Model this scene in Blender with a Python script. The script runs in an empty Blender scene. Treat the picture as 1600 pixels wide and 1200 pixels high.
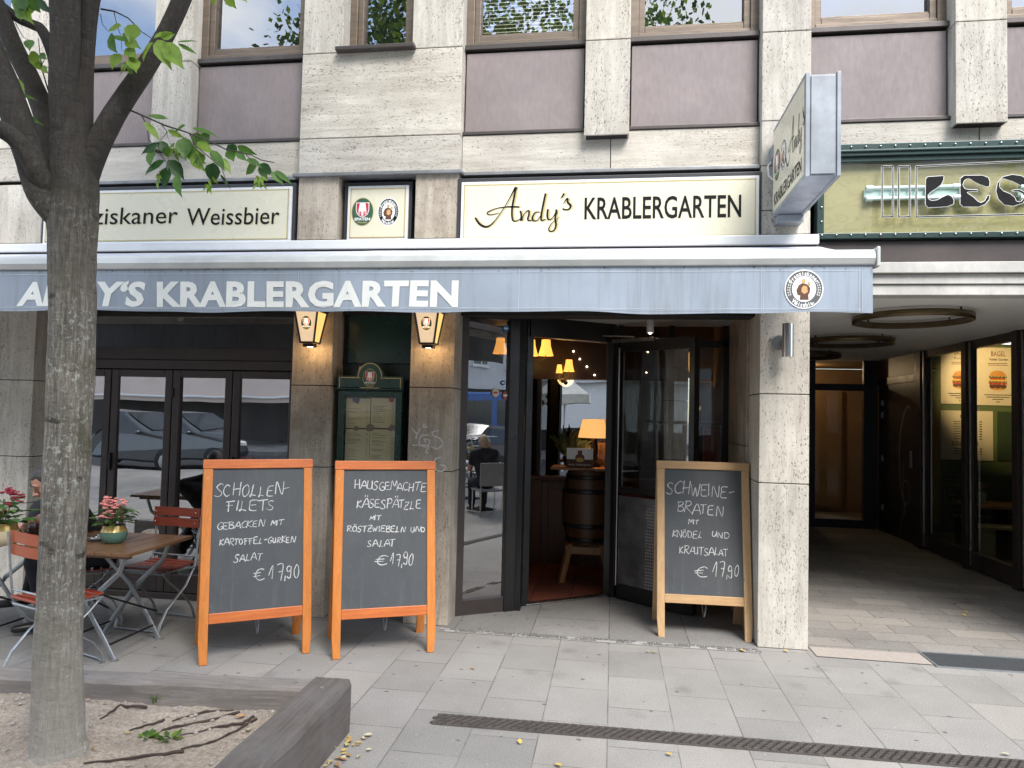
import bpy, bmesh, math, random
from mathutils import Vector, Matrix, noise
R = math.radians
C = bpy.context.scene.collection
sc = bpy.context.scene
random.seed(7)
# ------------------------------------------------------------------ camera, sky, sun, exposure
EYE = Vector((0, 0, 1.55))
def cam_axes(yaw, pitch, roll):
    cy, sy, cp, sp = math.cos(yaw), math.sin(yaw), math.cos(pitch), math.sin(pitch)
    d = Vector((sy*cp, cy*cp, sp)); r = Vector((cy, -sy, 0)); u = r.cross(d)
    c, s = math.cos(roll), math.sin(roll)
    return c*r + s*u, -s*r + c*u, d
AR, AU, AD = cam_axes(R(-8.13), R(2.46), R(1.35))
cam = bpy.data.objects.new('camera', bpy.data.cameras.new('camera'))
cam.data.sensor_width = 36; cam.data.lens = 1110/1600*36
cam.data.clip_start = .05; cam.data.clip_end = 2000
cam.matrix_world = Matrix(((AR.x, AU.x, -AD.x, EYE.x), (AR.y, AU.y, -AD.y, EYE.y), (AR.z, AU.z, -AD.z, EYE.z), (0, 0, 0, 1)))
C.objects.link(cam); sc.camera = cam
SUN_EL, SUN_AZ = R(50), R(150)          # azimuth measured from +Y towards +X: the sun stands behind the viewer, to the right
w = bpy.data.worlds.new('World'); sc.world = w; w.use_nodes = True
wn = w.node_tree; bg = wn.nodes['Background']; bg.inputs[1].default_value = .14
sky = wn.nodes.new('ShaderNodeTexSky'); sky.sky_type = 'NISHITA'; sky.sun_disc = False
sky.sun_elevation = SUN_EL; sky.sun_rotation = SUN_AZ
tc = wn.nodes.new('ShaderNodeTexCoord'); mp = wn.nodes.new('ShaderNodeMapping'); mp.inputs['Scale'].default_value = (1.3, 1.3, 2.6)
nz = wn.nodes.new('ShaderNodeTexNoise'); nz.inputs['Scale'].default_value = 2.3; nz.inputs['Detail'].default_value = 9; nz.inputs['Roughness'].default_value = .55
rp = wn.nodes.new('ShaderNodeValToRGB'); rp.color_ramp.elements[0].position = .42; rp.color_ramp.elements[1].position = .60
mx = wn.nodes.new('ShaderNodeMix'); mx.data_type = 'RGBA'; mx.inputs[7].default_value = (5.2, 5.4, 5.75, 1)
wn.links.new(tc.outputs['Generated'], mp.inputs[0]); wn.links.new(mp.outputs[0], nz.inputs['Vector'])
wn.links.new(nz.outputs[0], rp.inputs[0]); wn.links.new(rp.outputs[0], mx.inputs[0])
wn.links.new(sky.outputs[0], mx.inputs[6]); wn.links.new(mx.outputs[2], bg.inputs[0])
sl = bpy.data.objects.new('sun', bpy.data.lights.new('sun', 'SUN')); C.objects.link(sl)
sl.data.energy = 1.5; sl.data.angle = R(26); sl.data.color = (1, .965, .92)
sv = Vector((math.sin(SUN_AZ)*math.cos(SUN_EL), math.cos(SUN_AZ)*math.cos(SUN_EL), math.sin(SUN_EL)))
sl.rotation_euler = (-sv).to_track_quat('-Z', 'Y').to_euler()
sc.view_settings.view_transform = 'Standard'; sc.view_settings.look = 'None'
sc.view_settings.exposure = 1.9; sc.view_settings.gamma = 1
sc.cycles.max_bounces = 10; sc.cycles.transparent_max_bounces = 16; sc.cycles.sample_clamp_indirect = 6
try: sc.cycles.use_denoising = True
except Exception: pass
# ------------------------------------------------------------------ survey helpers: a sight line met with a real plane
def sight(px, py): return AR*((px-800)/1110) - AU*((py-600)/1110) + AD
def P(px, py, Y): d = sight(px, py); return EYE + d*(Y/d.y)
def G(px, py, z=0): d = sight(px, py); return EYE + d*((z-1.55)/d.z)
# ------------------------------------------------------------------ materials
def new_mat(name):
    m = bpy.data.materials.new(name); m.use_nodes = True
    return m, m.node_tree, m.node_tree.nodes['Principled BSDF']
def nd(nt, typ, ins=None, **kw):
    n = nt.nodes.new(typ)
    for k, v in kw.items(): setattr(n, k, v)
    for k, v in (ins or {}).items():
        if isinstance(v, bpy.types.NodeSocket): nt.links.new(v, n.inputs[k])
        else: n.inputs[k].default_value = v
    return n
def c4(c): return (c[0], c[1], c[2], 1) if len(c) == 3 else c
def coords(nt, scale=(1, 1, 1), rot=(0, 0, 0)):
    t = nd(nt, 'ShaderNodeTexCoord')
    return nd(nt, 'ShaderNodeMapping', {0: t.outputs['Object'], 'Scale': scale, 'Rotation': rot}).outputs[0]
def ramp(nt, fac, stops):
    r = nd(nt, 'ShaderNodeValToRGB', {0: fac}); e = r.color_ramp.elements
    while len(e) < len(stops): e.new(.5)
    for i, (p, c) in enumerate(stops):
        e[i].position = p; e[i].color = c4(c) if not isinstance(c, (int, float)) else (c, c, c, 1)
    return r.outputs[0]
def mixc(nt, fac, a, b, bt='MIX'):
    n = nd(nt, 'ShaderNodeMix', data_type='RGBA', blend_type=bt)
    for i, v in ((0, fac), (6, a), (7, b)):
        if isinstance(v, bpy.types.NodeSocket): nt.links.new(v, n.inputs[i])
        else: n.inputs[i].default_value = v if i == 0 else c4(v)
    return n.outputs[2]
def noise_f(nt, vec, scale, detail=5, rough=.55, dist=0):
    return nd(nt, 'ShaderNodeTexNoise', {'Vector': vec, 'Scale': scale, 'Detail': detail, 'Roughness': rough, 'Distortion': dist}).outputs[0]
def bump(nt, b, h, s=.2, d=.01):
    n = nd(nt, 'ShaderNodeBump', {'Height': h, 'Strength': s, 'Distance': d}); nt.links.new(n.outputs[0], b.inputs['Normal'])
_pm = {}
def pm(name, col, col2=None, scale=8, stretch=(1, 1, 1), rough=.6, metal=0, bmp=.15, detail=5, spec=None, dist=0, dirt=0, vary=0):
    """plain procedural material: two tones of stretched noise, roughness variation and a little relief"""
    if name in _pm: return _pm[name]
    m, nt, b = new_mat(name)
    col2 = col2 or tuple(x*.78 for x in col)
    v = coords(nt, stretch); f = noise_f(nt, v, scale, detail, .6, dist)
    cc = ramp(nt, f, [(.3, col2), (.7, col)])
    if dirt:
        g = noise_f(nt, coords(nt), 2.1, 6, .65)
        cc = mixc(nt, ramp(nt, g, [(.42, dirt), (.62, 0.0)]), cc, tuple(x*.35 for x in col2))
    nt.links.new(cc, b.inputs['Base Color'])
    if vary: cc = mixc(nt, 1.0, cc, ramp(nt, nd(nt, 'ShaderNodeObjectInfo').outputs['Random'], [(0, (1-vary,)*3), (1, (1+vary*.6,)*3)]), 'MULTIPLY')
    if vary: nt.links.new(cc, b.inputs['Base Color'])
    rr = ramp(nt, f, [(.2, min(1, rough+.12)), (.8, max(.02, rough-.1))]); nt.links.new(rr, b.inputs['Roughness'])
    b.inputs['Metallic'].default_value = metal
    if spec is not None: b.inputs['Specular IOR Level'].default_value = spec
    if bmp: bump(nt, b, noise_f(nt, v, scale*4, 4), bmp, .004)
    _pm[name] = m; return m
def travertine(name, vertical, base=(.535, .505, .45), dark=(.42, .39, .34), stain=.25):
    m, nt, b = new_mat(name)
    st = (9, 9, .9) if vertical else (.9, 9, 9)
    ps = (120, 120, 52) if vertical else (52, 120, 120)
    f = noise_f(nt, coords(nt, st), 2.2, 8, .62, .5)
    cc = ramp(nt, f, [(.28, dark), (.5, base), (.74, tuple(min(1, x*1.22) for x in base))])
    big = noise_f(nt, coords(nt, (1, 1, 1)), 1.7, 7, .7)
    cc = mixc(nt, ramp(nt, big, [(.38, stain), (.58, 0.0)]), cc, (.20, .165, .125))
    pit = noise_f(nt, coords(nt, ps), 1.0, 3, .65, .5)
    dens = noise_f(nt, coords(nt, (.6, 5, 5) if not vertical else (5, 5, .6)), 1.6, 3)
    mm = nd(nt, 'ShaderNodeMath', {0: pit, 1: nd(nt, 'ShaderNodeMath', {0: dens, 1: .22}, operation='MULTIPLY').outputs[0]}, operation='ADD').outputs[0]
    pm_ = ramp(nt, mm, [(.70, 0.0), (.77, .7)])
    cc = mixc(nt, pm_, cc, (.085, .068, .05))
    isl = nd(nt, 'ShaderNodeNewGeometry').outputs['Random Per Island']; cc = mixc(nt, 1.0, cc, ramp(nt, isl, [(0, (.86, .855, .86)), (.5, (.98, .97, .95)), (1, (1.08, 1.06, 1.02))]), 'MULTIPLY')
    nt.links.new(cc, b.inputs['Base Color']); b.inputs['Roughness'].default_value = .8
    b.inputs['Specular IOR Level'].default_value = .25
    h = nd(nt, 'ShaderNodeMath', {0: noise_f(nt, coords(nt, st), 9, 6, .7), 1: pm_}, operation='SUBTRACT').outputs[0]
    bump(nt, b, h, .5, .006); return m
def glass(name, refl=.35, tint=(.75, .78, .76), rough=0.0):
    """window pane: part clear, part mirror, more mirror at grazing angles"""
    m = bpy.data.materials.new(name); m.use_nodes = True; nt = m.node_tree; nt.nodes.clear()
    o = nd(nt, 'ShaderNodeOutputMaterial')
    fc = nd(nt, 'ShaderNodeLayerWeight', {0: .5}).outputs['Facing']
    fr = nd(nt, 'ShaderNodeMath', {0: fc, 1: 4.0}, operation='POWER').outputs[0]
    f = nd(nt, 'ShaderNodeMath', {0: fr, 1: .8, 2: refl}, operation='MULTIPLY_ADD', use_clamp=True).outputs[0]
    wv = noise_f(nt, coords(nt), 1.6, 1); bp = nd(nt, 'ShaderNodeBump', {'Height': wv, 'Strength': .035, 'Distance': .05}).outputs[0]
    gl = nd(nt, 'ShaderNodeBsdfGlossy', {'Color': (.95, .96, .97, 1), 'Roughness': rough, 'Normal': bp}).outputs[0]
    tr = nd(nt, 'ShaderNodeBsdfTransparent', {0: c4(tint)}).outputs[0]
    nt.links.new(nd(nt, 'ShaderNodeMixShader', {0: f, 1: tr, 2: gl}).outputs[0], o.inputs[0]); return m
def emit(name, col, s, base=None):
    m, nt, b = new_mat(name)
    b.inputs['Base Color'].default_value = c4(base or col); b.inputs['Emission Color'].default_value = c4(col); b.inputs['Emission Strength'].default_value = s
    f = noise_f(nt, coords(nt), 14, 3); nt.links.new(ramp(nt, f, [(.3, tuple(x*.8 for x in (base or col))), (.7, base or col)]), b.inputs['Base Color'])
    b.inputs['Roughness'].default_value = .5; return m
def wood(name, c1, c2, axis='z', scale=5, rough=.45, bmp=.2, wear=0, weathered=0, knots=False):
    m, nt, b = new_mat(name)
    s = {'x': (1, 14, 14), 'y': (14, 1, 14), 'z': (14, 14, 1)}[axis]
    v = coords(nt, s); f = noise_f(nt, v, scale*.6, 7, .6, 1.2)
    cc = ramp(nt, f, [(.3, c2), (.5, tuple((a+d)/2 for a, d in zip(c1, c2))), (.7, c1)])
    fine = noise_f(nt, v, scale*5, 4, .7); cc = mixc(nt, ramp(nt, fine, [(.5, 0.0), (.72, .35)]), cc, tuple(x*.55 for x in c2))
    if knots:
        vo = nd(nt, 'ShaderNodeTexVoronoi', {'Vector': coords(nt, (5, 5, 3.2)), 'Scale': 1.3}).outputs[0]
        cc = mixc(nt, ramp(nt, vo, [(.05, .9), (.11, 0.0)]), cc, (.09, .04, .02))
    if wear:
        e = noise_f(nt, coords(nt), 34, 5, .7); cc = mixc(nt, ramp(nt, e, [(.66, 0.0), (.72, wear)]), cc, (.55, .48, .38))
    if weathered:
        e = noise_f(nt, coords(nt), 3.3, 6, .7); cc = mixc(nt, ramp(nt, e, [(.4, 0.0), (.6, weathered)]), cc, (.16, .15, .14))
    nt.links.new(cc, b.inputs['Base Color']); b.inputs['Roughness'].default_value = rough
    bump(nt, b, fine, bmp, .004); return m
def paving(name, c1, c2, mortar, bw, rh, msize, swap=True, offs=.5, spots=True, relief=.35, warm=None):
    m, nt, b = new_mat(name)
    t = nd(nt, 'ShaderNodeTexCoord').outputs['Object']
    wob = nd(nt, 'ShaderNodeTexNoise', {'Vector': t, 'Scale': 5, 'Detail': 2})
    t2 = mixc(nt, .012, t, wob.outputs['Color'], 'ADD') if False else t
    if swap:
        sx = nd(nt, 'ShaderNodeSeparateXYZ', {0: t2}); t2 = nd(nt, 'ShaderNodeCombineXYZ', {0: sx.outputs[1], 1: sx.outputs[0], 2: sx.outputs[2]}).outputs[0]
    br = nd(nt, 'ShaderNodeTexBrick', {'Vector': t2, 'Color1': (0, 0, 0, 1), 'Color2': (1, 1, 1, 1), 'Mortar': (.5, .5, .5, 1), 'Scale': 1, 'Mortar Size': msize, 'Mortar Smooth': .3, 'Bias': 0, 'Brick Width': bw, 'Row Height': rh}, offset=offs)
    cc = ramp(nt, br.outputs[0], [(0, c2), (.5, tuple((a+d)/2 for a, d in zip(c1, c2))), (1, c1)])
    if warm: cc = mixc(nt, ramp(nt, br.outputs[0], [(.80, 0.0), (.9, .5)]), cc, warm)
    gr_ = noise_f(nt, coords(nt), 130, 4, .75); cc = mixc(nt, .75, cc, ramp(nt, gr_, [(.33, .62), (.66, 1.32)]), 'MULTIPLY')
    sp = noise_f(nt, coords(nt), 420, 2, .6); cc = mixc(nt, ramp(nt, sp, [(.68, 0.0), (.74, .45)]), cc, (.75, .73, .7))
    big = noise_f(nt, coords(nt), .9, 6, .65); cc = mixc(nt, .6, cc, ramp(nt, big, [(.3, .62), (.7, 1.14)]), 'MULTIPLY')
    if spots:
        vo = nd(nt, 'ShaderNodeTexVoronoi', {'Vector': coords(nt, (1, 1.25, 1)), 'Scale': 6.5, 'Randomness': 1}); dst = nd(nt, 'ShaderNodeMath', {0: vo.outputs[0], 1: noise_f(nt, coords(nt), 30, 3)}, operation='MULTIPLY').outputs[0]
        cc = mixc(nt, ramp(nt, dst, [(.03, .75), (.048, 0.0)]), cc, (.05, .045, .045))
        vo2 = nd(nt, 'ShaderNodeTexVoronoi', {'Vector': coords(nt), 'Scale': 2.6}); d3 = nd(nt, 'ShaderNodeMath', {0: vo2.outputs[0], 1: noise_f(nt, coords(nt), 9, 5, .7)}, operation='MULTIPLY').outputs[0]; cc = mixc(nt, ramp(nt, d3, [(.02, .35), (.10, 0.0)]), cc, (.09, .082, .075))
        wh = nd(nt, 'ShaderNodeTexVoronoi', {'Vector': coords(nt), 'Scale': 11}); cc = mixc(nt, ramp(nt, wh.outputs[0], [(.035, .5), (.05, 0.0)]), cc, (.6, .58, .55))
    mf = nd(nt, 'ShaderNodeMath', {0: br.outputs[1], 1: ramp(nt, noise_f(nt, coords(nt), 4, 4), [(.35, .25), (.6, 1)])}, operation='MULTIPLY').outputs[0]
    cc = mixc(nt, mf, cc, mortar)
    nt.links.new(cc, b.inputs['Base Color']); b.inputs['Roughness'].default_value = .82; b.inputs['Specular IOR Level'].default_value = .3
    h = nd(nt, 'ShaderNodeMath', {0: nd(nt, 'ShaderNodeMath', {0: gr_, 1: .25}, operation='MULTIPLY').outputs[0], 1: br.outputs[1]}, operation='SUBTRACT').outputs[0]
    bump(nt, b, h, relief, .006); return m
# ------------------------------------------------------------------ mesh builder
class MB:
    def __init__(s): s.v = []; s.f = []; s.mi = []; s.sm = []
    def add(s, verts, faces, mi=0, smooth=False):
        o = len(s.v); s.v += [tuple(p) for p in verts]
        for f in faces: s.f.append([i+o for i in f]); s.mi.append(mi); s.sm.append(smooth)
        return s
    def box(s, x0, x1, y0, y1, z0, z1, mi=0, M=None):
        v = [Vector(p) for p in ((x0, y0, z0), (x1, y0, z0), (x1, y1, z0), (x0, y1, z0), (x0, y0, z1), (x1, y0, z1), (x1, y1, z1), (x0, y1, z1))]
        if M is not None: v = [M @ p for p in v]
        return s.add(v, [(3, 2, 1, 0), (4, 5, 6, 7), (0, 1, 5, 4), (1, 2, 6, 5), (2, 3, 7, 6), (3, 0, 4, 7)], mi)
    def frame(s, p0, p1, n=(0, 0, 1)):
        d = (Vector(p1)-Vector(p0)).normalized(); n = Vector(n)
        if abs(d.dot(n)) > .98: n = Vector((1, 0, 0)) if abs(d.x) < .9 else Vector((0, 1, 0))
        a = n.cross(d).normalized(); return a, d.cross(a)
    def bar(s, p0, p1, wd, ht, n=(0, 0, 1), mi=0):
        a, b = s.frame(p0, p1, n); a = a*wd/2; b = b*ht/2; p0 = Vector(p0); p1 = Vector(p1)
        v = [p0-a-b, p0+a-b, p0+a+b, p0-a+b, p1-a-b, p1+a-b, p1+a+b, p1-a+b]
        return s.add(v, [(3, 2, 1, 0), (4, 5, 6, 7), (0, 1, 5, 4), (1, 2, 6, 5), (2, 3, 7, 6), (3, 0, 4, 7)], mi)
    def tube(s, pts, r, n=8, mi=0, cap=True, flat=1.0, smooth=True, rfun=None):
        pts = [Vector(p) for p in pts]; rs = r if isinstance(r, (list, tuple)) else [r]*len(pts)
        vs = []; up = None
        for i, p in enumerate(pts):
            d = (pts[min(i+1, len(pts)-1)]-pts[max(i-1, 0)]).normalized()
            if up is None:
                up = Vector((0, 0, 1)) if abs(d.z) < .9 else Vector((0, 1, 0))
            a = d.cross(up)
            if a.length < 1e-4: a = d.orthogonal()
            a.normalize(); b = a.cross(d); up = b
            for k in range(n):
                t = 2*math.pi*k/n; q = rs[i]*(rfun(i, k) if rfun else 1)
                vs.append(p + a*math.cos(t)*q + b*math.sin(t)*q*flat)
        fs = []
        for i in range(len(pts)-1):
            for k in range(n): fs.append((i*n+k, i*n+(k+1) % n, (i+1)*n+(k+1) % n, (i+1)*n+k))
        s.add(vs, fs, mi, smooth)
        if cap: s.add(vs[:n], [tuple(range(n))[::-1]], mi); s.add(vs[-n:], [tuple(range(n))], mi)
        return s
    def lathe(s, prof, c=(0, 0, 0), n=24, mi=0, smooth=True, cap=True, M=None):
        vs = []; c = Vector(c)
        for r, z in prof:
            for k in range(n):
                t = 2*math.pi*k/n; p = Vector((r*math.cos(t), r*math.sin(t), z)); p = M @ p if M else p
                vs.append(c+p)
        fs = [(i*n+k, i*n+(k+1) % n, (i+1)*n+(k+1) % n, (i+1)*n+k) for i in range(len(prof)-1) for k in range(n)]
        s.add(vs, fs, mi, smooth)
        if cap: s.add(vs[:n], [tuple(range(n))[::-1]], mi); s.add(vs[-n:], [tuple(range(n))], mi)
        return s
    def poly(s, pts, place, h0, h1, mi=0):
        """prism: outline pts (u, v) raised from h0 to h1, put in the world by place(u, v, h)"""
        n = len(pts); v = [place(u, w_, h0) for u, w_ in pts]+[place(u, w_, h1) for u, w_ in pts]
        return s.add(v, [tuple(range(n))[::-1], tuple(range(n, 2*n))]+[(i, (i+1) % n, n+(i+1) % n, n+i) for i in range(n)], mi)
    def face(s, pts, mi=0): return s.add(pts, [tuple(range(len(pts)))], mi)
    def ball(s, c, r, mi=0, sub=2, sc_=(1, 1, 1), jit=0):
        bm = bmesh.new(); bmesh.ops.create_icosphere(bm, subdivisions=sub, radius=1)
        vs = []
        for v in bm.verts:
            k = 1+(noise.noise(v.co*1.7+Vector(c)*3)*jit if jit else 0); vs.append(Vector((v.co.x*sc_[0], v.co.y*sc_[1], v.co.z*sc_[2]))*r*k+Vector(c))
        s.add(vs, [[q.index for q in f.verts] for f in bm.faces], mi, True); bm.free(); return s
    def build(s, name, mats, parent=None, bevel=0, seg=2):
        me = bpy.data.meshes.new(name); me.from_pydata(s.v, [], s.f)
        if not isinstance(mats, (list, tuple)): mats = [mats]
        for m in mats: me.materials.append(m)
        me.polygons.foreach_set('material_index', s.mi); me.polygons.foreach_set('use_smooth', s.sm)
        bm = bmesh.new(); bm.from_mesh(me); bmesh.ops.recalc_face_normals(bm, faces=bm.faces); bm.to_mesh(me); bm.free(); me.update()
        o = bpy.data.objects.new(name, me); C.objects.link(o)
        if parent is not None: o.parent = parent
        if bevel:
            b = o.modifiers.new('bevel', 'BEVEL'); b.width = bevel; b.segments = seg; b.limit_method = 'ANGLE'; b.angle_limit = R(40)
        return o
def tag(o, label=None, cat=None, group=None, kind=None):
    for k, v in (('label', label), ('category', cat), ('group', group), ('kind', kind)):
        if v: o[k] = v
    return o
def empty(name, loc=(0, 0, 0), rz=0, label=None, cat=None, group=None):
    o = bpy.data.objects.new(name, None); C.objects.link(o); o.location = loc; o.rotation_euler = (0, 0, rz); o.empty_display_size = .1
    return tag(o, label, cat, group)
def copy_tree(o, parent=None):
    c = o.copy(); C.objects.link(c); c.parent = parent
    for ch in [x for x in bpy.data.objects if x.parent == o]: copy_tree(ch, c)
    return c
# ------------------------------------------------------------------ lettering
_tx = {}
def text_mesh(s, weight=0.0, spacing=1.0):
    k = (s, weight, spacing)
    if k not in _tx:
        cu = bpy.data.curves.new('t', 'FONT'); cu.body = s; cu.size = 1; cu.offset = weight; cu.space_character = spacing; cu.resolution_u = 3
        o = bpy.data.objects.new('t', cu); C.objects.link(o); bpy.context.view_layer.update()
        me = bpy.data.meshes.new_from_object(o.evaluated_get(bpy.context.evaluated_depsgraph_get()))
        vs = [v.co.copy() for v in me.vertices]; fs = [list(p.vertices) for p in me.polygons]
        bpy.data.objects.remove(o); bpy.data.curves.remove(cu); bpy.data.meshes.remove(me)
        xs = [v.x for v in vs] or [0]; ys = [v.y for v in vs] or [0]
        _tx[k] = (vs, fs, min(xs), max(xs), min(ys), max(ys))
    return _tx[k]
def put_text(mb, s, place, u0, v0, w_, cap=None, h=.001, mi=0, weight=0.0, shear=0.0, spacing=1.0, dv=0.0):
    """string fitted to width w_ from (u0, v0); cap = height of the capitals; dv = rise of the base line across the width"""
    vs, fs, xa, xb, ya, yb = text_mesh(s, weight, spacing); kx = w_/(xb-xa); ky = cap/.73 if cap else kx
    mb.add([place(u0+(v.x-xa)*kx+v.y*ky*shear, v0+v.y*ky+dv*(v.x-xa)/(xb-xa), h) for v in vs], fs, mi)
def arc_text(mb, s, place, cu, cv, ru, rv, a0, a1, size, h, mi, inward=False, weight=.01, wide=.8):
    n = len(s)
    for i, ch in enumerate(s):
        if ch == ' ': continue
        a = R(a0+(a1-a0)*i/(n-1)); vs, fs, xa, xb, ya, yb = text_mesh(ch, weight)
        rot = a-math.pi/2 if not inward else a+math.pi/2; ca, sa = math.cos(rot), math.sin(rot)
        px, pv = cu+ru*math.cos(a), cv+rv*math.sin(a); xm = (xa+xb)/2
        mb.add([place(px+((v.x-xm)*wide*ca-(v.y-.35)*sa)*size, pv+((v.x-xm)*wide*sa+(v.y-.35)*ca)*size, h) for v in vs], fs, mi)
def ribbon(mb, pts, widths, place, h, mi=0):
    """flat brush stroke through pts with a width at every point, smoothed"""
    P2 = []; W2 = []; n = len(pts)
    for i in range(n-1):
        p0, p1, p2, p3 = (pts[max(i-1, 0)], pts[i], pts[i+1], pts[min(i+2, n-1)])
        for k in range(5):
            t = k/5; q = [.5*((2*p1[a])+(-p0[a]+p2[a])*t+(2*p0[a]-5*p1[a]+4*p2[a]-p3[a])*t*t+(-p0[a]+3*p1[a]-3*p2[a]+p3[a])*t**3) for a in (0, 1)]
            P2.append(q); W2.append(widths[i]*(1-t)+widths[i+1]*t)
    P2.append(pts[-1]); W2.append(widths[-1]); L = []; Rr = []
    for i, p in enumerate(P2):
        a = P2[max(i-1, 0)]; b = P2[min(i+1, len(P2)-1)]; dx, dy = b[0]-a[0], b[1]-a[1]; l = math.hypot(dx, dy) or 1
        nx, ny = -dy/l*W2[i]/2, dx/l*W2[i]/2; L.append((p[0]+nx, p[1]+ny)); Rr.append((p[0]-nx, p[1]-ny))
    m = len(P2); mb.add([place(u, v, h) for u, v in L+Rr], [(i, i+1, m+i+1, m+i) for i in range(m-1)], mi)
GL = {'A': [[(0, 0), (.45, 1), (.85, 0)], [(.15, .38), (.72, .36)]], 'B': [[(.1, 0), (.12, 1)], [(0, .95), (.5, 1), (.62, .78), (.15, .54)], [(.15, .54), (.6, .48), (.68, .15), (.4, 0), (.05, .04)]],
 'C': [[(.68, .88), (.42, 1), (.1, .68), (.06, .3), (.3, 0), (.66, .12)]], 'D': [[(.1, 1), (.12, 0)], [(0, .96), (.5, .9), (.72, .5), (.5, .08), (.08, 0)]],
 'E': [[(.66, 1), (.12, .94), (.08, .5), (.1, .06), (.68, 0)], [(.1, .52), (.56, .55)]], 'F': [[(-.05, .93), (.72, 1)], [(.22, .95), (.14, -.12)], [(.0, .5), (.55, .55)]],
 'G': [[(.66, .9), (.4, 1), (.08, .66), (.06, .28), (.3, 0), (.64, .12), (.66, .42), (.38, .4)]], 'H': [[(.12, 1), (.05, 0)], [(.66, 1.02), (.6, -.04)], [(.02, .46), (.68, .5)]],
 'I': [[(.14, 1), (.08, 0)]], 'K': [[(.12, 1), (.04, -.05)], [(.66, 1), (.1, .45), (.7, 0)]], 'L': [[(.34, 1), (.16, .1), (.06, 0), (.1, .16), (.6, .04)]],
 'M': [[(0, 0), (.16, 1), (.42, .4), (.72, 1), (.78, 0)]], 'N': [[(.04, 0), (.14, 1), (.62, 0), (.74, 1.02)]], 'O': [[(.4, 1), (.1, .74), (.06, .28), (.32, 0), (.64, .26), (.62, .76), (.38, 1)]],
 'P': [[(.14, 1), (.06, -.1)], [(0, .92), (.5, 1), (.64, .72), (.45, .5), (.12, .46)]], 'R': [[(.14, 1), (.06, 0)], [(0, .92), (.5, 1.02), (.62, .74), (.4, .54), (.12, .5), (.72, -.04)]],
 'S': [[(.64, .9), (.4, 1), (.14, .8), (.26, .56), (.54, .36), (.5, .08), (.24, 0), (-.04, .14)]], 'T': [[(0, .94), (.78, 1)], [(.4, .97), (.3, 0)]], 'U': [[(.1, 1), (.06, .3), (.26, 0), (.54, .2), (.62, 1)], [(.62, 1), (.62, 0)]],
 'W': [[(.04, 1), (.16, 0), (.46, .7), (.62, 0), (.9, 1.02)]], 'Z': [[(.04, .94), (.66, 1), (.08, .04), (.72, 0)], [(.14, .5), (.6, .52)]],
 '1': [[(-.1, .28), (.34, 1), (.26, 0)]], '7': [[(.04, .94), (.62, .96), (.36, -.06)], [(.16, .5), (.62, .54)]], '9': [[(.6, .88), (.32, 1), (.08, .74), (.26, .52), (.58, .66), (.62, .9), (.54, .1), (.3, 0), (.08, .16)]],
 '0': [[(.4, 1), (.1, .66), (.1, .2), (.34, 0), (.6, .3), (.6, .8), (.36, 1)]], ',': [[(.16, .12), (.1, -.26)]], '-': [[(.04, .48), (.56, .56)]],
 '€': [[(.86, .86), (.6, 1), (.26, .8), (.16, .3), (.42, 0), (.84, .1)], [(-.02, .6), (.58, .64)], [(-.04, .36), (.54, .4)]]}
def chalk(mb, s, place, u0, v0, u1, v1, cap, wd, rnd):
    adv = []; x = 0
    for ch in s:
        b = {'Ä': 'A', 'Ö': 'O'}.get(ch, ch); a = .62 if ch == ' ' else (.34 if b in 'I,' else .98 if b in 'W€' else .8)
        adv.append((ch, b, x)); x += a
    kx = (u1-u0)/(x-.12)
    for ch, b, xx in adv:
        if b == ' ': continue
        jy = rnd.uniform(-.09, .09); js = rnd.uniform(.86, 1.14); jr = rnd.uniform(-.06, .16); jx = rnd.uniform(-.05, .05)
        st = [list(q) for q in GL[b]]
        if ch in 'ÄÖ': st += [[(.3, 1.34), (.26, 1.14)], [(.54, 1.36), (.5, 1.16)]]
        for q in st:
            pp = []
            for (a, c) in q:
                uu = (xx+jx+(a+rnd.uniform(-.03, .03)+c*jr)*js); vv = (c*js+jy+rnd.uniform(-.03, .03))*cap
                pp.append((u0+uu*kx, v0+(v1-v0)*(xx*kx)/(u1-u0)+vv))
            ribbon(mb, pp, [wd*rnd.uniform(.5, 1.25) for _ in pp], place, rnd.uniform(.0008, .0016), 0)
# ------------------------------------------------------------------ shared materials
M = {}
M['stone_v'] = travertine('travertine_upright', True); M['stone_h'] = travertine('travertine_level', False)
M['stone_low'] = travertine('travertine_soiled', True, (.46, .405, .335), (.29, .245, .19), .6)
M['joint'] = pm('dark_joint', (.02, .018, .016), rough=.9)
M['bronze'] = pm('bronze_anodised_panel', (.27, .225, .22), (.24, .20, .196), 40, (1, 1, .3), .6, .1, .12, dirt=.2, vary=.16)
M['bronze_frame'] = pm('weathered_bronze_frame', (.20, .155, .115), (.115, .09, .07), 6, (.6, .6, 4), .45, .4, .15)
M['brown_metal'] = pm('dark_brown_frame', (.055, .042, .038), (.042, .032, .029), 5, rough=.38, metal=.2, bmp=.03)
M['black_metal'] = pm('black_frame', (.018, .017, .017), (.012, .011, .011), 6, rough=.32, metal=.2, bmp=.03)
M['zinc'] = pm('zinc_flashing', (.33, .335, .34), (.22, .22, .225), 7, rough=.45, metal=.5, bmp=.06, dirt=.3)
M['white_paint'] = pm('white_coated_metal', (.72, .72, .71), (.64, .64, .63), 6, rough=.4, bmp=.03)
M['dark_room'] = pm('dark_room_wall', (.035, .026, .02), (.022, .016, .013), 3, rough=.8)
M['glass_up'] = glass('upper_window_glass', .26, (.5, .52, .52)); M['glass_fold'] = glass('folding_door_glass', .46, (.42, .42, .4))
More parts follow.
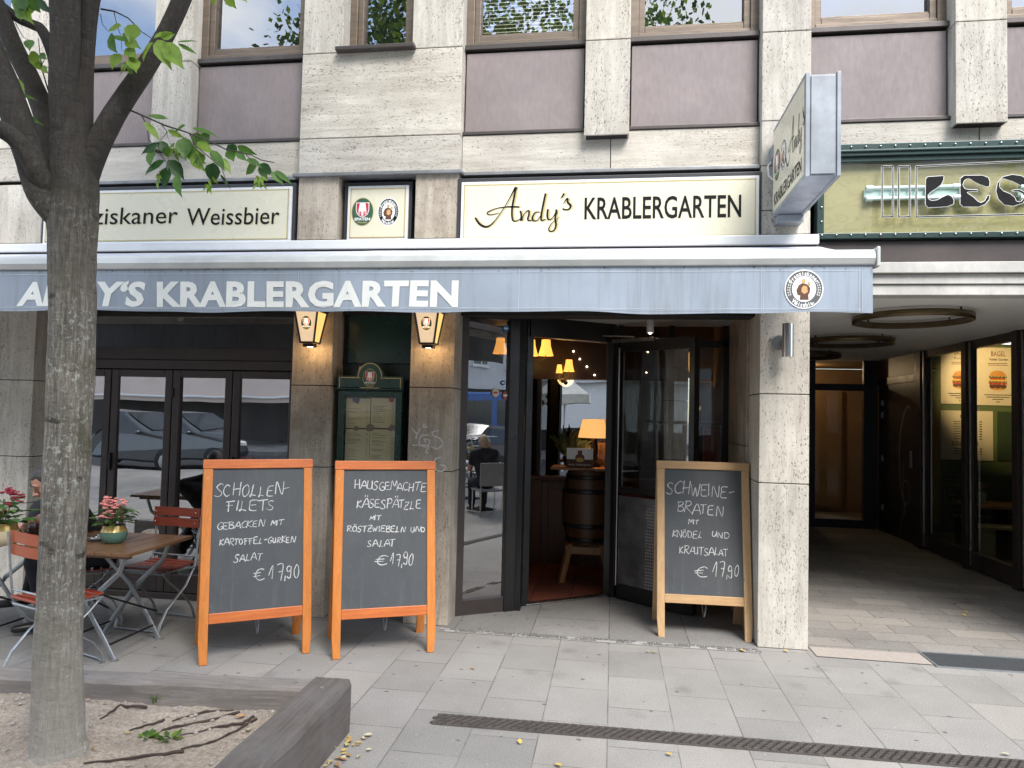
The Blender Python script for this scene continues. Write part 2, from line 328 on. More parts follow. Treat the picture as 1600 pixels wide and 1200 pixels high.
M['glass_side'] = glass('entrance_glass', .34, (.6, .6, .58)); M['glass_clear'] = glass('clear_glass', .06, (.85, .87, .85)); M['glass_in'] = glass('partition_glass', .55, (.3, .3, .3))
M['black'] = pm('black_print', (.005, .005, .0055), rough=.6, bmp=0, spec=.2); M['gold'] = pm('gold_print', (.50, .40, .16), (.44, .35, .14), 20, rough=.4, bmp=0)
M['cream'] = pm('cream_sign_face', (.68, .64, .50), (.65, .61, .47), 4, rough=.28, bmp=0); M['print_white'] = pm('white_print', (.82, .82, .80), (.78, .78, .76), rough=.5, bmp=0)
M['green_print'] = pm('green_print', (.035, .10, .06), rough=.45, bmp=0); M['red_print'] = pm('red_print', (.55, .03, .05), rough=.45, bmp=0)
M['skin_print'] = pm('tan_print', (.70, .38, .16), rough=.5, bmp=0); M['brown_print'] = pm('brown_print', (.12, .05, .025), rough=.5, bmp=0)
M['steel'] = pm('brushed_steel', (.62, .61, .58), (.5, .49, .47), 12, (8, 8, .15), .28, 1, .02)
M['galv'] = pm('galvanised_steel', (.40, .42, .43), (.27, .29, .30), 24, rough=.42, metal=.65, bmp=.08)
EMB = [M['gold'], M['green_print'], M['print_white'], M['red_print'], M['black'], M['skin_print'], M['brown_print']]
EMB_LIT = [emit('lit_'+n, c, e) for n, c, e in (('gold', (.5, .36, .12), .4), ('green', (.03, .06, .03), .2), ('white', (1, .75, .5), .55), ('red', (.6, .03, .03), .5), ('black', (.01, .01, .01), .1), ('tan', (.7, .4, .2), .3), ('brown', (.1, .05, .03), .2))]
def oval(ru, rv, cu=0, cv=0, n=40, a0=0, a1=360): return [(cu+ru*math.cos(R(a0+(a1-a0)*k/n)), cv+rv*math.sin(R(a0+(a1-a0)*k/n))) for k in range(n)]
def sh(pts, cu, cv, s): return [(cu+a*s, cv+b*s) for a, b in pts]
def crest_spade(mb, place, cu, cv, s, lit=False):
    """green oval with a red shield and white spade; s = half height, width .8 of it"""
    mb.poly(oval(.82*s, 1.02*s, cu, cv), place, 0, .001, 0); mb.poly(oval(.77*s, .97*s, cu, cv), place, .001, .0018, 1)
    sd = [(-.5, .68), (.5, .68), (.5, .1), (.4, -.18), (.2, -.34), (0, -.4), (-.2, -.34), (-.4, -.18), (-.5, .1)]
    mb.poly(sh(sd, cu, cv, s*.98), place, .0018, .0024, 2); mb.poly(sh([(a*.9, b*.92+.01) for a, b in sd], cu, cv, s*.98), place, .0024, .003, 3)
    mb.poly(sh([(-.2, .6), (.2, .6), (.3, .02), (.07, .02), (.07, -.28), (-.07, -.28), (-.07, .02), (-.3, .02)], cu, cv, s), place, .003, .0036, 2)
    put_text(mb, 'G', place, cu-.31*s, cv-.17*s, .15*s, .17*s, .0036, 2, .02); put_text(mb, 'S', place, cu+.16*s, cv-.17*s, .15*s, .17*s, .0036, 2, .02)
    put_text(mb, 'SPATEN', place, cu-.58*s, cv-.62*s, 1.16*s, .2*s, .0030, 2, .03)
    put_text(mb, 'München', place, cu-.34*s, cv-.82*s, .68*s, .13*s, .0030, 0, .02, .2)
def crest_round(mb, place, cu, cv, ru, rv, ring=4):
    """dark ring with white lettering round a plain robed figure, ears of wheat at the sides"""
    mb.poly(oval(ru, rv, cu, cv), place, 0, .001, 2); mb.poly(oval(ru*.94, rv*.94, cu, cv), place, .001, .0016, ring)
    mb.poly(oval(ru*.62, rv*.66, cu, cv), place, .0016, .0022, 2)
    arc_text(mb, 'Franziskaner', place, cu, cv, ru*.78, rv*.80, 150, 30, rv*.30, .0017, 2, weight=.03)
    arc_text(mb, 'Weissbier', place, cu, cv, ru*.78, rv*.80, 232, 308, rv*.30, .0017, 2, True, .03)
    for sx in (-1, 1):
        for k in range(6):
            a = R(200-k*9) if sx < 0 else R(-20+k*9)
            for e in (-.05, .05):
                q = (cu+ru*(.78+e)*math.cos(a), cv+rv*(.8+e)*math.sin(a)-rv*.02); mb.poly(oval(ru*.022, rv*.05, *q, 8), place, .0016, .002, 2)
    s = rv*.6
    mb.poly(sh([(-.52, -.5), (-.62, -.1), (-.42, .36), (-.1, .5), (.2, .42), (.5, .1), (.46, -.3), (.34, -.5), (.38, -.92), (-.36, -.92), (-.3, -.55)], cu, cv, s), place, .0022, .0028, 6)
    mb.poly(sh([(-.2, .1), (-.02, .3), (.24, .2), (.3, -.25), (.02, -.42), (-.22, -.25)], cu, cv, s), place, .0028, .0034, 5)
    mb.poly(oval(.17*s, .2*s, cu-.04*s, cv+.66*s, 16), place, .0028, .0034, 5); mb.poly(sh([(.3, .3), (.52, .3), (.5, .62), (.32, .62)], cu, cv, s), place, .0028, .0034, 0)
# ------------------------------------------------------------------ ground
F = 5.12
def sheet(name, pts, z, mat, label=None):
    mb = MB(); mb.face([(x, y, z) for x, y in pts]); return tag(mb.build(name, mat), kind='structure')
sheet('ground', [(-400, -400), (400, -400), (400, 400), (-400, 400)], -.16, pm('far_ground', (.17, .165, .155), rough=.9))
sheet('road', [(-60, -9.6), (60, -9.6), (60, -3.6), (-60, -3.6)], -.13, pm('asphalt', (.065, .065, .067), (.04, .04, .042), 90, rough=.9, bmp=.5))
mb = MB(); mb.box(-40, 40, -3.6, 14, -.15, 0)
tag(mb.build('pavement', paving('slab_paving', (.305, .29, .268), (.25, .238, .22), (.12, .108, .095), .46, .33, .0035, warm=(.31, .28, .248))), kind='structure')
mb = MB(); mb.box(-40, 40, -22, -9.6, -.15, 0)
tag(mb.build('opposite_pavement', paving('slab_paving_far', (.27, .26, .25), (.2, .195, .19), (.06, .055, .05), .5, .33, .007, spots=False)), kind='structure')
sheet('entrance_floor', [(-1.165, 5.065), (1.0, 5.065), (1.0, 6.5), (-1.165, 6.5)], .004, paving('entrance_concrete', (.26, .248, .232), (.21, .2, .187), (.06, .055, .05), 1.1, .55, .004, spots=True, relief=.2))
sheet('interior_floor', [(-1.17, 5.45), (-.71, 5.85), (-.03, 6.31), (1.0, 6.36), (1.0, 9.4), (-5, 9.4), (-5, 5.45)], .009, paving('red_floor_tiles', (.20, .055, .03), (.14, .038, .022), (.05, .02, .015), .33, .33, .008, offs=0, spots=False, relief=.2))
sheet('passage_floor', [(1.34, 5.2), (7.6, 5.2), (7.6, 14), (1.34, 14)], .004, paving('passage_slate', (.285, .265, .24), (.21, .195, .178), (.10, .09, .08), .42, .21, .005, swap=False, spots=True, relief=.45, warm=(.28, .25, .215)))
sheet('threshold_strip', [(1.36, 5.0), (2.07, 4.985), (2.07, 5.2), (1.36, 5.2)], .006, pm('sand_slab', (.36, .315, .275), (.31, .27, .235), 30, rough=.85))
mb = MB(); rnd = random.Random(3)
for row in range(2):                                                 # two courses of small granite setts across the entrance
    x = -1.2
    while x < 1.0:
        l = rnd.uniform(.035, .075); y0 = 5.0+row*.034
        if rnd.random() > .08: mb.box(x+.003, x+l-.003, y0+.003+rnd.uniform(-.003, .003), y0+.031, -.02, rnd.uniform(.004, .012))
        x += l
sheet('sett_mortar', [(-1.2, 4.992), (1.0, 4.992), (1.0, 5.072), (-1.2, 5.072)], .0035, pm('pale_mortar', (.40, .385, .36), (.26, .25, .235), 40, rough=.9, bmp=.3))
tag(mb.build('sett_strip', pm('granite_setts', (.19, .18, .17), (.075, .07, .066), 22, rough=.85, bmp=.5), bevel=.005), kind='structure')
mb = MB(); x = -1.06                                                 # worn sett course in the near pavement
for k in range(26):
    l = rnd.uniform(.09, .12); mb.box(x+.004, x+l-.004, 2.94+rnd.uniform(-.006, .006), 3.03, -.02, rnd.uniform(.003, .006)); x += l
tag(mb.build('sett_row', pm('blue_setts', (.27, .265, .26), (.17, .17, .175), 30, rough=.85, bmp=.4), bevel=.006), kind='structure')
# soil bed
bm = bmesh.new(); nx, ny = 120, 100; X0, X1, Y0, Y1 = -5.2, -1.40, .6, 3.5
for j in range(ny+1):
    for i in range(nx+1):
        x, y = X0+(X1-X0)*i/nx, Y0+(Y1-Y0)*j/ny
        z = .095+.03*noise.noise(Vector((x*1.3, y*1.3, 0)))+.014*noise.noise(Vector((x*7, y*7, 3)))+.013*noise.noise(Vector((x*19, y*19, 8)))+.006*noise.noise(Vector((x*48, y*48, 2)))-.05*max(0, (y-3.2)/.3)+.03*math.exp(-((x+2.26)**2+(y-2.72)**2)/.05)
        bm.verts.new((x, y, z))
bm.verts.ensure_lookup_table()
for j in range(ny):
    for i in range(nx): a = j*(nx+1)+i; bm.faces.new((bm.verts[a], bm.verts[a+1], bm.verts[a+nx+2], bm.verts[a+nx+1])).smooth = True
me = bpy.data.meshes.new('soil_bed'); bm.to_mesh(me); bm.free()
m, nt, b = new_mat('dry_soil'); g1 = noise_f(nt, coords(nt), 55, 6, .75); g2 = noise_f(nt, coords(nt), 3, 5, .6)
cc = ramp(nt, g1, [(.3, (.23, .175, .13)), (.5, (.42, .345, .27)), (.66, (.55, .47, .375))]); cc = mixc(nt, .7, cc, ramp(nt, g2, [(.3, .68), (.7, 1.15)]), 'MULTIPLY')
vo = nd(nt, 'ShaderNodeTexVoronoi', {'Vector': coords(nt), 'Scale': 38}).outputs; peb = ramp(nt, vo[0], [(.16, 1.0), (.24, 0.0)])
cc = mixc(nt, nd(nt, 'ShaderNodeMath', {0: peb, 1: ramp(nt, vo[1], [(.5, 0.0), (.55, .8)])}, operation='MULTIPLY').outputs[0], cc, (.46, .42, .37))
nt.links.new(cc, b.inputs['Base Color']); b.inputs['Roughness'].default_value = .95; bump(nt, b, g1, .9, .015)
me.materials.append(m); o = bpy.data.objects.new('soil_bed', me); C.objects.link(o); tag(o, kind='structure')
mb = MB(); rnd = random.Random(11)
def soil_z(x, y): return .095+.03*noise.noise(Vector((x*1.3, y*1.3, 0)))+.014*noise.noise(Vector((x*7, y*7, 3)))-.05*max(0, (y-3.2)/.3)+.03*math.exp(-((x+2.26)**2+(y-2.72)**2)/.05)
for k in range(900):
    x, y = rnd.uniform(-3.4, -1.44), rnd.uniform(2.4, 3.4); r = rnd.choice((.003, .004, .004, .005, .007, .011))
    mb.ball((x, y, soil_z(x, y)+r*.2), r, sub=1, sc_=(rnd.uniform(.8, 1.4), rnd.uniform(.8, 1.4), .7), jit=.3)
tag(mb.build('gravel', pm('pebbles', (.46, .42, .37), (.24, .20, .17), 50, rough=.85)), kind='stuff')
# ------------------------------------------------------------------ the building
B = empty('commercial_building', (0, F, 0), 0, 'travertine clad building with bronze panels, dark folding doors and a covered passage', 'building')
Binv = Matrix.Translation((0, -F, 0))
def bpart(mb, name, mat, parent=None, bevel=0, **k):
    o = mb.build(name, mat, parent or B, bevel)
    if parent is None: o.matrix_parent_inverse = Binv
    return o
def slabs(name, x0, x1, zs, mat, y1=5.55, y0=F):
    mb = MB()
    for a, c in zip(zs[:-1], zs[1:]): mb.box(x0, x1, y0, y1, a+.003, c-.003)
    mb.box(x0+.012, x1-.012, y0+.012, y1-.01, zs[0], zs[-1]-.004, 1); return bpart(mb, name, [mat, M['joint']], bevel=.004)
LOW = [0, 1.12, 1.735, 2.85]
for x0, x1, low in ((-5.93, -5.60, 1), (-5.5, -4.63, 1), (-2.43, -2.11, 1), (-1.50, -1.165, 1), (1.005, 1.335, 0), (3.45, 3.78, 0)):
    zs = LOW+([3.34] if x1 < 1 else [3.02, 3.34, 3.66, 4.30, 7.2])
    if x0 < -4: slabs('pillar', x0, x1, [0, .75, 1.12, 1.735, 2.85, 3.34], M['stone_v'])
    else: slabs('pillar', x0, x1, zs, M['stone_low'] if low else M['stone_v'])
for x0, x1 in ((-5.93, -4.63), (-2.436, -1.168)):                     # broad piers over each pair of pillars, with a narrow window
    xm0, xm1 = x0+.325, x1-.39
    slabs('broad_pier', x0, x1, [3.365, 3.64, 4.31], M['stone_h']); slabs('pier_strip', x0, xm0, [4.31, 7.2], M['stone_v']); slabs('pier_strip', xm1, x1, [4.31, 7.2], M['stone_v'])
for x0 in (-3.70, -.244, 2.275): slabs('pilaster', x0, x0+.325, [3.595, 4.305, 7.2], M['stone_v'])
for x0, x1, xs in ((-8.2, -5.93, ()), (-4.63, -2.436, (-3.5,)), (-1.168, 1.005, (-.05,)), (1.335, 3.45, (2.46,))):
    mb = MB(); e = [x0]+list(xs)+[x1]
    for a, c in zip(e[:-1], e[1:]): mb.box(a+.003, c-.003, 5.20, 5.5, 3.36, 3.655)
    mb.box(x0, x1, 5.215, 5.49, 3.355, 3.65, 1); bpart(mb, 'stone_band', [M['stone_h'], M['joint']], bevel=.003)
BAYS = [(-8.2, -5.93), (-4.63, -3.70), (-3.375, -2.436), (-1.168, -.244), (.081, 1.005), (1.335, 2.275), (2.60, 3.45)]
for i, (x0, x1) in enumerate(BAYS):
    mb = MB(); mb.box(x0+.012, x1-.012, 5.228, 5.3, 3.69, 4.305); bpart(mb, 'spandrel_panel', M['bronze'], bevel=.004)
    
    for q in ((5.19, 3.658, 3.684), (5.205, 4.325, 4.365)): mb = MB(); mb.box(x0, x1, q[0], 5.32, q[1], q[2]); bpart(mb, 'panel_trim', pm('bronze_trim', (.10, .085, .08), (.07, .06, .056), 8, rough=.4, metal=.4), bevel=.004)
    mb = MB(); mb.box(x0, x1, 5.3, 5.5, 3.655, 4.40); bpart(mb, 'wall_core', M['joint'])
WIN = [(a, b, 4.365) for a, b in BAYS]+[(-5.605, -5.02, 4.33), (-2.111, -1.558, 4.33)]
for i, (x0, x1, z0) in enumerate(WIN):
    mb = MB(); fw = .06; z1 = 6.3; y0, y1 = 5.25, 5.36
    for (a, c, d, e, yo) in ((x0, x0+fw, z0, z1, 0), (x1-fw, x1, z0, z1, 0), (x0+fw, x1-fw, z0, z0+.045, 0), (x0+fw, x1-fw, z1-fw, z1, 0), (x0+fw, x0+fw+.045, z0+.045, z1-fw, .018), (x1-fw-.045, x1-fw, z0+.045, z1-fw, .018), (x0+fw+.045, x1-fw-.045, z0+.045, z0+.092, .018), (x0+fw+.045, x1-fw-.045, z0+.092, z0+.112, .03)):
        mb.box(a, c, y0+yo, y1, d, e)
    fr = bpart(mb, 'window', M['bronze_frame'], bevel=.004); gu = glass('blind_window_glass', .30, (.85, .85, .85)) if i == 3 else M['glass_up']
    mb = MB(); mb.face([(x0+fw+.03, 5.315, z0+.09), (x1-fw-.03, 5.315, z0+.09), (x1-fw-.03, 5.315, z1-fw), (x0+fw+.03, 5.315, z1-fw)]); mb.build('pane', gu, fr)
    if i == 3:
        mb = MB()
        for k in range(60): z = z0+.10+k*.03; mb.face([(x0+.1, 5.40, z), (x1-.1, 5.40, z), (x1-.1, 5.418, z+.016), (x0+.1, 5.418, z+.016)])
        mb.build('blind', pm('cream_blind', (.78, .76, .55), (.72, .70, .5), rough=.5), fr)
    if i > 6:
        mb = MB(); mb.box(x0-.04, x1+.03, 5.06, 5.3, z0-.03, z0); mb.build('sill', pm('bronze_trim', (.10, .085, .08)), fr, .004)
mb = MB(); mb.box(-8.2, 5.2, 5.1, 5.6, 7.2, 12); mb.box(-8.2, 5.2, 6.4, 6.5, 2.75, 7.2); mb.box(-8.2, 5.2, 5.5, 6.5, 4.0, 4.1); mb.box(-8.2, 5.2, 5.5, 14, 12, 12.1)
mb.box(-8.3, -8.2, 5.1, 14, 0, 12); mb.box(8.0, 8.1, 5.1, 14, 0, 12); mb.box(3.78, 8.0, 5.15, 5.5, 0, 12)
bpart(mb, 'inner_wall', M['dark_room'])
for x0, x1, y in ((-8.2, -5.93, 5.155), (-4.63, -2.47, 5.155), (-2.47, -1.14, 5.085), (-1.14, 1.005, 5.155)): mb = MB(); mb.box(x0, x1, y, 5.5, 3.335, 3.362); bpart(mb, 'flashing', M['zinc'], bevel=.004)
for x0, x1 in ((-8.2, -5.93), (-4.63, -2.43), (-2.11, -1.5), (-1.165, 1.005)): mb = MB(); mb.box(x0+.001, x1-.001, 5.30, 5.5, 2.30, 3.335); bpart(mb, 'fascia_backing', M['joint'])
gp = lambda x, y: (lambda q: (q.x, q.z))(P(400+x/4, 460+y/4, F-.002)); gf = lambda u, v, h: Vector((u, F-.0015-h, v)); mb = MB()   # scratched tag on the pillar beside the entrance
for st in ([(975, 835), (1005, 870), (1025, 835)], [(1005, 870), (1000, 905)], [(1050, 810), (1065, 820), (1060, 832), (1045, 825), (1050, 810)], [(1080, 880), (1040, 880), (1020, 910), (1030, 945), (1070, 950), (1085, 915), (1050, 905), (1062, 925)], [(1140, 850), (1105, 860), (1110, 885), (1150, 900), (1165, 940), (1130, 965), (1095, 950)], [(975, 942), (1075, 945), (1060, 985), (1080, 990)], [(1160, 1020), (1125, 1025), (1112, 1065), (1130, 1100), (1165, 1105), (1185, 1075), (1150, 1065)]):
    ribbon(mb, [gp(*q) for q in st], [.009, .011, .010, .011, .009, .010, .009, .010][:len(st)], gf, .0008)
bpart(mb, 'graffiti', pm('chalky_scratch', (.74, .71, .68), (.46, .43, .4), 60, bmp=0))
# folding doors in the left bay
FD = 5.37
mb = MB(); mb.box(-4.63, -2.43, FD-.02, FD+.08, 1.93, 2.03); mb.box(-4.63, -2.43, FD-.035, FD+.06, 1.855, 1.93); mb.box(-4.63, -2.43, FD, FD+.05, 2.285, 2.34); mb.box(-4.63, -2.43, FD-.03, FD+.08, .0, .05)
mb.box(-4.63, -4.56, FD-.01, FD+.07, .05, 2.3); mb.box(-2.49, -2.43, FD-.01, FD+.07, .05, 2.3)
fd = bpart(mb, 'door_surround', M['brown_metal'], bevel=.005)
mb = MB(); mb.face([(-4.56, FD+.02, 2.03), (-2.49, FD+.02, 2.03), (-2.49, FD+.02, 2.29), (-4.56, FD+.02, 2.29)]); mb.build('pane', M['glass_fold'], fd)
xs = [-4.56, -4.115, -3.565, -3.04, -2.49]
for k in range(4):
    x0, x1 = xs[k]+.004, xs[k+1]-.004; mb = MB(); s = .062
    for a, c, d, e in ((x0, x0+s, .055, 1.85), (x1-s, x1, .055, 1.85), (x0+s, x1-s, .055, .20), (x0+s, x1-s, 1.85-s, 1.85)): mb.box(a, c, FD-.02, FD+.04, d, e)
    lf = bpart(mb, 'folding_door', M['brown_metal'], bevel=.006)
    mb = MB(); tl = (.004, -.003, .006, 0)[k]; mb.face([(x0+s, FD+.012+tl, .20), (x1-s, FD+.012-tl, .20), (x1-s, FD+.012-tl-.014, 1.85-s), (x0+s, FD+.012+tl-.014, 1.85-s)]); mb.build('pane', M['glass_fold'], lf)
    mb = MB(); mb.box(x0+.012, x0+.034, FD-.045, FD-.02, 1.02, 1.16) if k in (1, 3) else mb.box(x0-.012, x0+.012, FD-.034, FD-.02, 1.62, 1.70); mb.build('hinge' if k not in (1, 3) else 'handle', M['black_metal'], lf, .003)
# shadowy niche with green board between the double pillars
mb = MB(); mb.box(-2.11, -1.5, 5.34, 5.4, 0, 2.32); bpart(mb, 'niche_back', pm('black_green_board', (.012, .03, .027), (.009, .022, .02), 5, rough=.3), bevel=0)
mb = MB(); mb.box(-2.06, -1.55, 5.30, 5.339, 1.92, 2.3); bpart(mb, 'niche_panel', pm('dark_green_panel', (.014, .045, .038), (.010, .034, .03), 3, rough=.25, bmp=.02), bevel=.004)
# left end wall beyond the pillar, interior shell, entrance soffit
mb = MB(); mb.box(-4.64, -4.62, 5.5, 9.4, 0, 2.6); mb.box(-5, 1.2, 9.4, 9.5, 0, 2.7); mb.box(-5, 1.34, 5.51, 9.5, 2.6, 2.72); mb.box(-2.43, -1.17, 5.41, 5.6, 0, 2.6); mb.box(1.0, 1.33, 5.56, 9.5, 0, 2.6)
bpart(mb, 'interior_wall', pm('dark_panelled_wall', (.06, .03, .016), (.035, .018, .01), 3, (8, 8, .6), .5))
mb = MB(); mb.box(-2.6, -2.45, 5.6, 8.0, 0, 2.6) if False else mb.box(-1.2, -1.17, 5.42, 5.6, 0, 2.6)
bpart(mb, 'jamb', M['brown_metal'], bevel=.003)
mb = MB(); mb.box(.985, 1.004, 5.5, 6.4, 1.36, 2.5); mb.box(.985, 1.004, 5.5, 6.4, .7, 1.354); mb.box(.985, 1.004, 5.5, 6.4, 0, .694)
bpart(mb, 'entrance_side_wall', M['stone_low'], bevel=.003)
mb = MB()
for k in range(16): mb.box(-1.16, 1.0, 5.52+k*.055, 5.56+k*.055, 2.36, 2.375)
mb.box(-1.16, 1.0, 5.5, 6.4, 2.378, 2.39, 1); bpart(mb, 'soffit', [pm('pale_slats', (.42, .40, .37), rough=.4), M['joint']])
# angled entrance glazing
A0, A1, A2, A3 = Vector((-1.165, 5.40, 0)), Vector((-.80, 5.63, 0)), Vector((-.70, 5.80, 0)), Vector((-.02, 6.29, 0))
def up(p, z): return Vector((p.x, p.y, z))
def along(a, b, t): return a+(b-a)*t
d = (A1-A0).normalized(); mb = MB()
for t0, z0, z1, wd in ((.02, 0, 2.36, .05), (.97, 0, 2.36, .045)): p = along(A0, A1, t0); mb.bar(up(p, z0), up(p, z1), wd, .07, n=tuple(d))
mb.bar(up(A0, .06), up(A1, .06), .045, .12); mb.bar(up(A0, 2.33), up(A1, 2.33), .05, .06)
sw = bpart(mb, 'side_window', M['brown_metal'], bevel=.004)
mb = MB(); mb.face([up(along(A0, A1, .04), .12), up(along(A0, A1, .95), .12), up(along(A0, A1, .95), 2.3), up(along(A0, A1, .04), 2.3)]); mb.build('pane', M['glass_side'], sw)
nrm = Vector((d.y, -d.x, 0)); 
def on_side(u, v, h): return along(A0, A1, u)+Vector((0, 0, v))+nrm*(.012+h)
for (u, v, r, mi, nm) in ((.83, 2.235, .026, 'blue', 1), (.80, 1.80, .018, 'blue', 0), (.65, 1.72, .03, 'cream', 0), (.86, 1.70, .03, 'red', 0)):
    mb = MB(); L = (A1-A0).length; mb.poly(oval(r/L, r*1.15, u, v, 8 if nm else 20), on_side, 0, .001, 0); mb.poly(oval(r*.8/L, r*.3, u, v, 12), on_side, .001, .0015, 1)
    mb.build('sticker', [pm('sticker_'+mi, {'blue': (.03, .22, .5), 'cream': (.6, .55, .38), 'red': (.32, .09, .05)}[mi], bmp=0), M['print_white'] if mi != 'cream' else M['red_print']], sw)
mb = MB(); mb.bar(up(A1, 0), up(A1, 2.36), .07, .09, n=tuple(d)); mb.bar(up(A2, 0), up(A2, 2.36), .05, .08, n=tuple(d)); mb.box(-.80, -.70, 5.63, 5.84, 0, 2.36); bpart(mb, 'door_post', M['black_metal'], bevel=.004)
mb = MB(); mb.bar(up(A2, 2.28), up(A3, 2.28), .08, .17); mb.bar(up(A3, 0), up(A3, 2.36), .07, .08, n=(1, 0, 0)); bpart(mb, 'door_frame', M['black_metal'], bevel=.004)
mb = MB(); mb.bar(up(along(A2, A3, .02), .012), up(along(A2, A3, .97), .012), .07, .012); bpart(mb, 'threshold', M['steel'], bevel=.003)
# open door leaf
H0, H1 = Vector((.0, 6.255, 0)), Vector((.665, 5.75, 0)); d2 = (H1-H0).normalized(); n2 = Vector((d2.y, -d2.x, 0)); mb = MB(); T = 2.2
for t, z0, z1, wd in ((.055, .02, T, .085), (.955, .02, T, .075)): p = along(H0, H1, t); mb.bar(up(p, z0), up(p, z1), wd, .05, n=tuple(d2))
for zc, ht in ((.075, .13), (T-.04, .10), (.93, .05)): mb.bar(up(along(H0, H1, .1), zc), up(along(H0, H1, .92), zc), .048, ht)
dl = bpart(mb, 'entrance_door', M['black_metal'], bevel=.004)
def on_leaf(u, v, h): return along(H0, H1, u)+Vector((0, 0, v))+n2*(.02+h)
mb = MB(); mb.face([on_leaf(.11, .95, -.02), on_leaf(.92, .95, -.02), on_leaf(.92, T-.09, -.02), on_leaf(.11, T-.09, -.02)]); mb.build('pane', M['glass_side'], dl)
mb = MB(); mb.poly([(.11, .14), (.92, .14), (.92, .88), (.11, .88)], on_leaf, -.01, 0, 0)
for i in range(24):
    for j in range(28):
        u, v = .45+.02*i, .15+.026*j
        if u < .91 and (u-.45)*1.2 > (v-.5)*.6-.1+.12*noise.noise(Vector((u*6, v*6, 0))): mb.poly([(u-.006, v), (u, v-.008), (u+.006, v), (u, v+.008)], on_leaf, 0, .003, 1)
mb.build('kick_plate', [pm('chequer_steel', (.27, .27, .27), (.16, .16, .165), 12, rough=.35, metal=.7, dirt=.6), pm('chequer_lozenge', (.55, .55, .54), (.35, .35, .35), 12, rough=.3, metal=.6)], dl)
mb = MB(); mb.tube([on_leaf(.10, .12, .012), on_leaf(.10, T-.05, .012)], .007, 8); mb.build('edge_strip', M['steel'], dl)
mb = MB(); mb.bar(on_leaf(.02, 2.205, .03), on_leaf(.55, 2.20, .04), .03, .03); mb.bar(on_leaf(.3, 2.23, .03), on_leaf(-.2, 2.26, .11), .02, .012); mb.build('door_closer', M['steel'], dl, .003)
mb = MB(); mb.tube([on_leaf(.97, .2, .0), on_leaf(.97, T-.05, 0)], .008, 8); mb.build('edge_strip', M['steel'], dl)
mb = MB(); mb.bar((.05, 6.33, 1.22), (1.0, 6.33, 1.22), .05, .03) if False else mb.bar((.02, 6.34, .05), (.98, 6.34, .05), .05, .1)
for x in (.06, .50, .96): mb.bar((x, 6.34, 0), (x, 6.34, 2.36), .05, .05, n=(1, 0, 0))
mb.bar((.02, 6.34, 2.2), (.98, 6.34, 2.2), .05, .06); fw_ = bpart(mb, 'fixed_window', M['black_metal'], bevel=.003)
mb = MB(); mb.face([(.08, 6.34, .1), (.95, 6.34, .1), (.95, 6.34, 2.17), (.08, 6.34, 2.17)]); mb.build('pane', M['glass_clear'], fw_)
# inner partition: panelled dado, mirror-like glass, dark header
mb = MB(); mb.box(-1.17, 1.0, 7.42, 7.5, 1.95, 2.6); mb.box(-1.17, 1.0, 7.40, 7.5, 1.93, 1.955); bpart(mb, 'partition_header', pm('dark_stained_oak', (.035, .02, .013), rough=.35), bevel=.003)
mb = MB(); mb.box(-1.17, 1.0, 7.43, 7.5, 0, .88)
for x in (-.72, -.32, .1, .5): mb.box(x, x+.07, 7.41, 7.43, .02, .86); mb.box(x+.07, x+.40, 7.415, 7.43, .78, .86); mb.box(x+.07, x+.40, 7.415, 7.43, .02, .1)
mb.box(-1.17, 1.0, 7.38, 7.5, .885, .92); bpart(mb, 'partition_panel', wood('brown_oak', (.13, .055, .022), (.075, .03, .013), 'z', 5, .35), bevel=.004)
mb = MB(); mb.box(-.79, -.745, 7.42, 7.5, .92, 1.95); bpart(mb, 'partition_post', M['black_metal'], bevel=.003); mb = MB(); mb.box(-.02, .03, 7.42, 7.5, .92, 1.95); pf = bpart(mb, 'partition_post', M['black_metal'], bevel=.003)
mb = MB(); mb.face([(-.745, 7.46, .92), (-.02, 7.46, .92), (-.02, 7.46, 1.94), (-.745, 7.46, 1.94)]); mb.face([(.03, 7.46, .92), (1.0, 7.46, .92), (1.0, 7.46, 1.94), (.03, 7.46, 1.94)]); mb.build('pane', M['glass_in'], pf)
# passage: ceiling, fascia, back door, side door, shop glazing
mb = MB(); mb.box(1.335, 3.78, 5.14, 5.28, 2.655, 2.80); bpart(mb, 'passage_lintel', pm('grey_brown_metal', (.10, .082, .078), (.075, .06, .056), 10, (1, 1, .3), .45, .3, dirt=.3), bevel=.004)
mb = MB(); mb.box(1.335, 3.9, 5.115, 5.28, 2.575, 2.65); mb.box(1.335, 3.9, 5.145, 5.28, 2.505, 2.572); mb.box(1.335, 3.9, 5.16, 5.3, 2.43, 2.502); bpart(mb, 'passage_fascia', pm('soiled_white_fascia', (.60, .58, .54), (.50, .48, .44), 6, (3, 1, 1), .5, dirt=.35), bevel=.004)
mb = MB(); mb.box(1.335, 4.1, 5.28, 11.3, 2.47, 2.6); bpart(mb, 'passage_ceiling', pm('painted_ceiling', (.80, .79, .76), (.76, .75, .72), 2, rough=.7, bmp=.03))
mb = MB(); mb.box(1.30, 1.334, 5.56, 11.2, 0, 2.47); bpart(mb, 'passage_wall', M['stone_v'])
PB = 11.1
mb = MB()
for x0, x1, z0, z1 in ((1.334, 2.72, 0, 2.47), (2.72, 2.98, 0, 2.28), (3.66, 3.86, 0, 2.28), (2.98, 3.66, 0, .12), (2.98, 3.66, 2.02, 2.12), (2.72, 2.98, 2.28, 2.47), (3.66, 3.9, 2.28, 2.47)): mb.box(x0, x1, PB, PB+.08, z0, z1)
pd = bpart(mb, 'passage_door', pm('blue_black_frame', (.012, .014, .022), rough=.4), bevel=.004)
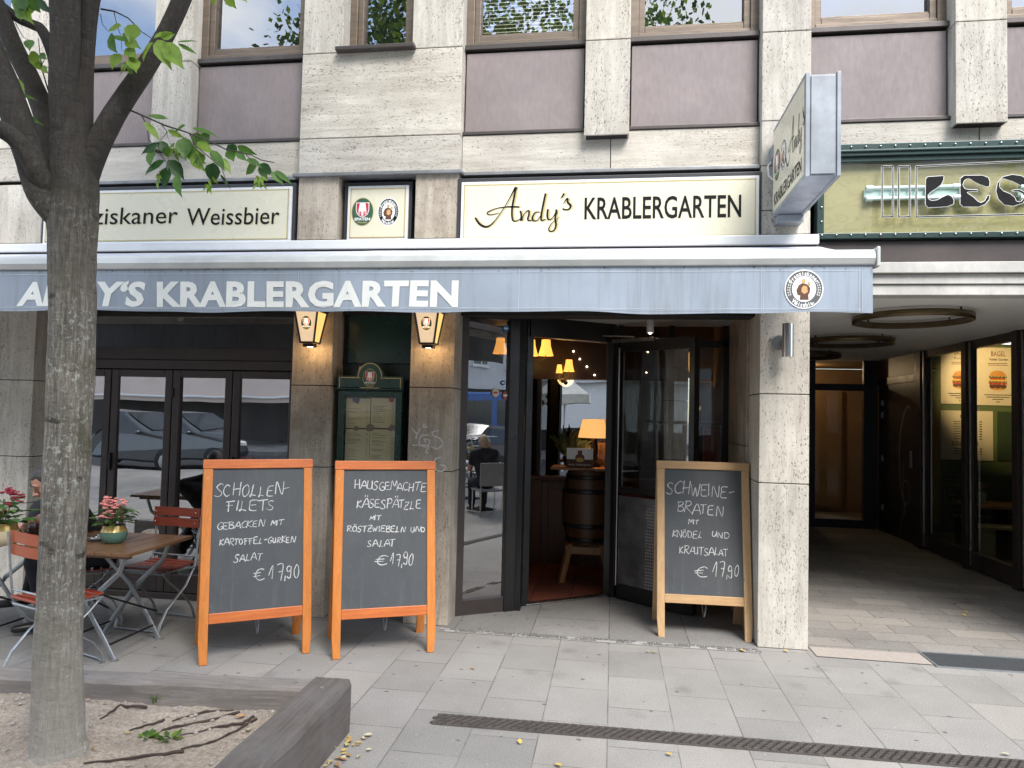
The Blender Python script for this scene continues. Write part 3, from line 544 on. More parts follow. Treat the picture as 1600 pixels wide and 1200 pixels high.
mb = MB(); mb.face([(2.98, PB+.04, .12), (3.66, PB+.04, .12), (3.66, PB+.04, 2.02), (2.98, PB+.04, 2.02)]); mb.face([(2.98, PB+.04, 2.12), (3.66, PB+.04, 2.12), (3.66, PB+.04, 2.47), (2.98, PB+.04, 2.47)]); mb.build('pane', glass('passage_glass', .05, (.8, .78, .74)), pd)
mb = MB(); mb.box(2.2, 4.4, 13.0, 13.1, 0, 2.47); mb.box(2.2, 2.3, PB+.1, 13, 0, 2.47); mb.box(4.3, 4.4, PB+.1, 13, 0, 2.47); mb.box(2.2, 4.4, PB+.08, 13.1, 2.48, 2.6); mb.box(2.95, 3.7, 12.94, 12.999, .1, 1.9); mb.box(3.3, 3.9, 12.9, 12.94, .1, 2.1)
bpart(mb, 'lobby_wall', pm('ochre_plaster', (.34, .22, .11), (.28, .18, .09), 2, rough=.6))
mb = MB(); mb.box(3.25, 3.45, 12.885, 12.9, 1.25, 1.55); bpart(mb, 'lobby_notice', M['print_white'])
SX = 3.80
mb = MB(); mb.box(SX+.06, SX+.16, 9.75, PB, 0, 2.1); mb.box(SX+.02, SX+.1, 9.62, 9.76, 0, 2.47); mb.box(SX+.05, SX+.16, 9.75, PB, 2.1, 2.2)
md = bpart(mb, 'metal_door', pm('black_blue_steel', (.014, .013, .018), (.010, .009, .013), 6, rough=.35), bevel=.004)
def on_md(u, v, h): return Vector((SX+.06-h, PB-u, v))
mb = MB()
for z in (.3, 1.0, 1.62, 1.8): mb.bar(on_md(.18, z, .01), on_md(.18, z+.09, .01), .025, .02); mb.bar(on_md(.14, z+.02, .008), on_md(.14, z+.06, .008), .03, .015)
mb.build('hinge', M['galv'], md)
mb = MB(); mb.box(SX+.035, SX+.055, 9.88, 9.93, .98, 1.2); mb.build('lock_plate', M['galv'], md, .003)
mb = MB()
ribbon(mb, [(1.15, 1.72), (1.08, 1.78), (.92, 1.66), (.80, 1.35), (.78, .95), (.86, .62), (.98, .45), (.90, .30), (.80, .12), (.84, .02)], [.03, .035, .04, .03, .02, .015, .012, .015, .012, .01], on_md, .0015)
ribbon(mb, [(.98, .48), (.90, .60), (.92, .76), (1.02, .80), (1.1, .68), (1.08, .52), (.96, .47), (.92, .34)], [.012]*8, on_md, .0015); ribbon(mb, [(.94, .46), (.90, .7), (.92, 1.0), (.96, 1.05)], [.01]*4, on_md, .002)
mb.build('graffiti', pm('grey_spray', (.42, .42, .46), bmp=0), md)
mb = MB(); mb.box(SX+.06, SX+.12, 9.76, PB, 2.2, 2.47); bpart(mb, 'transom_panel', wood('brown_veneer', (.20, .11, .05), (.13, .07, .03), 'y', 4, .4))
MUL = [5.56, 6.50, 7.46, 8.46, 9.62]
for a, c in zip(MUL[:-1], MUL[1:]):
    mb = MB(); mb.box(SX, SX+.12, c-.10, c, 0, 2.47); mb.box(SX+.03, SX+.1, a, c-.10, .02, .20); mb.box(SX+.03, SX+.1, a, c-.1, 2.38, 2.47); mb.box(SX+.02, SX+.06, c-.16, c-.10, .2, 2.38)
    g = bpart(mb, 'shop_window', M['brown_metal'], bevel=.003)
    mb = MB(); mb.face([(SX+.06, a, .2), (SX+.06, c-.12, .2), (SX+.06, c-.12, 2.38), (SX+.06, a, 2.38)]); mb.build('pane', M['glass_clear'], g)
    mb = MB(); mb.bar((SX+.015, c-.165, .05), (SX+.015, c-.165, 2.45), .014, .014); mb.build('edge_strip', M['steel'], g)
mb = MB(); mb.box(3.98, 7.6, 9.9, 10, 0, 2.6); mb.box(7.5, 7.6, 5.5, 10, 0, 2.6); mb.box(3.93, 7.6, 5.5, 10, 3.0, 3.1); mb.box(3.93, 4.0, 5.5, 10, 2.47, 3.0)
bpart(mb, 'shop_wall', pm('olive_green_wall', (.10, .135, .05), (.085, .115, .042), 2, rough=.6, bmp=.04))
# ------------------------------------------------------------------ signs over the ground floor
def front(Y):
    return lambda u, v, h: Vector((u, Y-h, v))
def sign_box(name, x0, x1, z0, z1, label, Y=5.09):
    t = empty(name, ((x0+x1)/2, Y+.1, z0), 0, label, 'sign')
    def part(mb, nm, mats, bevel=0):
        o = mb.build(nm, mats, t, bevel); o.matrix_parent_inverse = Matrix.Translation((-(x0+x1)/2, -Y-.1, -z0)); return o
    mb = MB(); mb.box(x0-.035, x1+.022, Y+.02, Y+.2, z0-.02, z1+.035); part(mb, 'casing', pm('dark_sign_casing', (.045, .045, .05), rough=.4), .004)
    mb = MB(); mb.box(x0, x1, Y, Y+.02, z0, z1); part(mb, 'rim', M['white_paint'], .003)
    e = .022; mb = MB(); mb.box(x0+e, x1-e, Y-.002, Y+.01, z0+e, z1-e); o = part(mb, 'face', M['cream'])
    mb = MB(); q = .007
    for a, c, d, f in ((x0+e, x1-e, z1-e-q, z1-e), (x0+e, x1-e, z0+e, z0+e+q), (x0+e, x0+e+q, z0+e, z1-e), (x1-e-q, x1-e, z0+e, z1-e)): mb.box(a, c, Y-.0035, Y, d, f)
    part(mb, 'gold_line', M['gold']); return t, part
YS = 5.088
t, part = sign_box('sign_board', -1.14, .985, 2.815, 3.262, 'long cream sign with black script and capitals over the entrance')
def from_zoom4(x, y): p = P(720+x/8, 270+y/8, YS); return (p.x, p.z)
def zw(wd): return wd/8*5.2/1110*1.02
STR = [([(180, 560), (230, 635), (300, 675), (370, 655), (450, 570), (540, 440), (610, 320), (685, 180)], [20, 26, 28, 18, 11, 10, 12, 22]),
 ([(688, 178), (668, 300), (645, 420), (640, 520), (650, 590), (682, 605), (742, 578)], [24, 25, 23, 22, 20, 15, 8]),
 ([(730, 428), (640, 425), (560, 428), (450, 445), (360, 480), (330, 505), (350, 525), (410, 520), (480, 500)], [18, 20, 14, 10, 14, 14, 12, 10, 5]),
 ([(745, 475), (757, 540), (750, 600), (800, 505), (848, 474), (852, 520), (838, 575), (852, 600), (895, 588)], [22, 22, 18, 10, 18, 22, 22, 16, 8]),
 ([(985, 492), (930, 498), (895, 560), (912, 602), (960, 590), (1000, 535)], [10, 16, 24, 18, 10, 10]), ([(1060, 258), (1030, 400), (1005, 540), (1012, 597), (1060, 578)], [24, 24, 24, 20, 8]),
 ([(1088, 455), (1082, 540), (1098, 587), (1142, 568), (1192, 490)], [22, 24, 18, 10, 12]), ([(1197, 458), (1180, 570), (1190, 650), (1168, 715), (1120, 735), (1100, 700), (1140, 630), (1235, 550)], [24, 22, 24, 18, 16, 16, 9, 5]),
 ([(1290, 258), (1272, 292), (1248, 322)], [22, 18, 5]), ([(1280, 390), (1330, 320), (1338, 372), (1372, 410), (1352, 455), (1300, 462), (1273, 448)], [5, 20, 24, 26, 18, 16, 22])]
for nm, mt, ox, oz, h in (('script_shadow', M['gold'], .0115, -.002, .001), ('script_lettering', M['black'], 0, 0, .002)):
    mb = MB()
    for pts, wd in STR: ribbon(mb, [(from_zoom4(*p)[0]+ox, from_zoom4(*p)[1]+oz) for p in pts], [zw(q) for q in wd], front(YS), h)
    part(mb, nm, mt)
a, b_ = P(913, 344, YS), P(1158, 337, YS); c_ = P(913, 309, YS); mb = MB(); put_text(mb, 'KRABLERGARTEN', front(YS), a.x, (a.z+b_.z)/2, b_.x-a.x, c_.z-a.z, .002, 0, .012); part(mb, 'capital_lettering', M['black'])
t, part = sign_box('sign_board', -4.585, -2.47, 2.83, 3.262, 'long cream sign with black lettering behind the tree')
for nm, mt, ox, oz, h in (('lettering_shadow', pm('pale_gold_print', (.62, .54, .30), bmp=0), .006, -.005, .001), ('lettering', M['black'], 0, 0, .002)):
    mb = MB()
    for wd_, xa, xb in (('Franziskaner', 78, 277), ('Weissbier', 291, 436)): a, b_ = P(xa, 352, YS), P(xb, 350, YS); put_text(mb, wd_, front(YS), a.x+ox, a.z+oz, b_.x-a.x, .142, h, 0, .003, .03)
    part(mb, nm, mt)
t, part = sign_box('sign_board', -2.045, -1.565, 2.85, 3.275, 'small square cream sign with a green and a black oval crest', 5.16)
mb = MB(); p1, p2 = P(566.5, 331, 5.158), P(607, 331, 5.158); crest_spade(mb, front(5.158), p1.x, p1.z, .108); crest_round(mb, front(5.158), p2.x, p2.z, .083, .108); part(mb, 'crest', EMB)
# plywood shop sign behind glass
X0, X1, Z0, Z1 = 1.375, 3.45, 2.81, 3.47
t = empty('shop_sign', (2.4, 5.12, Z0), 0, 'glazed plywood sign with cut out black letters above the passage', 'sign'); inv = Matrix.Translation((-2.4, -5.12, -Z0))
def part(mb, nm, mats, bevel=0): o = mb.build(nm, mats, t, bevel); o.matrix_parent_inverse = inv; return o
m, nt, b = new_mat('birch_plywood'); v = coords(nt, (1.6, 1, 5)); n1 = noise_f(nt, v, 1.5, 4, .5, .4)
wv = nd(nt, 'ShaderNodeMath', {0: nd(nt, 'ShaderNodeMath', {0: n1, 1: 70.}, operation='MULTIPLY').outputs[0]}, operation='SINE').outputs[0]
nt.links.new(mixc(nt, .7, ramp(nt, wv, [(.0, (.50, .40, .19)), (.9, (.36, .27, .115))]), ramp(nt, n1, [(.3, (.46, .38, .19)), (.7, (.38, .31, .14))])), b.inputs['Base Color']); b.inputs['Roughness'].default_value = .5
mb = MB(); mb.box(X0+.05, X1-.05, 5.17, 5.19, Z0+.05, Z1-.05); part(mb, 'plywood', m)
mb = MB(); gm = pm('green_black_frame', (.035, .065, .06), (.024, .045, .042), 8, rough=.35, metal=.3)
for a, c, d, e, yo in ((X0, X1, Z1-.085, Z1, 0), (X0, X1, Z0, Z0+.04, 0), (X0, X0+.045, Z0+.04, Z1-.085, 0), (X1-.055, X1, Z0+.05, Z1-.085, 0), (X0+.055, X1-.055, Z1-.12, Z1-.085, .02), (X0+.055, X1-.055, Z1-.06, Z1-.045, -.012)): mb.box(a, c, 5.10+yo, 5.19, d, e)
part(mb, 'frame', gm, .004); mb = MB()
for k in range(22):
    for z in (Z1-.022, Z0+.025): mb.ball((X0+.03+k*.095, 5.097, z), .008, sub=1)
for k in range(5): mb.ball((X0+.027, 5.097, Z0+.12+k*.1), .008, sub=1)
part(mb, 'screws', M['steel']); mb = MB(); mb.face([(X0+.055, 5.13, Z0+.05), (X1-.055, 5.13, Z0+.05), (X1-.055, 5.13, Z1-.09), (X0+.055, 5.13, Z1-.09)]); part(mb, 'glazing', glass('sign_glass', .10, (.9, .95, .92)))
pw = pm('mint_white_metal', (.62, .74, .70), (.55, .67, .64), 6, rough=.35)
def zq(x, y): p = P(1200+x/4, 80+y/4, 5.15); return (p.x, p.z)
for i, (xa, xb) in enumerate(((600, 1200), (1560, 2160))):
    mb = MB(); (a, z), (c, z2) = zq(xa, 885), zq(xb, 885); z = zq(xa, 893)[1] if i == 0 else z
    mb.box(a, c, 5.145, 5.168, z-.03, z+.03); mb.tube([(a+.02, 5.14, z+.037), (c-.01, 5.14, z+.037)], .014, 10); mb.tube([(a+.02, 5.14, z-.037), (c-.01, 5.14, z-.037)], .014, 10)
    for q in (a+.03, c-.03):
        for s_ in (-.037, .037): mb.tube([(q-.022, 5.14, z+s_), (q+.022, 5.14, z+s_)], .02, 10)
    part(mb, 'tube_light_holder', pw, .002)
YB = 5.126; pl = front(YB)
def outl(mb, r, wd, mi):
    for (a, c), (d, e) in zip(r, r[1:]+r[:1]): ribbon(mb, [(a, c), ((a+d)/2, (c+e)/2), (d, e)], [wd]*3, pl, .001 if mi else .002, mi)
mb = MB()
for xa, xb in ((705, 772), (808, 877), (916, 2300)):
    r = [zq(xa, 728), zq(xb, 726 if xb < 1000 else 660), zq(xb, 1040 if xb < 1000 else 1010), zq(xa, 1042)]; outl(mb, r, .0125, 1); outl(mb, r, .0075, 0)
def zl(x, y): p = P(1420+x/8.572, 230+y/8.572, YB); return (p.x, p.z)
Ls = [[(250, 400), (465, 385), (460, 440), (430, 500), (370, 550), (300, 590), (250, 640), (255, 690), (300, 720), (380, 710), (450, 670), (520, 640), (570, 660), (600, 710), (595, 760), (520, 790), (400, 800), (260, 805), (225, 770), (228, 430)],
 [(740, 382), (980, 380), (1060, 410), (1080, 460), (1075, 520), (1040, 525), (950, 495), (880, 460), (820, 420), (780, 415), (735, 450), (715, 510), (745, 560), (800, 572), (915, 572), (915, 585), (800, 592), (765, 602), (800, 630), (860, 670), (910, 720), (960, 750), (1020, 720), (1055, 650), (1078, 650), (1070, 700), (1020, 760), (940, 795), (730, 795), (690, 760), (692, 420)],
 [(1260, 400), (1380, 370), (1500, 385), (1600, 440), (1600, 560), (1500, 510), (1380, 450), (1260, 415), (1215, 460), (1205, 530), (1260, 590), (1350, 625), (1410, 670), (1440, 730), (1500, 735), (1540, 690), (1530, 620), (1470, 590), (1370, 590), (1400, 575), (1480, 572), (1560, 610), (1570, 690), (1520, 750), (1400, 785), (1280, 770), (1200, 690), (1170, 590), (1190, 480)]]
for q in Ls: mb.poly([zl(*p) for p in q], pl, .0015, .003, 0); outl(mb, [zl(*p) for p in q], .008, 1)
part(mb, 'lettering', [M['black'], M['print_white']])
# projecting light box
t = empty('projecting_sign', (1.16, 5.0, 2.93), 0, 'grey projecting box sign with a cream face on the stone pillar', 'sign'); inv = Matrix.Translation((-1.16, -5.0, -2.93))
mb = MB(); xa, xb, ya, yb, za, zb = 1.068, 1.262, 4.215, 5.05, 2.955, 3.555
mb.box(xa+.004, xb-.004, ya+.004, yb, za+.004, zb-.004)
for x in (xa, xb-.022): mb.box(x, x+.022, ya-.006, yb+.001, za-.004, zb+.008)
mb.box(xa+.03, xb-.03, ya-.003, ya+.02, za+.012, zb-.012)
part(mb, 'casing', pm('blue_grey_metal', (.36, .39, .43), (.28, .305, .335), 9, (1, 1, .5), .45, .25, .05, dirt=.45), .003)
fx = lambda u, v, h: Vector((xa-.001-h, ya+.02+(1-u)*(yb-ya-.03), v))
mb = MB(); mb.poly([(.0, za+.02), (1, za+.02), (1, zb-.02), (0, zb-.02)], fx, -.004, .001, 0); part(mb, 'face', M['cream']); mb = MB()
L_ = yb-ya-.03; f1 = lambda u, v, h: fx(u/L_, v, h+.001)
crest_spade(mb, f1, .13, 3.27, .105); crest_round(mb, f1, .31, 3.27, .082, .105); part(mb, 'crest', EMB); mb = MB()
def hz(x, y): return (.38+(x-180)/1210*.44, 3.20+(600-y)/420*.22)
for pts, wd in STR: ribbon(mb, [hz(*p) for p in pts], [q*.00037*1.2 for q in wd], f1, .0015)
put_text(mb, 'KRABLERGARTEN', f1, .05, 3.01, L_-.1, .085, .0015, 0, .01); part(mb, 'lettering', M['black'])
for q in ((1.09, 1.26, 4.99, 2.905, 2.955), (1.06, 1.10, 5.03, 3.36, 3.46)): mb = MB(); mb.box(q[0], q[1], q[2], 5.119, q[3], q[4]); part(mb, 'bracket', pm('blue_grey_metal', (1, 1, 1)), .004)
mb = MB(); mb.tube([(1.07, 5.10, 3.36), (1.045, 5.10, 3.33), (1.05, 5.10, 3.26), (1.08, 5.10, 3.23)], .006, 6); part(mb, 'cable', M['print_white'])
# ------------------------------------------------------------------ awning
t = empty('awning', (-1.3, 5.1, 2.4), 0, 'grey blue denim awning with white lettering stretched over the terrace', 'awning'); inv = Matrix.Translation((1.3, -5.1, -2.4))
AX0, AX1 = -6.4, 1.39
mb = MB(); mb.box(AX0, 1.358, 4.98, 5.12, 2.745, 2.815); mb.box(AX0, 1.35, 5.0, 5.1, 2.69, 2.744, 1); part(mb, 'cassette', [M['white_paint'], M['joint']], .008)
mb = MB(); ns = 90
for i in range(ns+1):
    x = AX0+(1.36-AX0)*i/ns; dz = .008*math.sin(x*3.1)+.005*math.sin(x*7.3+1)
    for j in range(7): f = j/6; mb.v.append((x, 4.98-.92*f, 2.728-.245*f+dz*math.sin(f*math.pi)))
for i in range(ns):
    for j in range(6): a = i*7+j; mb.f.append([a, a+1, a+8, a+7]); mb.mi.append(0); mb.sm.append(True)
part(mb, 'fabric', pm('sun_bleached_fabric', (.56, .57, .62), (.50, .51, .57), 5, (.5, 3, 1), .8, dirt=.25))
mb = MB(); prof = [(4.085, 2.40), (4.035, 2.405), (4.022, 2.44), (4.03, 2.475), (4.055, 2.492), (4.09, 2.48)]
vs = [(AX0, y, z) for y, z in prof]+[(AX1, y, z) for y, z in prof]; n = len(prof); mb.add(vs, [tuple(range(n)), tuple(range(n, 2*n))[::-1]]+[(i, (i+1) % n, n+(i+1) % n, n+i) for i in range(n)])
mb.box(AX1, AX1+.018, 4.015, 4.10, 2.392, 2.50)
part(mb, 'front_bar', pm('pale_grey_bar', (.58, .59, .57), (.50, .51, .495), 3, (.4, 1, 1), .35, .1, .03, dirt=.3), .005)
def drop(x, z): return 4.047+(.016*math.sin(x*2.3+.5)+.010*math.sin(x*6.1)+.004*math.sin(x*17))*(2.40-z)/.26
mb = MB(); ns = 260; VB = 2.142
for i in range(ns+1):
    x = AX0+(1.378-AX0)*i/ns
    for j in range(7): z = 2.405-(2.405-VB+.005*math.sin(x*4.3)+.003*math.sin(x*9.7))*j/6; mb.v.append((x, drop(x, z), z))
for i in range(ns):
    for j in range(6): a = i*7+j; mb.f.append([a, a+1, a+8, a+7]); mb.mi.append(0); mb.sm.append(True)
m, nt, b = new_mat('denim_cloth'); f1_ = noise_f(nt, coords(nt, (60, 1, 2.2)), 3.2, 4, .7); f2_ = noise_f(nt, coords(nt, (2.2, 1, 70)), 2.5, 3, .7); f3_ = noise_f(nt, coords(nt, (1, 1, 1)), 1.1, 5, .6)
cc = ramp(nt, nd(nt, 'ShaderNodeMath', {0: f1_, 1: f2_}, operation='ADD').outputs[0], [(.42, (.12, .15, .19)), (.5, (.185, .22, .272)), (.62, (.30, .345, .405))]); cc = mixc(nt, .8, cc, ramp(nt, f3_, [(.3, .78), (.7, 1.15)]), 'MULTIPLY')
dr = noise_f(nt, coords(nt, (9, 1, .5)), 2.4, 6, .7); cc = mixc(nt, ramp(nt, dr, [(.48, 0.0), (.74, .5)]), cc, (.19, .19, .18))
sp = noise_f(nt, coords(nt, (2, 1, 2)), 22, 4, .6); zz = nd(nt, 'ShaderNodeSeparateXYZ', {0: nd(nt, 'ShaderNodeTexCoord').outputs['Object']})
top = ramp(nt, zz.outputs[2], [(0, 0.0), (1, 1.0)]); mr = nd(nt, 'ShaderNodeMapRange', {0: zz.outputs[2], 1: 2.36, 2: 2.40}).outputs[0]
cc = mixc(nt, nd(nt, 'ShaderNodeMath', {0: ramp(nt, sp, [(.58, 0.0), (.66, .8)]), 1: mr}, operation='MULTIPLY').outputs[0], cc, (.06, .05, .045))
nt.links.new(cc, b.inputs['Base Color']); b.inputs['Roughness'].default_value = .9; b.inputs['Specular IOR Level'].default_value = .1
part(mb, 'valance', m)
va = lambda u, v, h: Vector((u, drop(u, v)-.0022-h, v)); mb = MB()
def vrow(px, py): p = P(px, py, 4.047); return p
a, c = vrow(28, 478), vrow(222, 478); put_text(mb, 'ANDY‘S', va, a.x, 2.178, c.x-a.x, .15, .0008, 0, .04, .16)
a, c = vrow(243, 478), vrow(716, 478); put_text(mb, 'KRABLERGARTEN', va, a.x, 2.178, c.x-a.x, .15, .0008, 0, .042, .0, 1.06); part(mb, 'lettering', pm('off_white_print', (.72, .73, .69), (.65, .66, .62), 8, rough=.8, bmp=0))
mb = MB(); crest_round(mb, lambda u, v, h: va(u, v, h+.001), 1.023, 2.273, .102, .108); part(mb, 'crest', EMB[:4]+[pm('faded_black_print', (.11, .11, .11), bmp=0)]+EMB[5:])
mb = MB()
for z in (2.165, 2.158): ribbon(mb, [(AX0+.02+k*.1, z) for k in range(78)], [.0022]*78, va, .0006)
for x in (.80, .812, 1.31, 1.325, -5.2, -5.19, -1.9, -1.885, -.55, -3.3): ribbon(mb, [(x, 2.15), (x, 2.27), (x, 2.395)], [.0022]*3, va, .0006)
ribbon(mb, [(AX0+.02+k*.1, 2.375) for k in range(78)], [.0022]*78, va, .0006); part(mb, 'stitching', pm('pale_thread', (.55, .6, .66), bmp=0))
for x in (-4.5, -1.83, .98):
    mb = MB(); mb.bar((x, 5.02, 2.70), (x+.55, 4.62, 2.57), .05, .035); mb.bar((x+.55, 4.62, 2.57), (x+.1, 4.10, 2.44), .045, .03); mb.ball((x+.55, 4.62, 2.57), .035); part(mb, 'folding_arm', M['white_paint'], .004)
# ------------------------------------------------------------------ lanterns, tube lamp, menu case
lant_a = emit('lantern_front_glass', (1, .70, .42), .20, (.55, .48, .37)); lant_b = emit('lantern_side_glass', (1, .55, .16), .34, (.6, .42, .2))
for px, lb in ((481, 'lit wall lantern with a beer crest, left of the menu case'), (666, 'lit wall lantern with a beer crest, right of the menu case')):
    c = P(px, 515, 4.98); x = c.x+.02; t = empty('wall_lantern', (x, F, 2.03), 0, lb, 'wall lantern', 'lit lanterns on the stone pillars'); inv = Matrix.Translation((-x, -F, -2.03))
    yc = 4.98; zt, zb = 2.275, 2.045; wt, wb = .088, .052; mb = MB()
    def cor(z, w_): return [Vector((x-w_, yc-w_, z)), Vector((x+w_, yc-w_, z)), Vector((x+w_, yc+w_, z)), Vector((x-w_, yc+w_, z))]
    T_, B_ = cor(zt, wt), cor(zb, wb)
    for k in range(4): mb.bar(B_[k], T_[k], .013, .013, n=(1, 1, 0)); mb.bar(T_[k], T_[(k+1) % 4], .014, .012); mb.bar(B_[k], B_[(k+1) % 4], .013, .012)
    mb.box(x-.04, x+.04, yc-.035, yc+.035, zb-.032, zb-.006); mb.box(x-.1, x+.1, yc-.1, yc+.1, zt+.006, zt+.02)
    mb.add([*cor(zt+.02, .1), Vector((x, yc, zt+.10))], [(0, 1, 4), (1, 2, 4), (2, 3, 4), (3, 0, 4)]); mb.box(x-.02, x+.02, yc+.05, F, zt-.01, zt+.03); part(mb, 'frame', M['black_metal'], .002)
    for k, (nm, mt) in enumerate((('front_pane', lant_a), ('side_pane', lant_b), ('back_pane', lant_b), ('side_pane', lant_b))):
        q = (k+1) % 4; mb = MB(); s_ = .96; mb.face([B_[k]*s_+Vector((x, yc, zb))*(1-s_), B_[q]*s_+Vector((x, yc, zb))*(1-s_), T_[q]*s_+Vector((x, yc, zt))*(1-s_), T_[k]*s_+Vector((x, yc, zt))*(1-s_)]); o = part(mb, nm, mt)
    mb = MB(); sl_ = (wt-wb)/(zt-zb)
    crest_spade(mb, lambda u, v, h: Vector((x+u, yc-(wb+(v-zb)*sl_)*.99-.002-h, v)), 0, 2.185, .05); part(mb, 'crest', EMB_LIT)
    L = bpy.data.lights.new('lantern_bulb', 'POINT'); L.energy = 1.6; L.color = (1, .62, .28); L.shadow_soft_size = .03; lo = bpy.data.objects.new('lantern_bulb', L); C.objects.link(lo); lo.location = (x, yc, 2.02); lo.parent = t; lo.matrix_parent_inverse = inv
t = empty('wall_light', (1.17, F, 1.98), 0, 'brushed steel tube light on the right hand stone pillar', 'wall light'); inv = Matrix.Translation((-1.17, -F, -1.98))
mb = MB(); p = P(1232, 532, 5.0); mb.tube([(p.x, 5.02, 1.985), (p.x, 5.02, 2.212)], .037, 24); part(mb, 'tube', M['steel'], .002)
mb = MB(); mb.tube([(p.x-.035, F, 2.09), (p.x-.035, 5.095, 2.09)], .05, 20); mb.box(p.x-.02, p.x+.02, 5.05, F, 2.07, 2.11); part(mb, 'bracket', M['galv'])
t = empty('menu_case', (-1.81, 5.3, 1.2), 0, 'dark green glazed menu case with four yellowed menu pages', 'menu case'); inv = Matrix.Translation((1.81, -5.3, -1.2))
gfr = pm('dark_green_lacquer', (.018, .055, .042), (.013, .04, .031), 4, rough=.25, bmp=.02); mx0, mx1 = -2.065, -1.565; ym = 5.16
mb = MB(); mb.box(mx0, mx1, ym+.03, 5.32, .78, 1.80); 
for a, c, d, e in ((mx0, mx0+.05, .78, 1.70), (mx1-.05, mx1, .78, 1.70), (mx0+.05, mx1-.05, 1.66, 1.70), (mx0+.05, mx1-.05, .78, .84)): mb.box(a, c, ym-.01, ym+.03, d, e)
mb.box(mx0-.005, mx1+.005, ym-.02, ym+.03, 1.71, 1.815); cx = (mx0+mx1)/2
mb.poly(oval(.105, .12, cx, 1.805, 24, 0, 187), front(ym), -.02, .022); part(mb, 'cabinet', gfr, .004)
mb = MB(); mf = front(ym-.021)
for (a, c, d, e) in ((mx0+.012, cx-.075, 1.725, 1.80), (cx+.075, mx1-.012, 1.725, 1.80)):
    for q in (((a, d), (c, d)), ((a, e), (c, e)), ((a, d), (a, e)) if a < cx-.1 else ((c, d), (c, e))): ribbon(mb, [q[0], ((q[0][0]+q[1][0])/2, (q[0][1]+q[1][1])/2), q[1]], [.005]*3, mf, .001)
ribbon(mb, [(cx+.092*math.cos(R(k)), 1.805+.105*math.sin(R(k))) for k in range(0, 181, 12)], [.006]*16, mf, .003)
ribbon(mb, [(mx0+.012, 1.725), (cx, 1.725), (mx1-.012, 1.725)], [.005]*3, mf, .001); part(mb, 'gold_line', M['gold'])
mb = MB(); crest_spade(mb, lambda u, v, h: mf(u, v, h+.003), cx, 1.80, .068); part(mb, 'crest', EMB)
paper = pm('yellowed_paper', (.56, .52, .33), (.50, .46, .285), 5, rough=.7, bmp=.02); ink = pm('grey_ink', (.16, .145, .11), bmp=0); rnd = random.Random(5)
for (a, c, d, e) in ((mx0+.055, cx-.004, 1.42, 1.645), (cx+.002, mx1-.055, 1.425, 1.65), (mx0+.057, cx-.002, .95, 1.412), (cx+.001, mx1-.052, .95, 1.415)):
    mb = MB(); mb.poly([(a, d), (c, d), (c, e), (a, e)], front(ym+.02), 0, .002, 0); z = e-.03
    while z > d+.012:
        l = rnd.uniform(.35, .8)*(c-a-.05)
        if rnd.random() > .25: ribbon(mb, [(a+.015, z), (a+.015+l/2, z), (a+.015+l, z)], [rnd.choice((.0022, .003))]*3, front(ym+.018), .0006, 1)
        ribbon(mb, [(c-.03, z), (c-.02, z), (c-.014, z)], [.0022]*3, front(ym+.018), .0006, 1); z -= rnd.choice((.009, .010, .014, .02))
    part(mb, 'menu_page', [paper, ink])
mb = MB()
for qx, qz, s_ in ((cx-.11, 1.42, .02), (cx, 1.43, .03), (mx1-.08, 1.43, .026)): mb.poly([(qx-s_*.8, qz-s_), (qx+s_*.8, qz-s_), (qx+s_, qz+.3*s_), (qx, qz+s_), (qx-s_, qz+.2*s_)], front(ym+.016), 0, .001, 0)
mb.poly(oval(.02, .018, mx1-.09, 1.64, 14), front(ym+.016), 0, .001, 1); mb.poly([(mx0+.1, 1.63), (mx0+.15, 1.60), (mx0+.165, 1.64), (mx0+.12, 1.66)], front(ym+.016), 0, .001, 2); part(mb, 'cut_out_picture', [pm('grey_brown_print', (.25, .19, .15), bmp=0), pm('maroon_print', (.25, .01, .02), bmp=0), pm('slate_print', (.10, .13, .2), bmp=0)])
mb = MB(); mb.face([(mx0+.05, ym, .84), (mx1-.05, ym, .84), (mx1-.05, ym, 1.66), (mx0+.05, ym, 1.66)]); part(mb, 'glazing', glass('case_glass', .04, (.92, .92, .9)))
# ------------------------------------------------------------------ chalk boards
m, nt, b = new_mat('slate_black_board'); s1_ = noise_f(nt, coords(nt, (1.5, 1, .6)), 2.2, 7, .7, 1.5); s2_ = noise_f(nt, coords(nt, (9, 1, .8)), 2.0, 4, .6); s3_ = noise_f(nt, coords(nt), 120, 3)
cc = ramp(nt, s1_, [(.3, (.050, .054, .058)), (.55, (.062, .067, .071)), (.75, (.105, .11, .114))]); cc = mixc(nt, ramp(nt, s2_, [(.62, 0.0), (.75, .35)]), cc, (.13, .135, .14)); cc = mixc(nt, ramp(nt, s3_, [(.66, 0.0), (.72, .25)]), cc, (.3, .3, .3)); nt.links.new(cc, b.inputs['Base Color']); b.inputs['Roughness'].default_value = .6; bump(nt, b, s3_, .05); slate = m; chalk_m = pm('chalk', (.68, .68, .66), (.24, .245, .25), 130, rough=.95, bmp=0)
org = wood('orange_stained_wood', (.60, .215, .045), (.47, .15, .03), 'z', 5, .42, wear=.7); org_h = wood('orange_stained_rail', (.58, .17, .04), (.42, .10, .025), 'x', 5, .42, wear=.35); pin = wood('pine_post', (.55, .36, .185), (.42, .255, .12), 'z', 5, .55, knots=True); pin_h = wood('pine_rail', (.54, .34, .17), (.42, .25, .115), 'x', 5, .55, knots=True)
chain_m = M['galv']
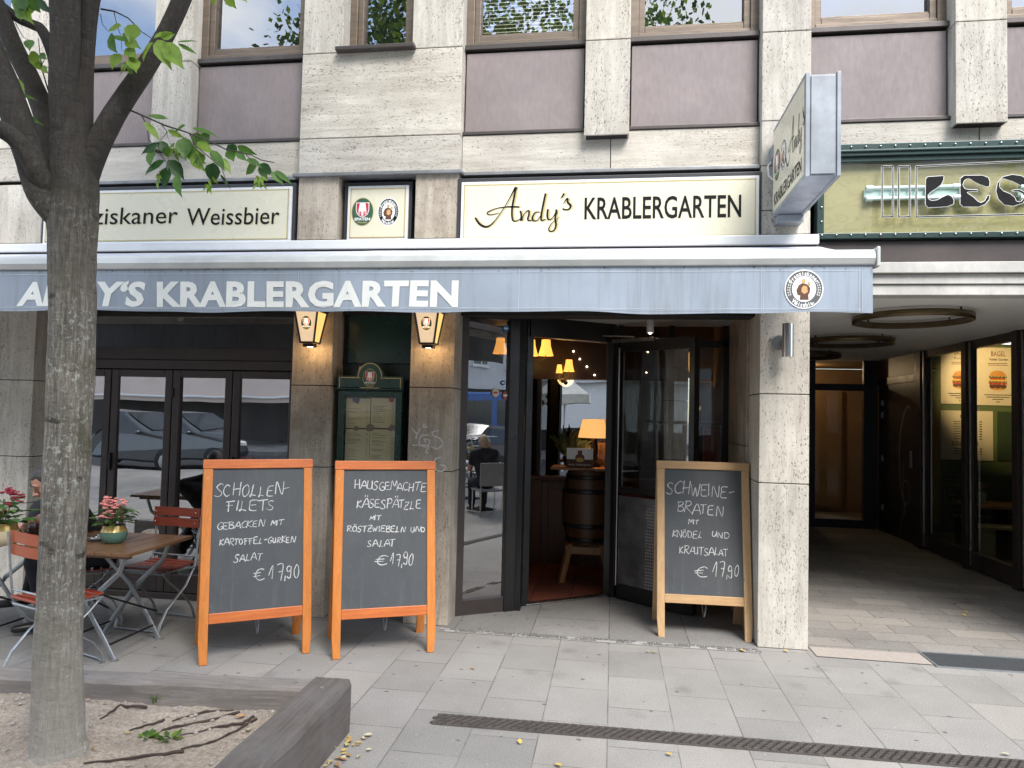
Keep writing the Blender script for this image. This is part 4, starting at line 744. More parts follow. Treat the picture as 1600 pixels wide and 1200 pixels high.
def aboard(foot0, foot1, ht, lean, post, pmz, pmx, lines, label, quad, wear_seed):
    """folding A board: foot0/foot1 = outer front feet on the ground; quad = the board's corners in the survey (for the chalk lines)"""
    f0, f1 = Vector(foot0), Vector(foot1); ex = (f1-f0); W = ex.length; ex.normalize(); ey = Vector((-ex.y, ex.x, 0)); mid = (f0+f1)/2
    t = empty('chalkboard_sign', mid, math.atan2(ex.y, ex.x), label, 'chalkboard sign', 'menu chalkboards on the pavement')
    th = math.asin(lean/ht); sl_ = math.sin(th); cl = math.cos(th)
    pf = lambda u, v, h: Vector((u, v*sl_-h*cl, v*cl+h*sl_)); pb = lambda u, v, h: Vector((u, 2*lean-v*sl_+h*cl+.03, v*cl+h*sl_))
    hw = W/2; pw = .055
    def bar(mb, p, u0, u1, v0, v1, h0, h1): mb.poly([(u0, v0), (u1, v0), (u1, v1), (u0, v1)], p, h0, h1)
    for s_ in (-1, 1):
        a, c = sorted((s_*hw, s_*(hw-pw))); mb = MB(); tp = .010
        mb.poly([(a+(tp if s_ < 0 else 0), 0), (c-(tp if s_ > 0 else 0), 0), (c, .13), (c, ht-.058), (a, ht-.058), (a, .13)], pf, -.014, .014); mb.build('front_post', pmz, t, .004)
        mb = MB(); bar(mb, pb, a, c, .0, ht-.03, -.012, .012); mb.build('rear_post', pmz, t, .004)
    mb = MB(); bar(mb, pf, -hw-.004, hw+.004, ht-.058, ht, -.016, .018); mb.build('top_rail', pmx, t, .004)
    b0 = .235*ht/1.24; mb = MB(); bar(mb, pf, -hw+pw, hw-pw, b0, b0+.062, -.012, .010); mb.build('bottom_rail', pmx, t, .004)
    mb = MB(); bar(mb, pb, -hw+pw, hw-pw, b0, b0+.06, -.012, .010); bar(mb, pb, -hw, hw, ht-.09, ht-.03, -.012, .012); mb.build('rear_rail', pmx, t, .004)
    mb = MB(); bar(mb, pb, -hw+pw, hw-pw, b0+.06, ht-.09, -.006, .004); mb.build('rear_board', slate, t)
    mb = MB(); bar(mb, pf, -hw+pw, hw-pw, b0+.062, ht-.058, -.008, .004); bd = mb.build('board', slate, t)
    (tl, tr, br, bl) = quad; rnd_ = random.Random(wear_seed); B0, B1, V0, V1 = -hw+pw, hw-pw, b0+.062, ht-.058; mb = MB()
    def st(px, py):
        s_, q = .5, .5
        for _ in range(12):
            xl, xr = tl[0]+(bl[0]-tl[0])*q, tr[0]+(br[0]-tr[0])*q; s_ = (px-xl)/(xr-xl); yt, yb_ = tl[1]+(tr[1]-tl[1])*s_, bl[1]+(br[1]-bl[1])*s_; q = (py-yt)/(yb_-yt)
        return B0+(B1-B0)*s_, V1+(V0-V1)*q
    pc = lambda u, v, h: pf(u, v, .004+h)
    for s_, x0, y0, x1, y1, cap in lines:
        mb = MB()
        u0, v0 = st(x0, y0); u1, v1 = st(x1, y1); cp = abs(st(x0, y0-cap)[1]-v0); chalk(mb, s_, pc, u0, v0, u1, v1, cp, .0058, rnd_); mb.build('chalk_line', chalk_m, bd)
    mb = MB(); n = 26; q0, q1 = Vector(pf(.02, b0+.02, -.02)), Vector(pb(.03, b0+.02, -.02))
    for k in range(n+1):
        f = k/n; p = q0.lerp(q1, f); p.z -= .16*4*f*(1-f)*(.9); mb.ball(p, .0065, sub=1)
    mb.build('chain', chain_m, t); return t
def Z3(pairs, ox, oy, sx): return [(s, ox+a/sx, oy+b_/sx, ox+c/sx, oy+d_/sx, cap/sx) for s, a, b_, c, d_, cap in pairs]
aboard((-2.44, 4.02, 0), (-1.885, 4.39, 0), 1.235, .20, 0, org, org_h, Z3([('SCHOLLEN-', 125, 305, 768, 300, 112), ('FILETS', 220, 440, 640, 438, 92), ('GEBACKEN', 148, 615, 540, 592, 62), ('MIT', 605, 585, 716, 578, 48), ('KARTOFFEL-GURKEN', 172, 762, 822, 742, 58), ('SALAT', 292, 918, 534, 898, 72), ('€', 476, 1080, 582, 1080, 118), ('17,90', 610, 1078, 870, 1062, 128)], 310, 720, 5.714),
  'orange framed chalkboard offering fish, nearest the tables', ((329, 728), (465, 727), (469, 950), (327, 961)), 1)
aboard((-1.71, 4.29, 0), (-1.115, 4.57, 0), 1.235, .20, 0, org, org_h, Z3([('HAUSGEMACHTE', 180, 238, 822, 255, 80), ('KÄSESPÄTZLE', 198, 425, 780, 432, 82), ('MIT', 318, 548, 414, 548, 44), ('RÖSTZWIEBELN', 118, 662, 638, 666, 56), ('UND', 692, 660, 830, 658, 52), ('SALAT', 302, 812, 545, 800, 68), ('€', 372, 995, 492, 995, 98), ('17,90', 515, 988, 716, 985, 108)], 520, 720, 6.0),
  'orange framed chalkboard offering noodles, in front of the menu case', ((534, 727), (659, 726), (663, 947), (533, 957)), 2)
aboard((.335, 5.21, 0), (.995, 5.225, 0), 1.25, .20, 0, pin, pin_h, Z3([('SCHWEINE-', 132, 262, 778, 305, 108), ('BRATEN', 232, 436, 660, 470, 96), ('MIT', 342, 548, 440, 545, 46), ('KNÖDEL', 192, 664, 472, 676, 62), ('UND', 560, 662, 720, 678, 56), ('KRAUTSALAT', 262, 815, 706, 838, 62), ('€', 410, 1022, 540, 1022, 108), ('17,90', 575, 1022, 812, 1024, 116)], 1020, 730, 6.0),
  'pale pine chalkboard offering roast pork, beside the open door', ((1039, 734), (1159, 738), (1162, 931), (1041, 926)), 3)
# ------------------------------------------------------------------ terrace furniture
red = wood('red_stained_slat', (.23, .045, .022), (.16, .03, .015), 'x', 6, .35, wear=.3); ored = wood('orange_red_slat', (.42, .085, .022), (.32, .06, .017), 'x', 6, .32, wear=.25); red_seat = wood('red_seat_slat', (.33, .05, .02), (.24, .036, .015), 'x', 6, .3)
tab_w = wood('brown_table_slat', (.20, .105, .05), (.13, .065, .03), 'y', 5, .28)
def chair(label, slat):
    t = empty('folding_chair', (0, 0, 0), 0, label, 'chair', 'folding chairs on the terrace'); hw = .185
    for s_ in (-1, 1):
        mb = MB(); mb.tube([(s_*hw, .19, .80), (s_*hw, .165, .55), (s_*hw, .145, .40), (s_*hw*.98, .06, .27), (s_*hw*.96, -.12, .14), (s_*hw*.96, -.175, .06), (s_*hw*.96, -.19, .004)], .011, 8, flat=.5); mb.build('front_leg', M['galv'], t)
        mb = MB(); mb.tube([(s_*(hw-.02), -.165, .395), (s_*(hw-.02), -.10, .33), (s_*(hw-.02), .06, .20), (s_*(hw-.02), .15, .10), (s_*(hw-.02), .19, .004)], .011, 8, flat=.5); mb.build('rear_leg', M['galv'], t)
    mb = MB(); mb.tube([(-hw, -.19, .009), (-.1, -.2, .014), (.1, -.2, .014), (hw, -.19, .009)], .008, 8); mb.build('foot_bar', M['galv'], t); mb = MB(); mb.tube([(-hw+.02, .19, .009), (0, .2, .014), (hw-.02, .19, .009)], .008, 8); mb.build('foot_bar', M['galv'], t); mb = MB(); mb.tube([(-hw, .15, .46), (hw, .15, .46)], .007, 8); mb.build('crossbar', M['galv'], t); mb = MB(); mb.tube([(-hw, .14, .375), (hw, .14, .375)], .009, 8); mb.tube([(-hw+.01, -.15, .385), (hw-.01, -.15, .385)], .007, 8)
    for s_ in (-1, 1): mb.tube([(s_*hw, .145, .39), (s_*(hw-.01), -.17, .398)], .009, 6, flat=.6)
    mb.build('seat_frame', M['galv'], t)
    for z in (.665, .74):
        mb = MB(); y = .172+(z-.66)*.08; n = 8
        for k in range(n):
            u0, u1 = -hw-.01+(2*hw+.02)*k/n, -hw-.01+(2*hw+.02)*(k+1)/n; c0, c1 = -.012*math.cos(u0*8)+.0, -.012*math.cos(u1*8)
            a = [Vector((u0, y-c0-.022, z)), Vector((u1, y-c1-.022, z)), Vector((u1, y-c1-.022+.004, z+.062)), Vector((u0, y-c0-.022+.004, z+.062))]; q = [p+Vector((0, .014, 0)) for p in a]
            mb.add(a+q, [(0, 1, 2, 3), (7, 6, 5, 4), (0, 4, 5, 1), (3, 2, 6, 7)]+([(0, 3, 7, 4)] if k == 0 else [])+([(1, 5, 6, 2)] if k == n-1 else []))
        for s_ in (-1, 1): mb.ball((s_*hw*.93, y-.03, z+.032), .007, 1, 1)
        mb.build('back_slat', [slat, M['steel']], t)
    mb = MB()
    for k in range(6): y = -.17+k*.058; mb.box(-hw+.005, hw-.005, y, y+.044, .402+.004*abs(k-2.5), .416+.004*abs(k-2.5))
    mb.build('seat', red_seat if slat is ored else slat, t, .003); return t
def put(o, x, y, rz, label=None):
    o.location = (x, y, 0); o.rotation_euler = (0, 0, rz)
    if label: o['label'] = label
    return o
c0 = put(chair('red slatted folding chair facing the street beside the orange chalkboard', red), -3.20, 4.74, R(-6))
put(copy_tree(c0), -3.63, 4.62, R(-52), 'red slatted folding chair carrying the man in black')
put(chair('orange red folding chair behind the tree trunk, seen from its back', ored), -3.24, 3.84, R(160))
def table(label, x0, x1, y0, y1, h):
    t = empty('folding_table', ((x0+x1)/2, (y0+y1)/2, 0), 0, label, 'table', 'slatted terrace tables'); a, b_ = (x1-x0)/2, (y1-y0)/2; mb = MB(); n = 7
    for k in range(n): u = -a+k*2*a/n; mb.box(u+.002, u+2*a/n-.002, -b_, b_, h-.022, h)
    mb.box(-a+.05, a-.05, -b_+.07, -b_+.11, h-.05, h-.0225); mb.box(-a+.05, a-.05, b_-.11, b_-.07, h-.05, h-.0225); mb.build('tabletop', tab_w, t, .003)
    for yy in (-b_+.16, b_-.06):
        for s_ in (-1, 1):
            mb = MB(); o = .012*s_; mb.tube([(s_*(a-.14), yy+o, h-.05), (s_*(a-.18), yy+o, h-.16), (s_*.02, yy+o, h*.52), (-s_*(a-.24), yy+o, .12), (-s_*(a-.17), yy+o, .005)], .017, 8, flat=.35); mb.box(-s_*(a-.17)-.028, -s_*(a-.17)+.028, yy+o-.014, yy+o+.014, 0, .008); mb.build('leg', M['galv'], t)
    mb = MB()
    for s_ in (-1, 1): mb.tube([(s_*(a-.215), -b_+.16, .09), (s_*(a-.215), b_-.06, .09)], .007, 6); mb.tube([(s_*.06, -b_+.16, h*.58), (s_*(a-.2), b_-.06, .18)], .007, 6)
    mb.build('brace', M['black_metal'], t); return t
TH = .68
table('brown slatted folding table with the pink flower pot', -3.56, -2.80, 3.85, 4.50, TH)
table('brown slatted folding table with the red flower pot and a meal', -4.55, -3.73, 3.82, 4.46, TH)
# flower pots
leafg = [pm('pot_leaf', (.065, .15, .03), (.03, .08, .018), 20, rough=.45, bmp=.05), pm('pot_leaf_pale', (.15, .24, .07), (.09, .17, .045), 20, rough=.45, bmp=.05)]
def leaf(mb, p, dr, nr, l, wd, mi=0, curl=.15):
    p = Vector(p); dr = Vector(dr).normalized(); sd = dr.cross(Vector(nr)); sd = sd.normalized() if sd.length > 1e-3 else dr.orthogonal().normalized(); up_ = sd.cross(dr)
    pr = [(0, 0, 0), (.18, .36, 1), (.42, .5, 1), (.68, .36, 1), (.88, .13, 1), (1.04, 0, 0)]; mid = []; lf = []; rt = []
    for f, q, _ in pr:
        m_ = p+dr*l*f-up_*l*curl*f*f; mid.append(m_)
        if q: lf.append(m_+sd*wd*q+up_*wd*.12); rt.append(m_-sd*wd*q+up_*wd*.12)
    n = len(mid); m2 = len(lf); vs = mid+lf+rt; fs = [(0, 1, n), (0, n+m2, 1)]
    for i in range(m2-1): fs += [(i+1, i+2, n+i+1, n+i), (i+2, i+1, n+m2+i, n+m2+i+1)]
    fs += [(m2, m2+1, n+m2-1), (m2+1, m2, n+2*m2-1)]; mb.add(vs, fs, mi, True)
def flower_pot(label, x, y, z, prof, mats, split, fl_mats, seed, hp, spread, nf, big):
    t = empty('flower_pot', (x, y, z), 0, label, 'flower pot'); mb = MB(); lo = [q for q in prof if q[1] <= split]; hi = [q for q in prof if q[1] >= split]; mb.lathe(lo, n=32, mi=0, cap=False); mb.lathe(hi, n=32, mi=1, cap=False); mb.lathe([(prof[-1][0]-.006, prof[-1][1]), (prof[-1][0]-.008, prof[-1][1]-.03), (.001, prof[-1][1]-.03)], n=24, mi=2, cap=False); mb.build('pot', mats+[pm('potting_soil', (.04, .03, .022), bmp=.4)], t)
    r_ = random.Random(seed); top = prof[-1][1]; mb = MB()
    for k in range(9): a = r_.uniform(0, 6.28); q = r_.uniform(.2, .7)*spread; mb.tube([(0, 0, top-.03), (q*.5*math.cos(a), q*.5*math.sin(a), top+hp*.3), (q*math.cos(a), q*math.sin(a), top+hp*r_.uniform(.6, .85))], .0028, 5)
    mb.build('stem', pm('green_stem', (.12, .17, .05), bmp=0), t); mb = MB()
    for k in range(85 if not big else 42):
        a = r_.uniform(0, 6.28); q = math.sqrt(r_.random())*spread*.95; zz = top+hp*r_.uniform(.02, .72)*(1-.25*q/spread); l = r_.uniform(.03, .05)*(1.9 if big else 1.1); leaf(mb, (q*math.cos(a), q*math.sin(a), zz), (math.cos(a), math.sin(a), r_.uniform(-.3, .5)), (0, 0, 1), l, l*.85, r_.choice((0, 0, 1)))
    mb.build('foliage', leafg, t); mb = MB()
    for k in range(nf):
        a = r_.uniform(0, 6.28); q = math.sqrt(r_.random())*spread*.8; c = Vector((q*math.cos(a), q*math.sin(a), top+hp*(r_.uniform(.72, 1.0) if r_.random() > .2 else r_.uniform(.35, .6))))
        for e in range(r_.randint(3, 5)):
            c2 = c+Vector([r_.uniform(-.014, .014) for _ in range(3)])
            for j in range(5): aa = j*1.257+e; mb.ball(c2+Vector((math.cos(aa)*.007, math.sin(aa)*.007, 0)), .0068, (k+j) % 2, 1, (1, 1, .7))
    mb.build('flowers', fl_mats, t); return t
gold_gl = pm('gold_glaze', (.48, .33, .11), (.40, .27, .08), 9, rough=.22, metal=.5, bmp=.02)
p = G(177, 848, TH); flower_pot('green pot with a gold rim and pink blossoms on the right hand table', p.x, p.y, TH, [(.045, 0), (.062, .008), (.079, .045), (.077, .075), (.066, .098), (.064, .112)], [pm('sage_glaze', (.10, .19, .14), (.08, .16, .115), 5, rough=.3, bmp=.02), gold_gl], .075, [pm('pink_petal', (.80, .25, .24), (.68, .16, .17), 60, bmp=0), pm('coral_petal', (.82, .36, .28), bmp=0)], 4, .165, .105, 20, False)
p = G(2, 851, TH); flower_pot('cream pot with a gold rim and dark red blossoms on the left hand table', p.x, p.y, TH, [(.05, 0), (.07, .01), (.088, .05), (.086, .09), (.078, .12), (.08, .135)], [pm('cream_glaze', (.60, .50, .33), (.52, .43, .27), 5, rough=.3, bmp=.02), gold_gl], .09, [pm('crimson_petal', (.28, .012, .03), (.18, .008, .02), 60, bmp=0), pm('ruby_petal', (.38, .02, .045), bmp=0)], 9, .20, .14, 24, True)
p = G(148, 845, TH); t = empty('ashtray', (p.x, p.y, TH), 0, 'clear glass ashtray on the table beside the green pot', 'ashtray'); mb = MB(); mb.lathe([(.001, .004), (.05, .004), (.058, .03), (.066, .032), (.066, .026), (.058, 0), (.001, 0)], n=28, cap=False); mb.build('bowl', glass('moulded_glass', .14, (.86, .9, .9)), t)
mb = MB(); mb.tube([(-.03, .0, .012), (.02, .03, .014)], .004, 8); mb.build('cigarette_stub', M['print_white'], t)
p = G(51, 836, TH); t = empty('beer_glass', (p.x, p.y, TH), 0, 'glass of dark drink on the table in front of the man', 'glass'); mb = MB(); mb.lathe([(.03, 0), (.034, .005), (.036, .12), (.034, .12), (.032, .008), (.001, .006)], n=24, cap=False); mb.build('tumbler', glass('drinking_glass', .03, (.9, .9, .9)), t)
mb = MB(); mb.lathe([(.001, .007), (.031, .008), (.033, .078), (.001, .078)], n=24, cap=False); mb.build('drink', pm('dark_cola', (.035, .01, .006), rough=.15, bmp=0), t)
p = G(27, 834, TH); t = empty('plate', (p.x, p.y, TH), 0, 'white plate of food under the hands of the man', 'plate'); mb = MB(); mb.lathe([(.001, .004), (.07, .005), (.115, .018), (.115, .014), (.07, 0), (.001, 0)], n=32, cap=False); mb.build('dish', pm('white_china', (.75, .74, .71), rough=.2, bmp=0), t)
mb = MB(); r_ = random.Random(2)
for k in range(12): mb.ball((r_.uniform(-.06, .06), r_.uniform(-.05, .05), .018), r_.uniform(.014, .026), k % 2, 2, (1.3, 1, .6), .4)
mb.build('food', [pm('fried_crust', (.42, .20, .06), (.30, .13, .035), 40, bmp=.4), pm('salad_green', (.2, .26, .07), (.12, .18, .05), 40)], t)
# ------------------------------------------------------------------ people
def limb_union(mb, nodes, edges):
    """overlapping tapered limbs and joints; the voxel remesh afterwards fuses them into one skin"""
    for p, r in nodes.values(): mb.ball(p, r*.97, sub=2)
    for a, b_ in edges:
        (p, r), (q, t_) = nodes[a], nodes[b_]; n = 6; mb.tube([Vector(p).lerp(Vector(q), k/n) for k in range(n+1)], [r+(t_-r)*k/n-.05*min(r, t_)*math.sin(math.pi*k/n) for k in range(n+1)], 14)
def remesh(o, vox):
    r = o.modifiers.new('body', 'REMESH'); r.mode = 'VOXEL'; r.voxel_size = vox; r.use_smooth_shade = True; s_ = o.modifiers.new('smooth', 'SMOOTH'); s_.factor = .5; s_.iterations = 3
    bpy.context.view_layer.update(); me = bpy.data.meshes.new_from_object(o.evaluated_get(bpy.context.evaluated_depsgraph_get())); me.name = o.name; o.modifiers.clear(); o.data = me
    bm = bmesh.new(); bm.from_mesh(me); seen = set(); best = []
    for v in bm.verts:                                                # keep the one continuous skin
        if v in seen: continue
        st = [v]; comp = []; seen.add(v)
        while st:
            q = st.pop(); comp.append(q)
            for e in q.link_edges:
                u = e.other_vert(q)
                if u not in seen: seen.add(u); st.append(u)
        if len(comp) > len(best): best = comp
    best = set(best); bmesh.ops.delete(bm, geom=[v for v in bm.verts if v not in best], context='VERTS')
    for f in bm.faces: f.smooth = True
    bm.to_mesh(me); bm.free(); return o
skin_m = pm('skin', (.50, .27, .19), (.42, .205, .14), 18, rough=.5, bmp=.05)
def person(label, J, face_dir, k, shirt, trousers, hair_m, sleeve=.55, long_hair=False, group=None, curl=True):
    """J: world joints; face_dir: where the head points; k: size factor (1 = 1.75 m)"""
    Jv = {n: Vector(p) for n, p in J.items()}; base = Vector((Jv['hip'].x, Jv['hip'].y, 0)); t = empty('person', base, 0, label, 'person', group); J = {n: p-base for n, p in Jv.items()}
    f = Vector(face_dir).normalized(); l_ = (J['shL']-J['shR']).normalized(); ud = (l_.cross(f)).normalized()
    if ud.z < 0: ud = -ud
    l_ = f.cross(ud)*-1 if f.cross(ud).dot(l_) < 0 else f.cross(ud)
    N_ = {'pel': (J['hip'], .125*k), 'waist': (J['hip'].lerp(J['chest'], .45), .118*k), 'chest': (J['chest'], .125*k), 'neck0': (J['neck'], .062*k), 'head0': (J['neck'].lerp(J['head'], .5), .052*k)}
    E_ = [('pel', 'waist'), ('waist', 'chest'), ('chest', 'neck0'), ('neck0', 'head0')]
    for s_ in 'LR':
        hip_s = J['hip']+l_*(.085*k if s_ == 'L' else -.085*k)
        N_.update({'sh'+s_: (J['sh'+s_], .062*k), 'el'+s_: (J['el'+s_], .043*k), 'wr'+s_: (J['wr'+s_], .029*k), 'hp'+s_: (hip_s, .09*k), 'kn'+s_: (J['kn'+s_], .06*k), 'an'+s_: (J['an'+s_], .042*k)})
        E_ += [('chest', 'sh'+s_), ('sh'+s_, 'el'+s_), ('el'+s_, 'wr'+s_), ('pel', 'hp'+s_), ('hp'+s_, 'kn'+s_), ('kn'+s_, 'an'+s_)]
    E_ += [('shL', 'shR'), ('hpL', 'hpR'), ('neck0', 'shL'), ('neck0', 'shR')]
    mb = MB(); limb_union(mb, N_, E_); H = J['head']
    def hp(a, b_, c): return H+l_*(a*k)+f*(b_*k)+ud*(c*k)
    bm = bmesh.new(); bmesh.ops.create_icosphere(bm, subdivisions=3, radius=1); vs = []
    for v in bm.verts:
        x, y, z = v.co; wx = .076-.018*max(0, -z)-.006*max(0, z); yy = .094; jaw = max(0, -z)
        vs.append(hp(x*wx, y*yy*(1-.18*jaw)+.020*jaw*(1 if y > 0 else .2), z*.118-.012*jaw*max(0, y)))
    mb.add(vs, [[q.index for q in g.verts] for g in bm.faces], 0, True); bm.free()
    mb.tube([hp(0, .085, .025), hp(0, .104, -.005), hp(0, .122, -.03), hp(0, .104, -.042), hp(0, .085, -.045)], [.009*k, .011*k, .017*k, .013*k, .008*k], 8)
    for s_ in (-1, 1):
        mb.ball(hp(s_*.017, .104, -.037), .010*k, sub=1); mb.ball(hp(s_*.079, -.008, -.008), .024*k, sub=2, sc_=(.5, .9, 1.25)); mb.ball(hp(s_*.034, .083, .030), .017*k, sub=1, sc_=(1.5, .8, .6)); mb.ball(hp(s_*.045, .058, -.028), .028*k, sub=2)
    mb.tube([hp(-.026, .088, -.066), hp(0, .100, -.063), hp(.026, .088, -.066)], [.006*k, .010*k, .006*k], 8); mb.tube([hp(-.022, .086, -.077), hp(0, .098, -.079), hp(.022, .086, -.077)], [.006*k, .009*k, .006*k], 8); mb.ball(hp(0, .086, -.104), .026*k, sub=2)
    for s_ in 'LR':                                                   # hands: palm, four unequal curled fingers, thumb from the side of the palm
        mb.tube([J['sh'+s_].lerp(J['el'+s_], .5), J['el'+s_], J['wr'+s_]], [.046*k, .041*k, .028*k], 12); mb.ball(J['el'+s_], .041*k)
        wv = J['wr'+s_]; fd = (J['hd'+s_]-wv).normalized(); sd = Vector((0, 0, 1)).cross(fd); sd = sd.normalized() if sd.length > .01 else l_.copy(); dn = fd.cross(sd)
        if dn.z > 0: dn = -dn
        th_side = -1 if s_ == 'L' else 1
        if (sd.dot(l_)) < 0: th_side = -th_side
        palm = wv+fd*.05*k; mb.tube([wv, wv+fd*.02*k, palm, wv+fd*.088*k], [.026*k, .03*k, .036*k, .032*k], 10, flat=.48)
        for q, (off, ln) in enumerate(((-.030, .066), (-.010, .076), (.010, .071), (.029, .054))):
            b0 = wv+fd*.082*k+sd*off*k; c_ = (.5+.1*q) if curl else .15; b1 = b0+(fd+dn*c_*.5)*ln*.42*k; b2 = b1+(fd+dn*c_*1.6)*ln*.3*k*.8; b3 = b2+(fd*.5+dn*c_*2)*ln*.26*k*.8
            mb.tube([b0, b1, b2, b3], [.0105*k, .0095*k, .0085*k, .0065*k], 8)
        t0 = wv+fd*.028*k+sd*th_side*.026*k; t1 = t0+(fd*.7+sd*th_side*.8+dn*.2)*.034*k; t2 = t1+(fd*.95+sd*th_side*.15+dn*.35)*.03*k; mb.tube([t0, t1, t2], [.013*k, .011*k, .0085*k], 8)
    remesh(mb.build('body', skin_m, t), .0068*k)
    mb = MB()
    for s_ in (-1, 1): mb.ball(hp(s_*.033, .082, .012), .011*k, 0, 2); mb.ball(hp(s_*.033, .0905, .011), .005*k, 1, 1)
    mb.build('eye', [pm('eye_white', (.3, .2, .16), rough=.2, bmp=0), M['black']], t); mb = MB()
    for s_ in (-1, 1): mb.tube([hp(s_*.018, .096, .036), hp(s_*.036, .095, .042), hp(s_*.054, .080, .037)], [.0032*k, .0045*k, .003*k], 6)
    mb.build('eyebrow', hair_m, t)
    bm = bmesh.new(); bmesh.ops.create_icosphere(bm, subdivisions=4, radius=1); mb = MB(); vs = []
    for v in bm.verts:
        x, y, z = v.co; fr = noise.noise(v.co*9)*.02; cov = 1 if z > (.66 if y > .45 else .40 if y > .1 else .02 if y > -.25 else -.42)+.10*noise.noise(v.co*5) else 0
        if long_hair and y < .25 and z < .6: cov = 1
        rr = (1.035+fr*.8) if cov else .90; zz = z*.119+(.003 if cov else 0); 
        if long_hair and y < .2 and z < 0: zz = z*.24; rr = 1.12+fr
        vs.append(hp(x*.078*rr, y*.097*rr, zz))
    mb.add(vs, [[q.index for q in g.verts] for g in bm.faces], 0, True); bm.free(); mb.build('hair', hair_m, t)
    S_ = {'a': (J['hip']+Vector((0, 0, .01)), .142*k), 'b': (J['hip'].lerp(J['chest'], .45), .140*k), 'c': (J['chest'], .148*k), 'd': (J['neck']-(J['head']-J['neck'])*.12, .078*k)}; E2 = [('a', 'b'), ('b', 'c'), ('c', 'd')]; T_ = {'p': (J['hip'], .132*k)}; E3 = []
    for s_ in 'LR':
        S_.update({'s'+s_: (J['sh'+s_], .076*k), 'm'+s_: (J['sh'+s_].lerp(J['el'+s_], sleeve), .063*k)}); E2 += [('c', 's'+s_), ('s'+s_, 'm'+s_)]; hs = J['hip']+l_*(.085*k if s_ == 'L' else -.085*k)
        T_.update({'h'+s_: (hs, .104*k), 'k'+s_: (J['kn'+s_], .076*k), 'n'+s_: (J['kn'+s_].lerp(J['an'+s_], .9), .060*k)}); E3 += [('p', 'h'+s_), ('h'+s_, 'k'+s_), ('k'+s_, 'n'+s_)]
    E2 += [('sL', 'sR'), ('d', 'sL'), ('d', 'sR'), ('sL', 'b'), ('sR', 'b')]; E3 += [('hL', 'hR')]; mb = MB(); limb_union(mb, S_, E2); remesh(mb.build('shirt', shirt, t), .008*k); mb = MB(); limb_union(mb, T_, E3); remesh(mb.build('trousers', trousers, t), .009*k)
    for s_ in 'LR':
        a = J['an'+s_]; hd = (J['toe'+s_]-a); hd.z = 0; hd.normalize(); mb = MB(); z0 = min(a.z-.02*k, J['toe'+s_].z)
        mb.tube([a+Vector((0, 0, -.0*k))-hd*.05*k+Vector((0, 0, -.03*k)), a+Vector((0, 0, -.035*k)), a+hd*.09*k+Vector((0, 0, -.05*k)), a+hd*.19*k+Vector((0, 0, -.055*k)), a+hd*.215*k+Vector((0, 0, -.058*k))], [.03*k, .048*k, .044*k, .038*k, .018*k], 12, flat=.75); mb.tube([a+Vector((0, 0, .03*k)), a+Vector((0, 0, -.03*k))], [.046*k, .046*k], 12); mb.build('shoe', pm('black_shoe', (.02, .018, .018), rough=.35), t)
    return t
black_cloth = pm('black_shirt', (.016, .016, .02), (.010, .010, .013), 12, rough=.85, bmp=.2); navy = pm('dark_trousers', (.014, .016, .026), (.009, .010, .017), 14, rough=.85, bmp=.2)
person('man in a black shirt leaning over his meal behind the tree trunk', {'hip': (-3.56, 4.64, .52), 'chest': P(98, 818, 4.56), 'neck': P(90, 783, 4.48), 'head': P(74, 752, 4.40), 'shL': P(122, 800, 4.36), 'shR': P(64, 796, 4.58), 'elL': P(98, 838, 4.14), 'elR': P(50, 826, 4.38), 'wrL': P(63, 809, 4.10), 'hdL': P(36, 819, 4.08), 'wrR': P(36, 822, 4.24), 'hdR': P(10, 829, 4.16),
  'knL': (-3.80, 4.30, .50), 'knR': (-3.92, 4.48, .50), 'anL': (-3.78, 4.40, .10), 'anR': (-4.05, 4.55, .20), 'toeL': (-3.90, 4.28, .02), 'toeR': (-4.2, 4.45, .13)}, (-.50, -.58, -.62), .93, black_cloth, navy, pm('greying_dark_hair', (.075, .065, .06), (.022, .018, .016), 50, (1, 1, 4), .6, bmp=.4))
# ------------------------------------------------------------------ timber edging, roots, weeds, leaves
old = wood('weathered_timber', (.29, .255, .23), (.17, .148, .13), 'x', 4, .85, .6, weathered=.5); old_y = wood('weathered_timber_deep', (.15, .125, .11), (.075, .06, .052), 'y', 4, .85, .6, weathered=.5)
def sleeper(label, p0, p1, wd, z0, z1, mat, seed):
    p0, p1 = Vector((*p0, 0)), Vector((*p1, 0)); d_ = p1-p0; L = d_.length; d_.normalize(); t = empty('timber_edging', (p0+p1)/2, 0, label, 'timber edging', 'timber edging of the tree bed'); sd = Vector((-d_.y, d_.x, 0)); n = 60; mb = MB(); r_ = random.Random(seed)
    prof = [(-.5, 0), (-.5, .45), (-.5, .9), (-.44, 1), (-.15, 1), (.15, 1), (.44, 1), (.5, .9), (.5, .45), (.5, 0)]; m_ = len(prof); c = (p0+p1)/2
    for i in range(n+1):
        q = p0+d_*L*i/n
        for a, z in prof: nn = noise.noise(Vector((i*.35+seed*7, a*9, z*6)))*.006; mb.v.append(tuple(q+sd*(a*wd+nn)+Vector((0, 0, z0+(z1-z0)*z+(nn*.8 if z > .5 else 0)))-c))
    for i in range(n):
        for k in range(m_-1): a = i*m_+k; mb.f.append([a, a+1, a+m_+1, a+m_]); mb.mi.append(0); mb.sm.append(False)
    mb.f += [list(range(m_)), list(range(n*m_, n*m_+m_))]; mb.mi += [0, 0]; mb.sm += [False, False]; mb.build('beam', mat, t)
    mb = MB()
    for f_ in (.03, .35, .7, .97): q = p0+d_*L*f_; mb.tube([q-c+Vector((0, 0, z1-.002)), q-c+Vector((0, 0, z1+.005))], .011, 8)
    mb.build('bolt', M['galv'], t)
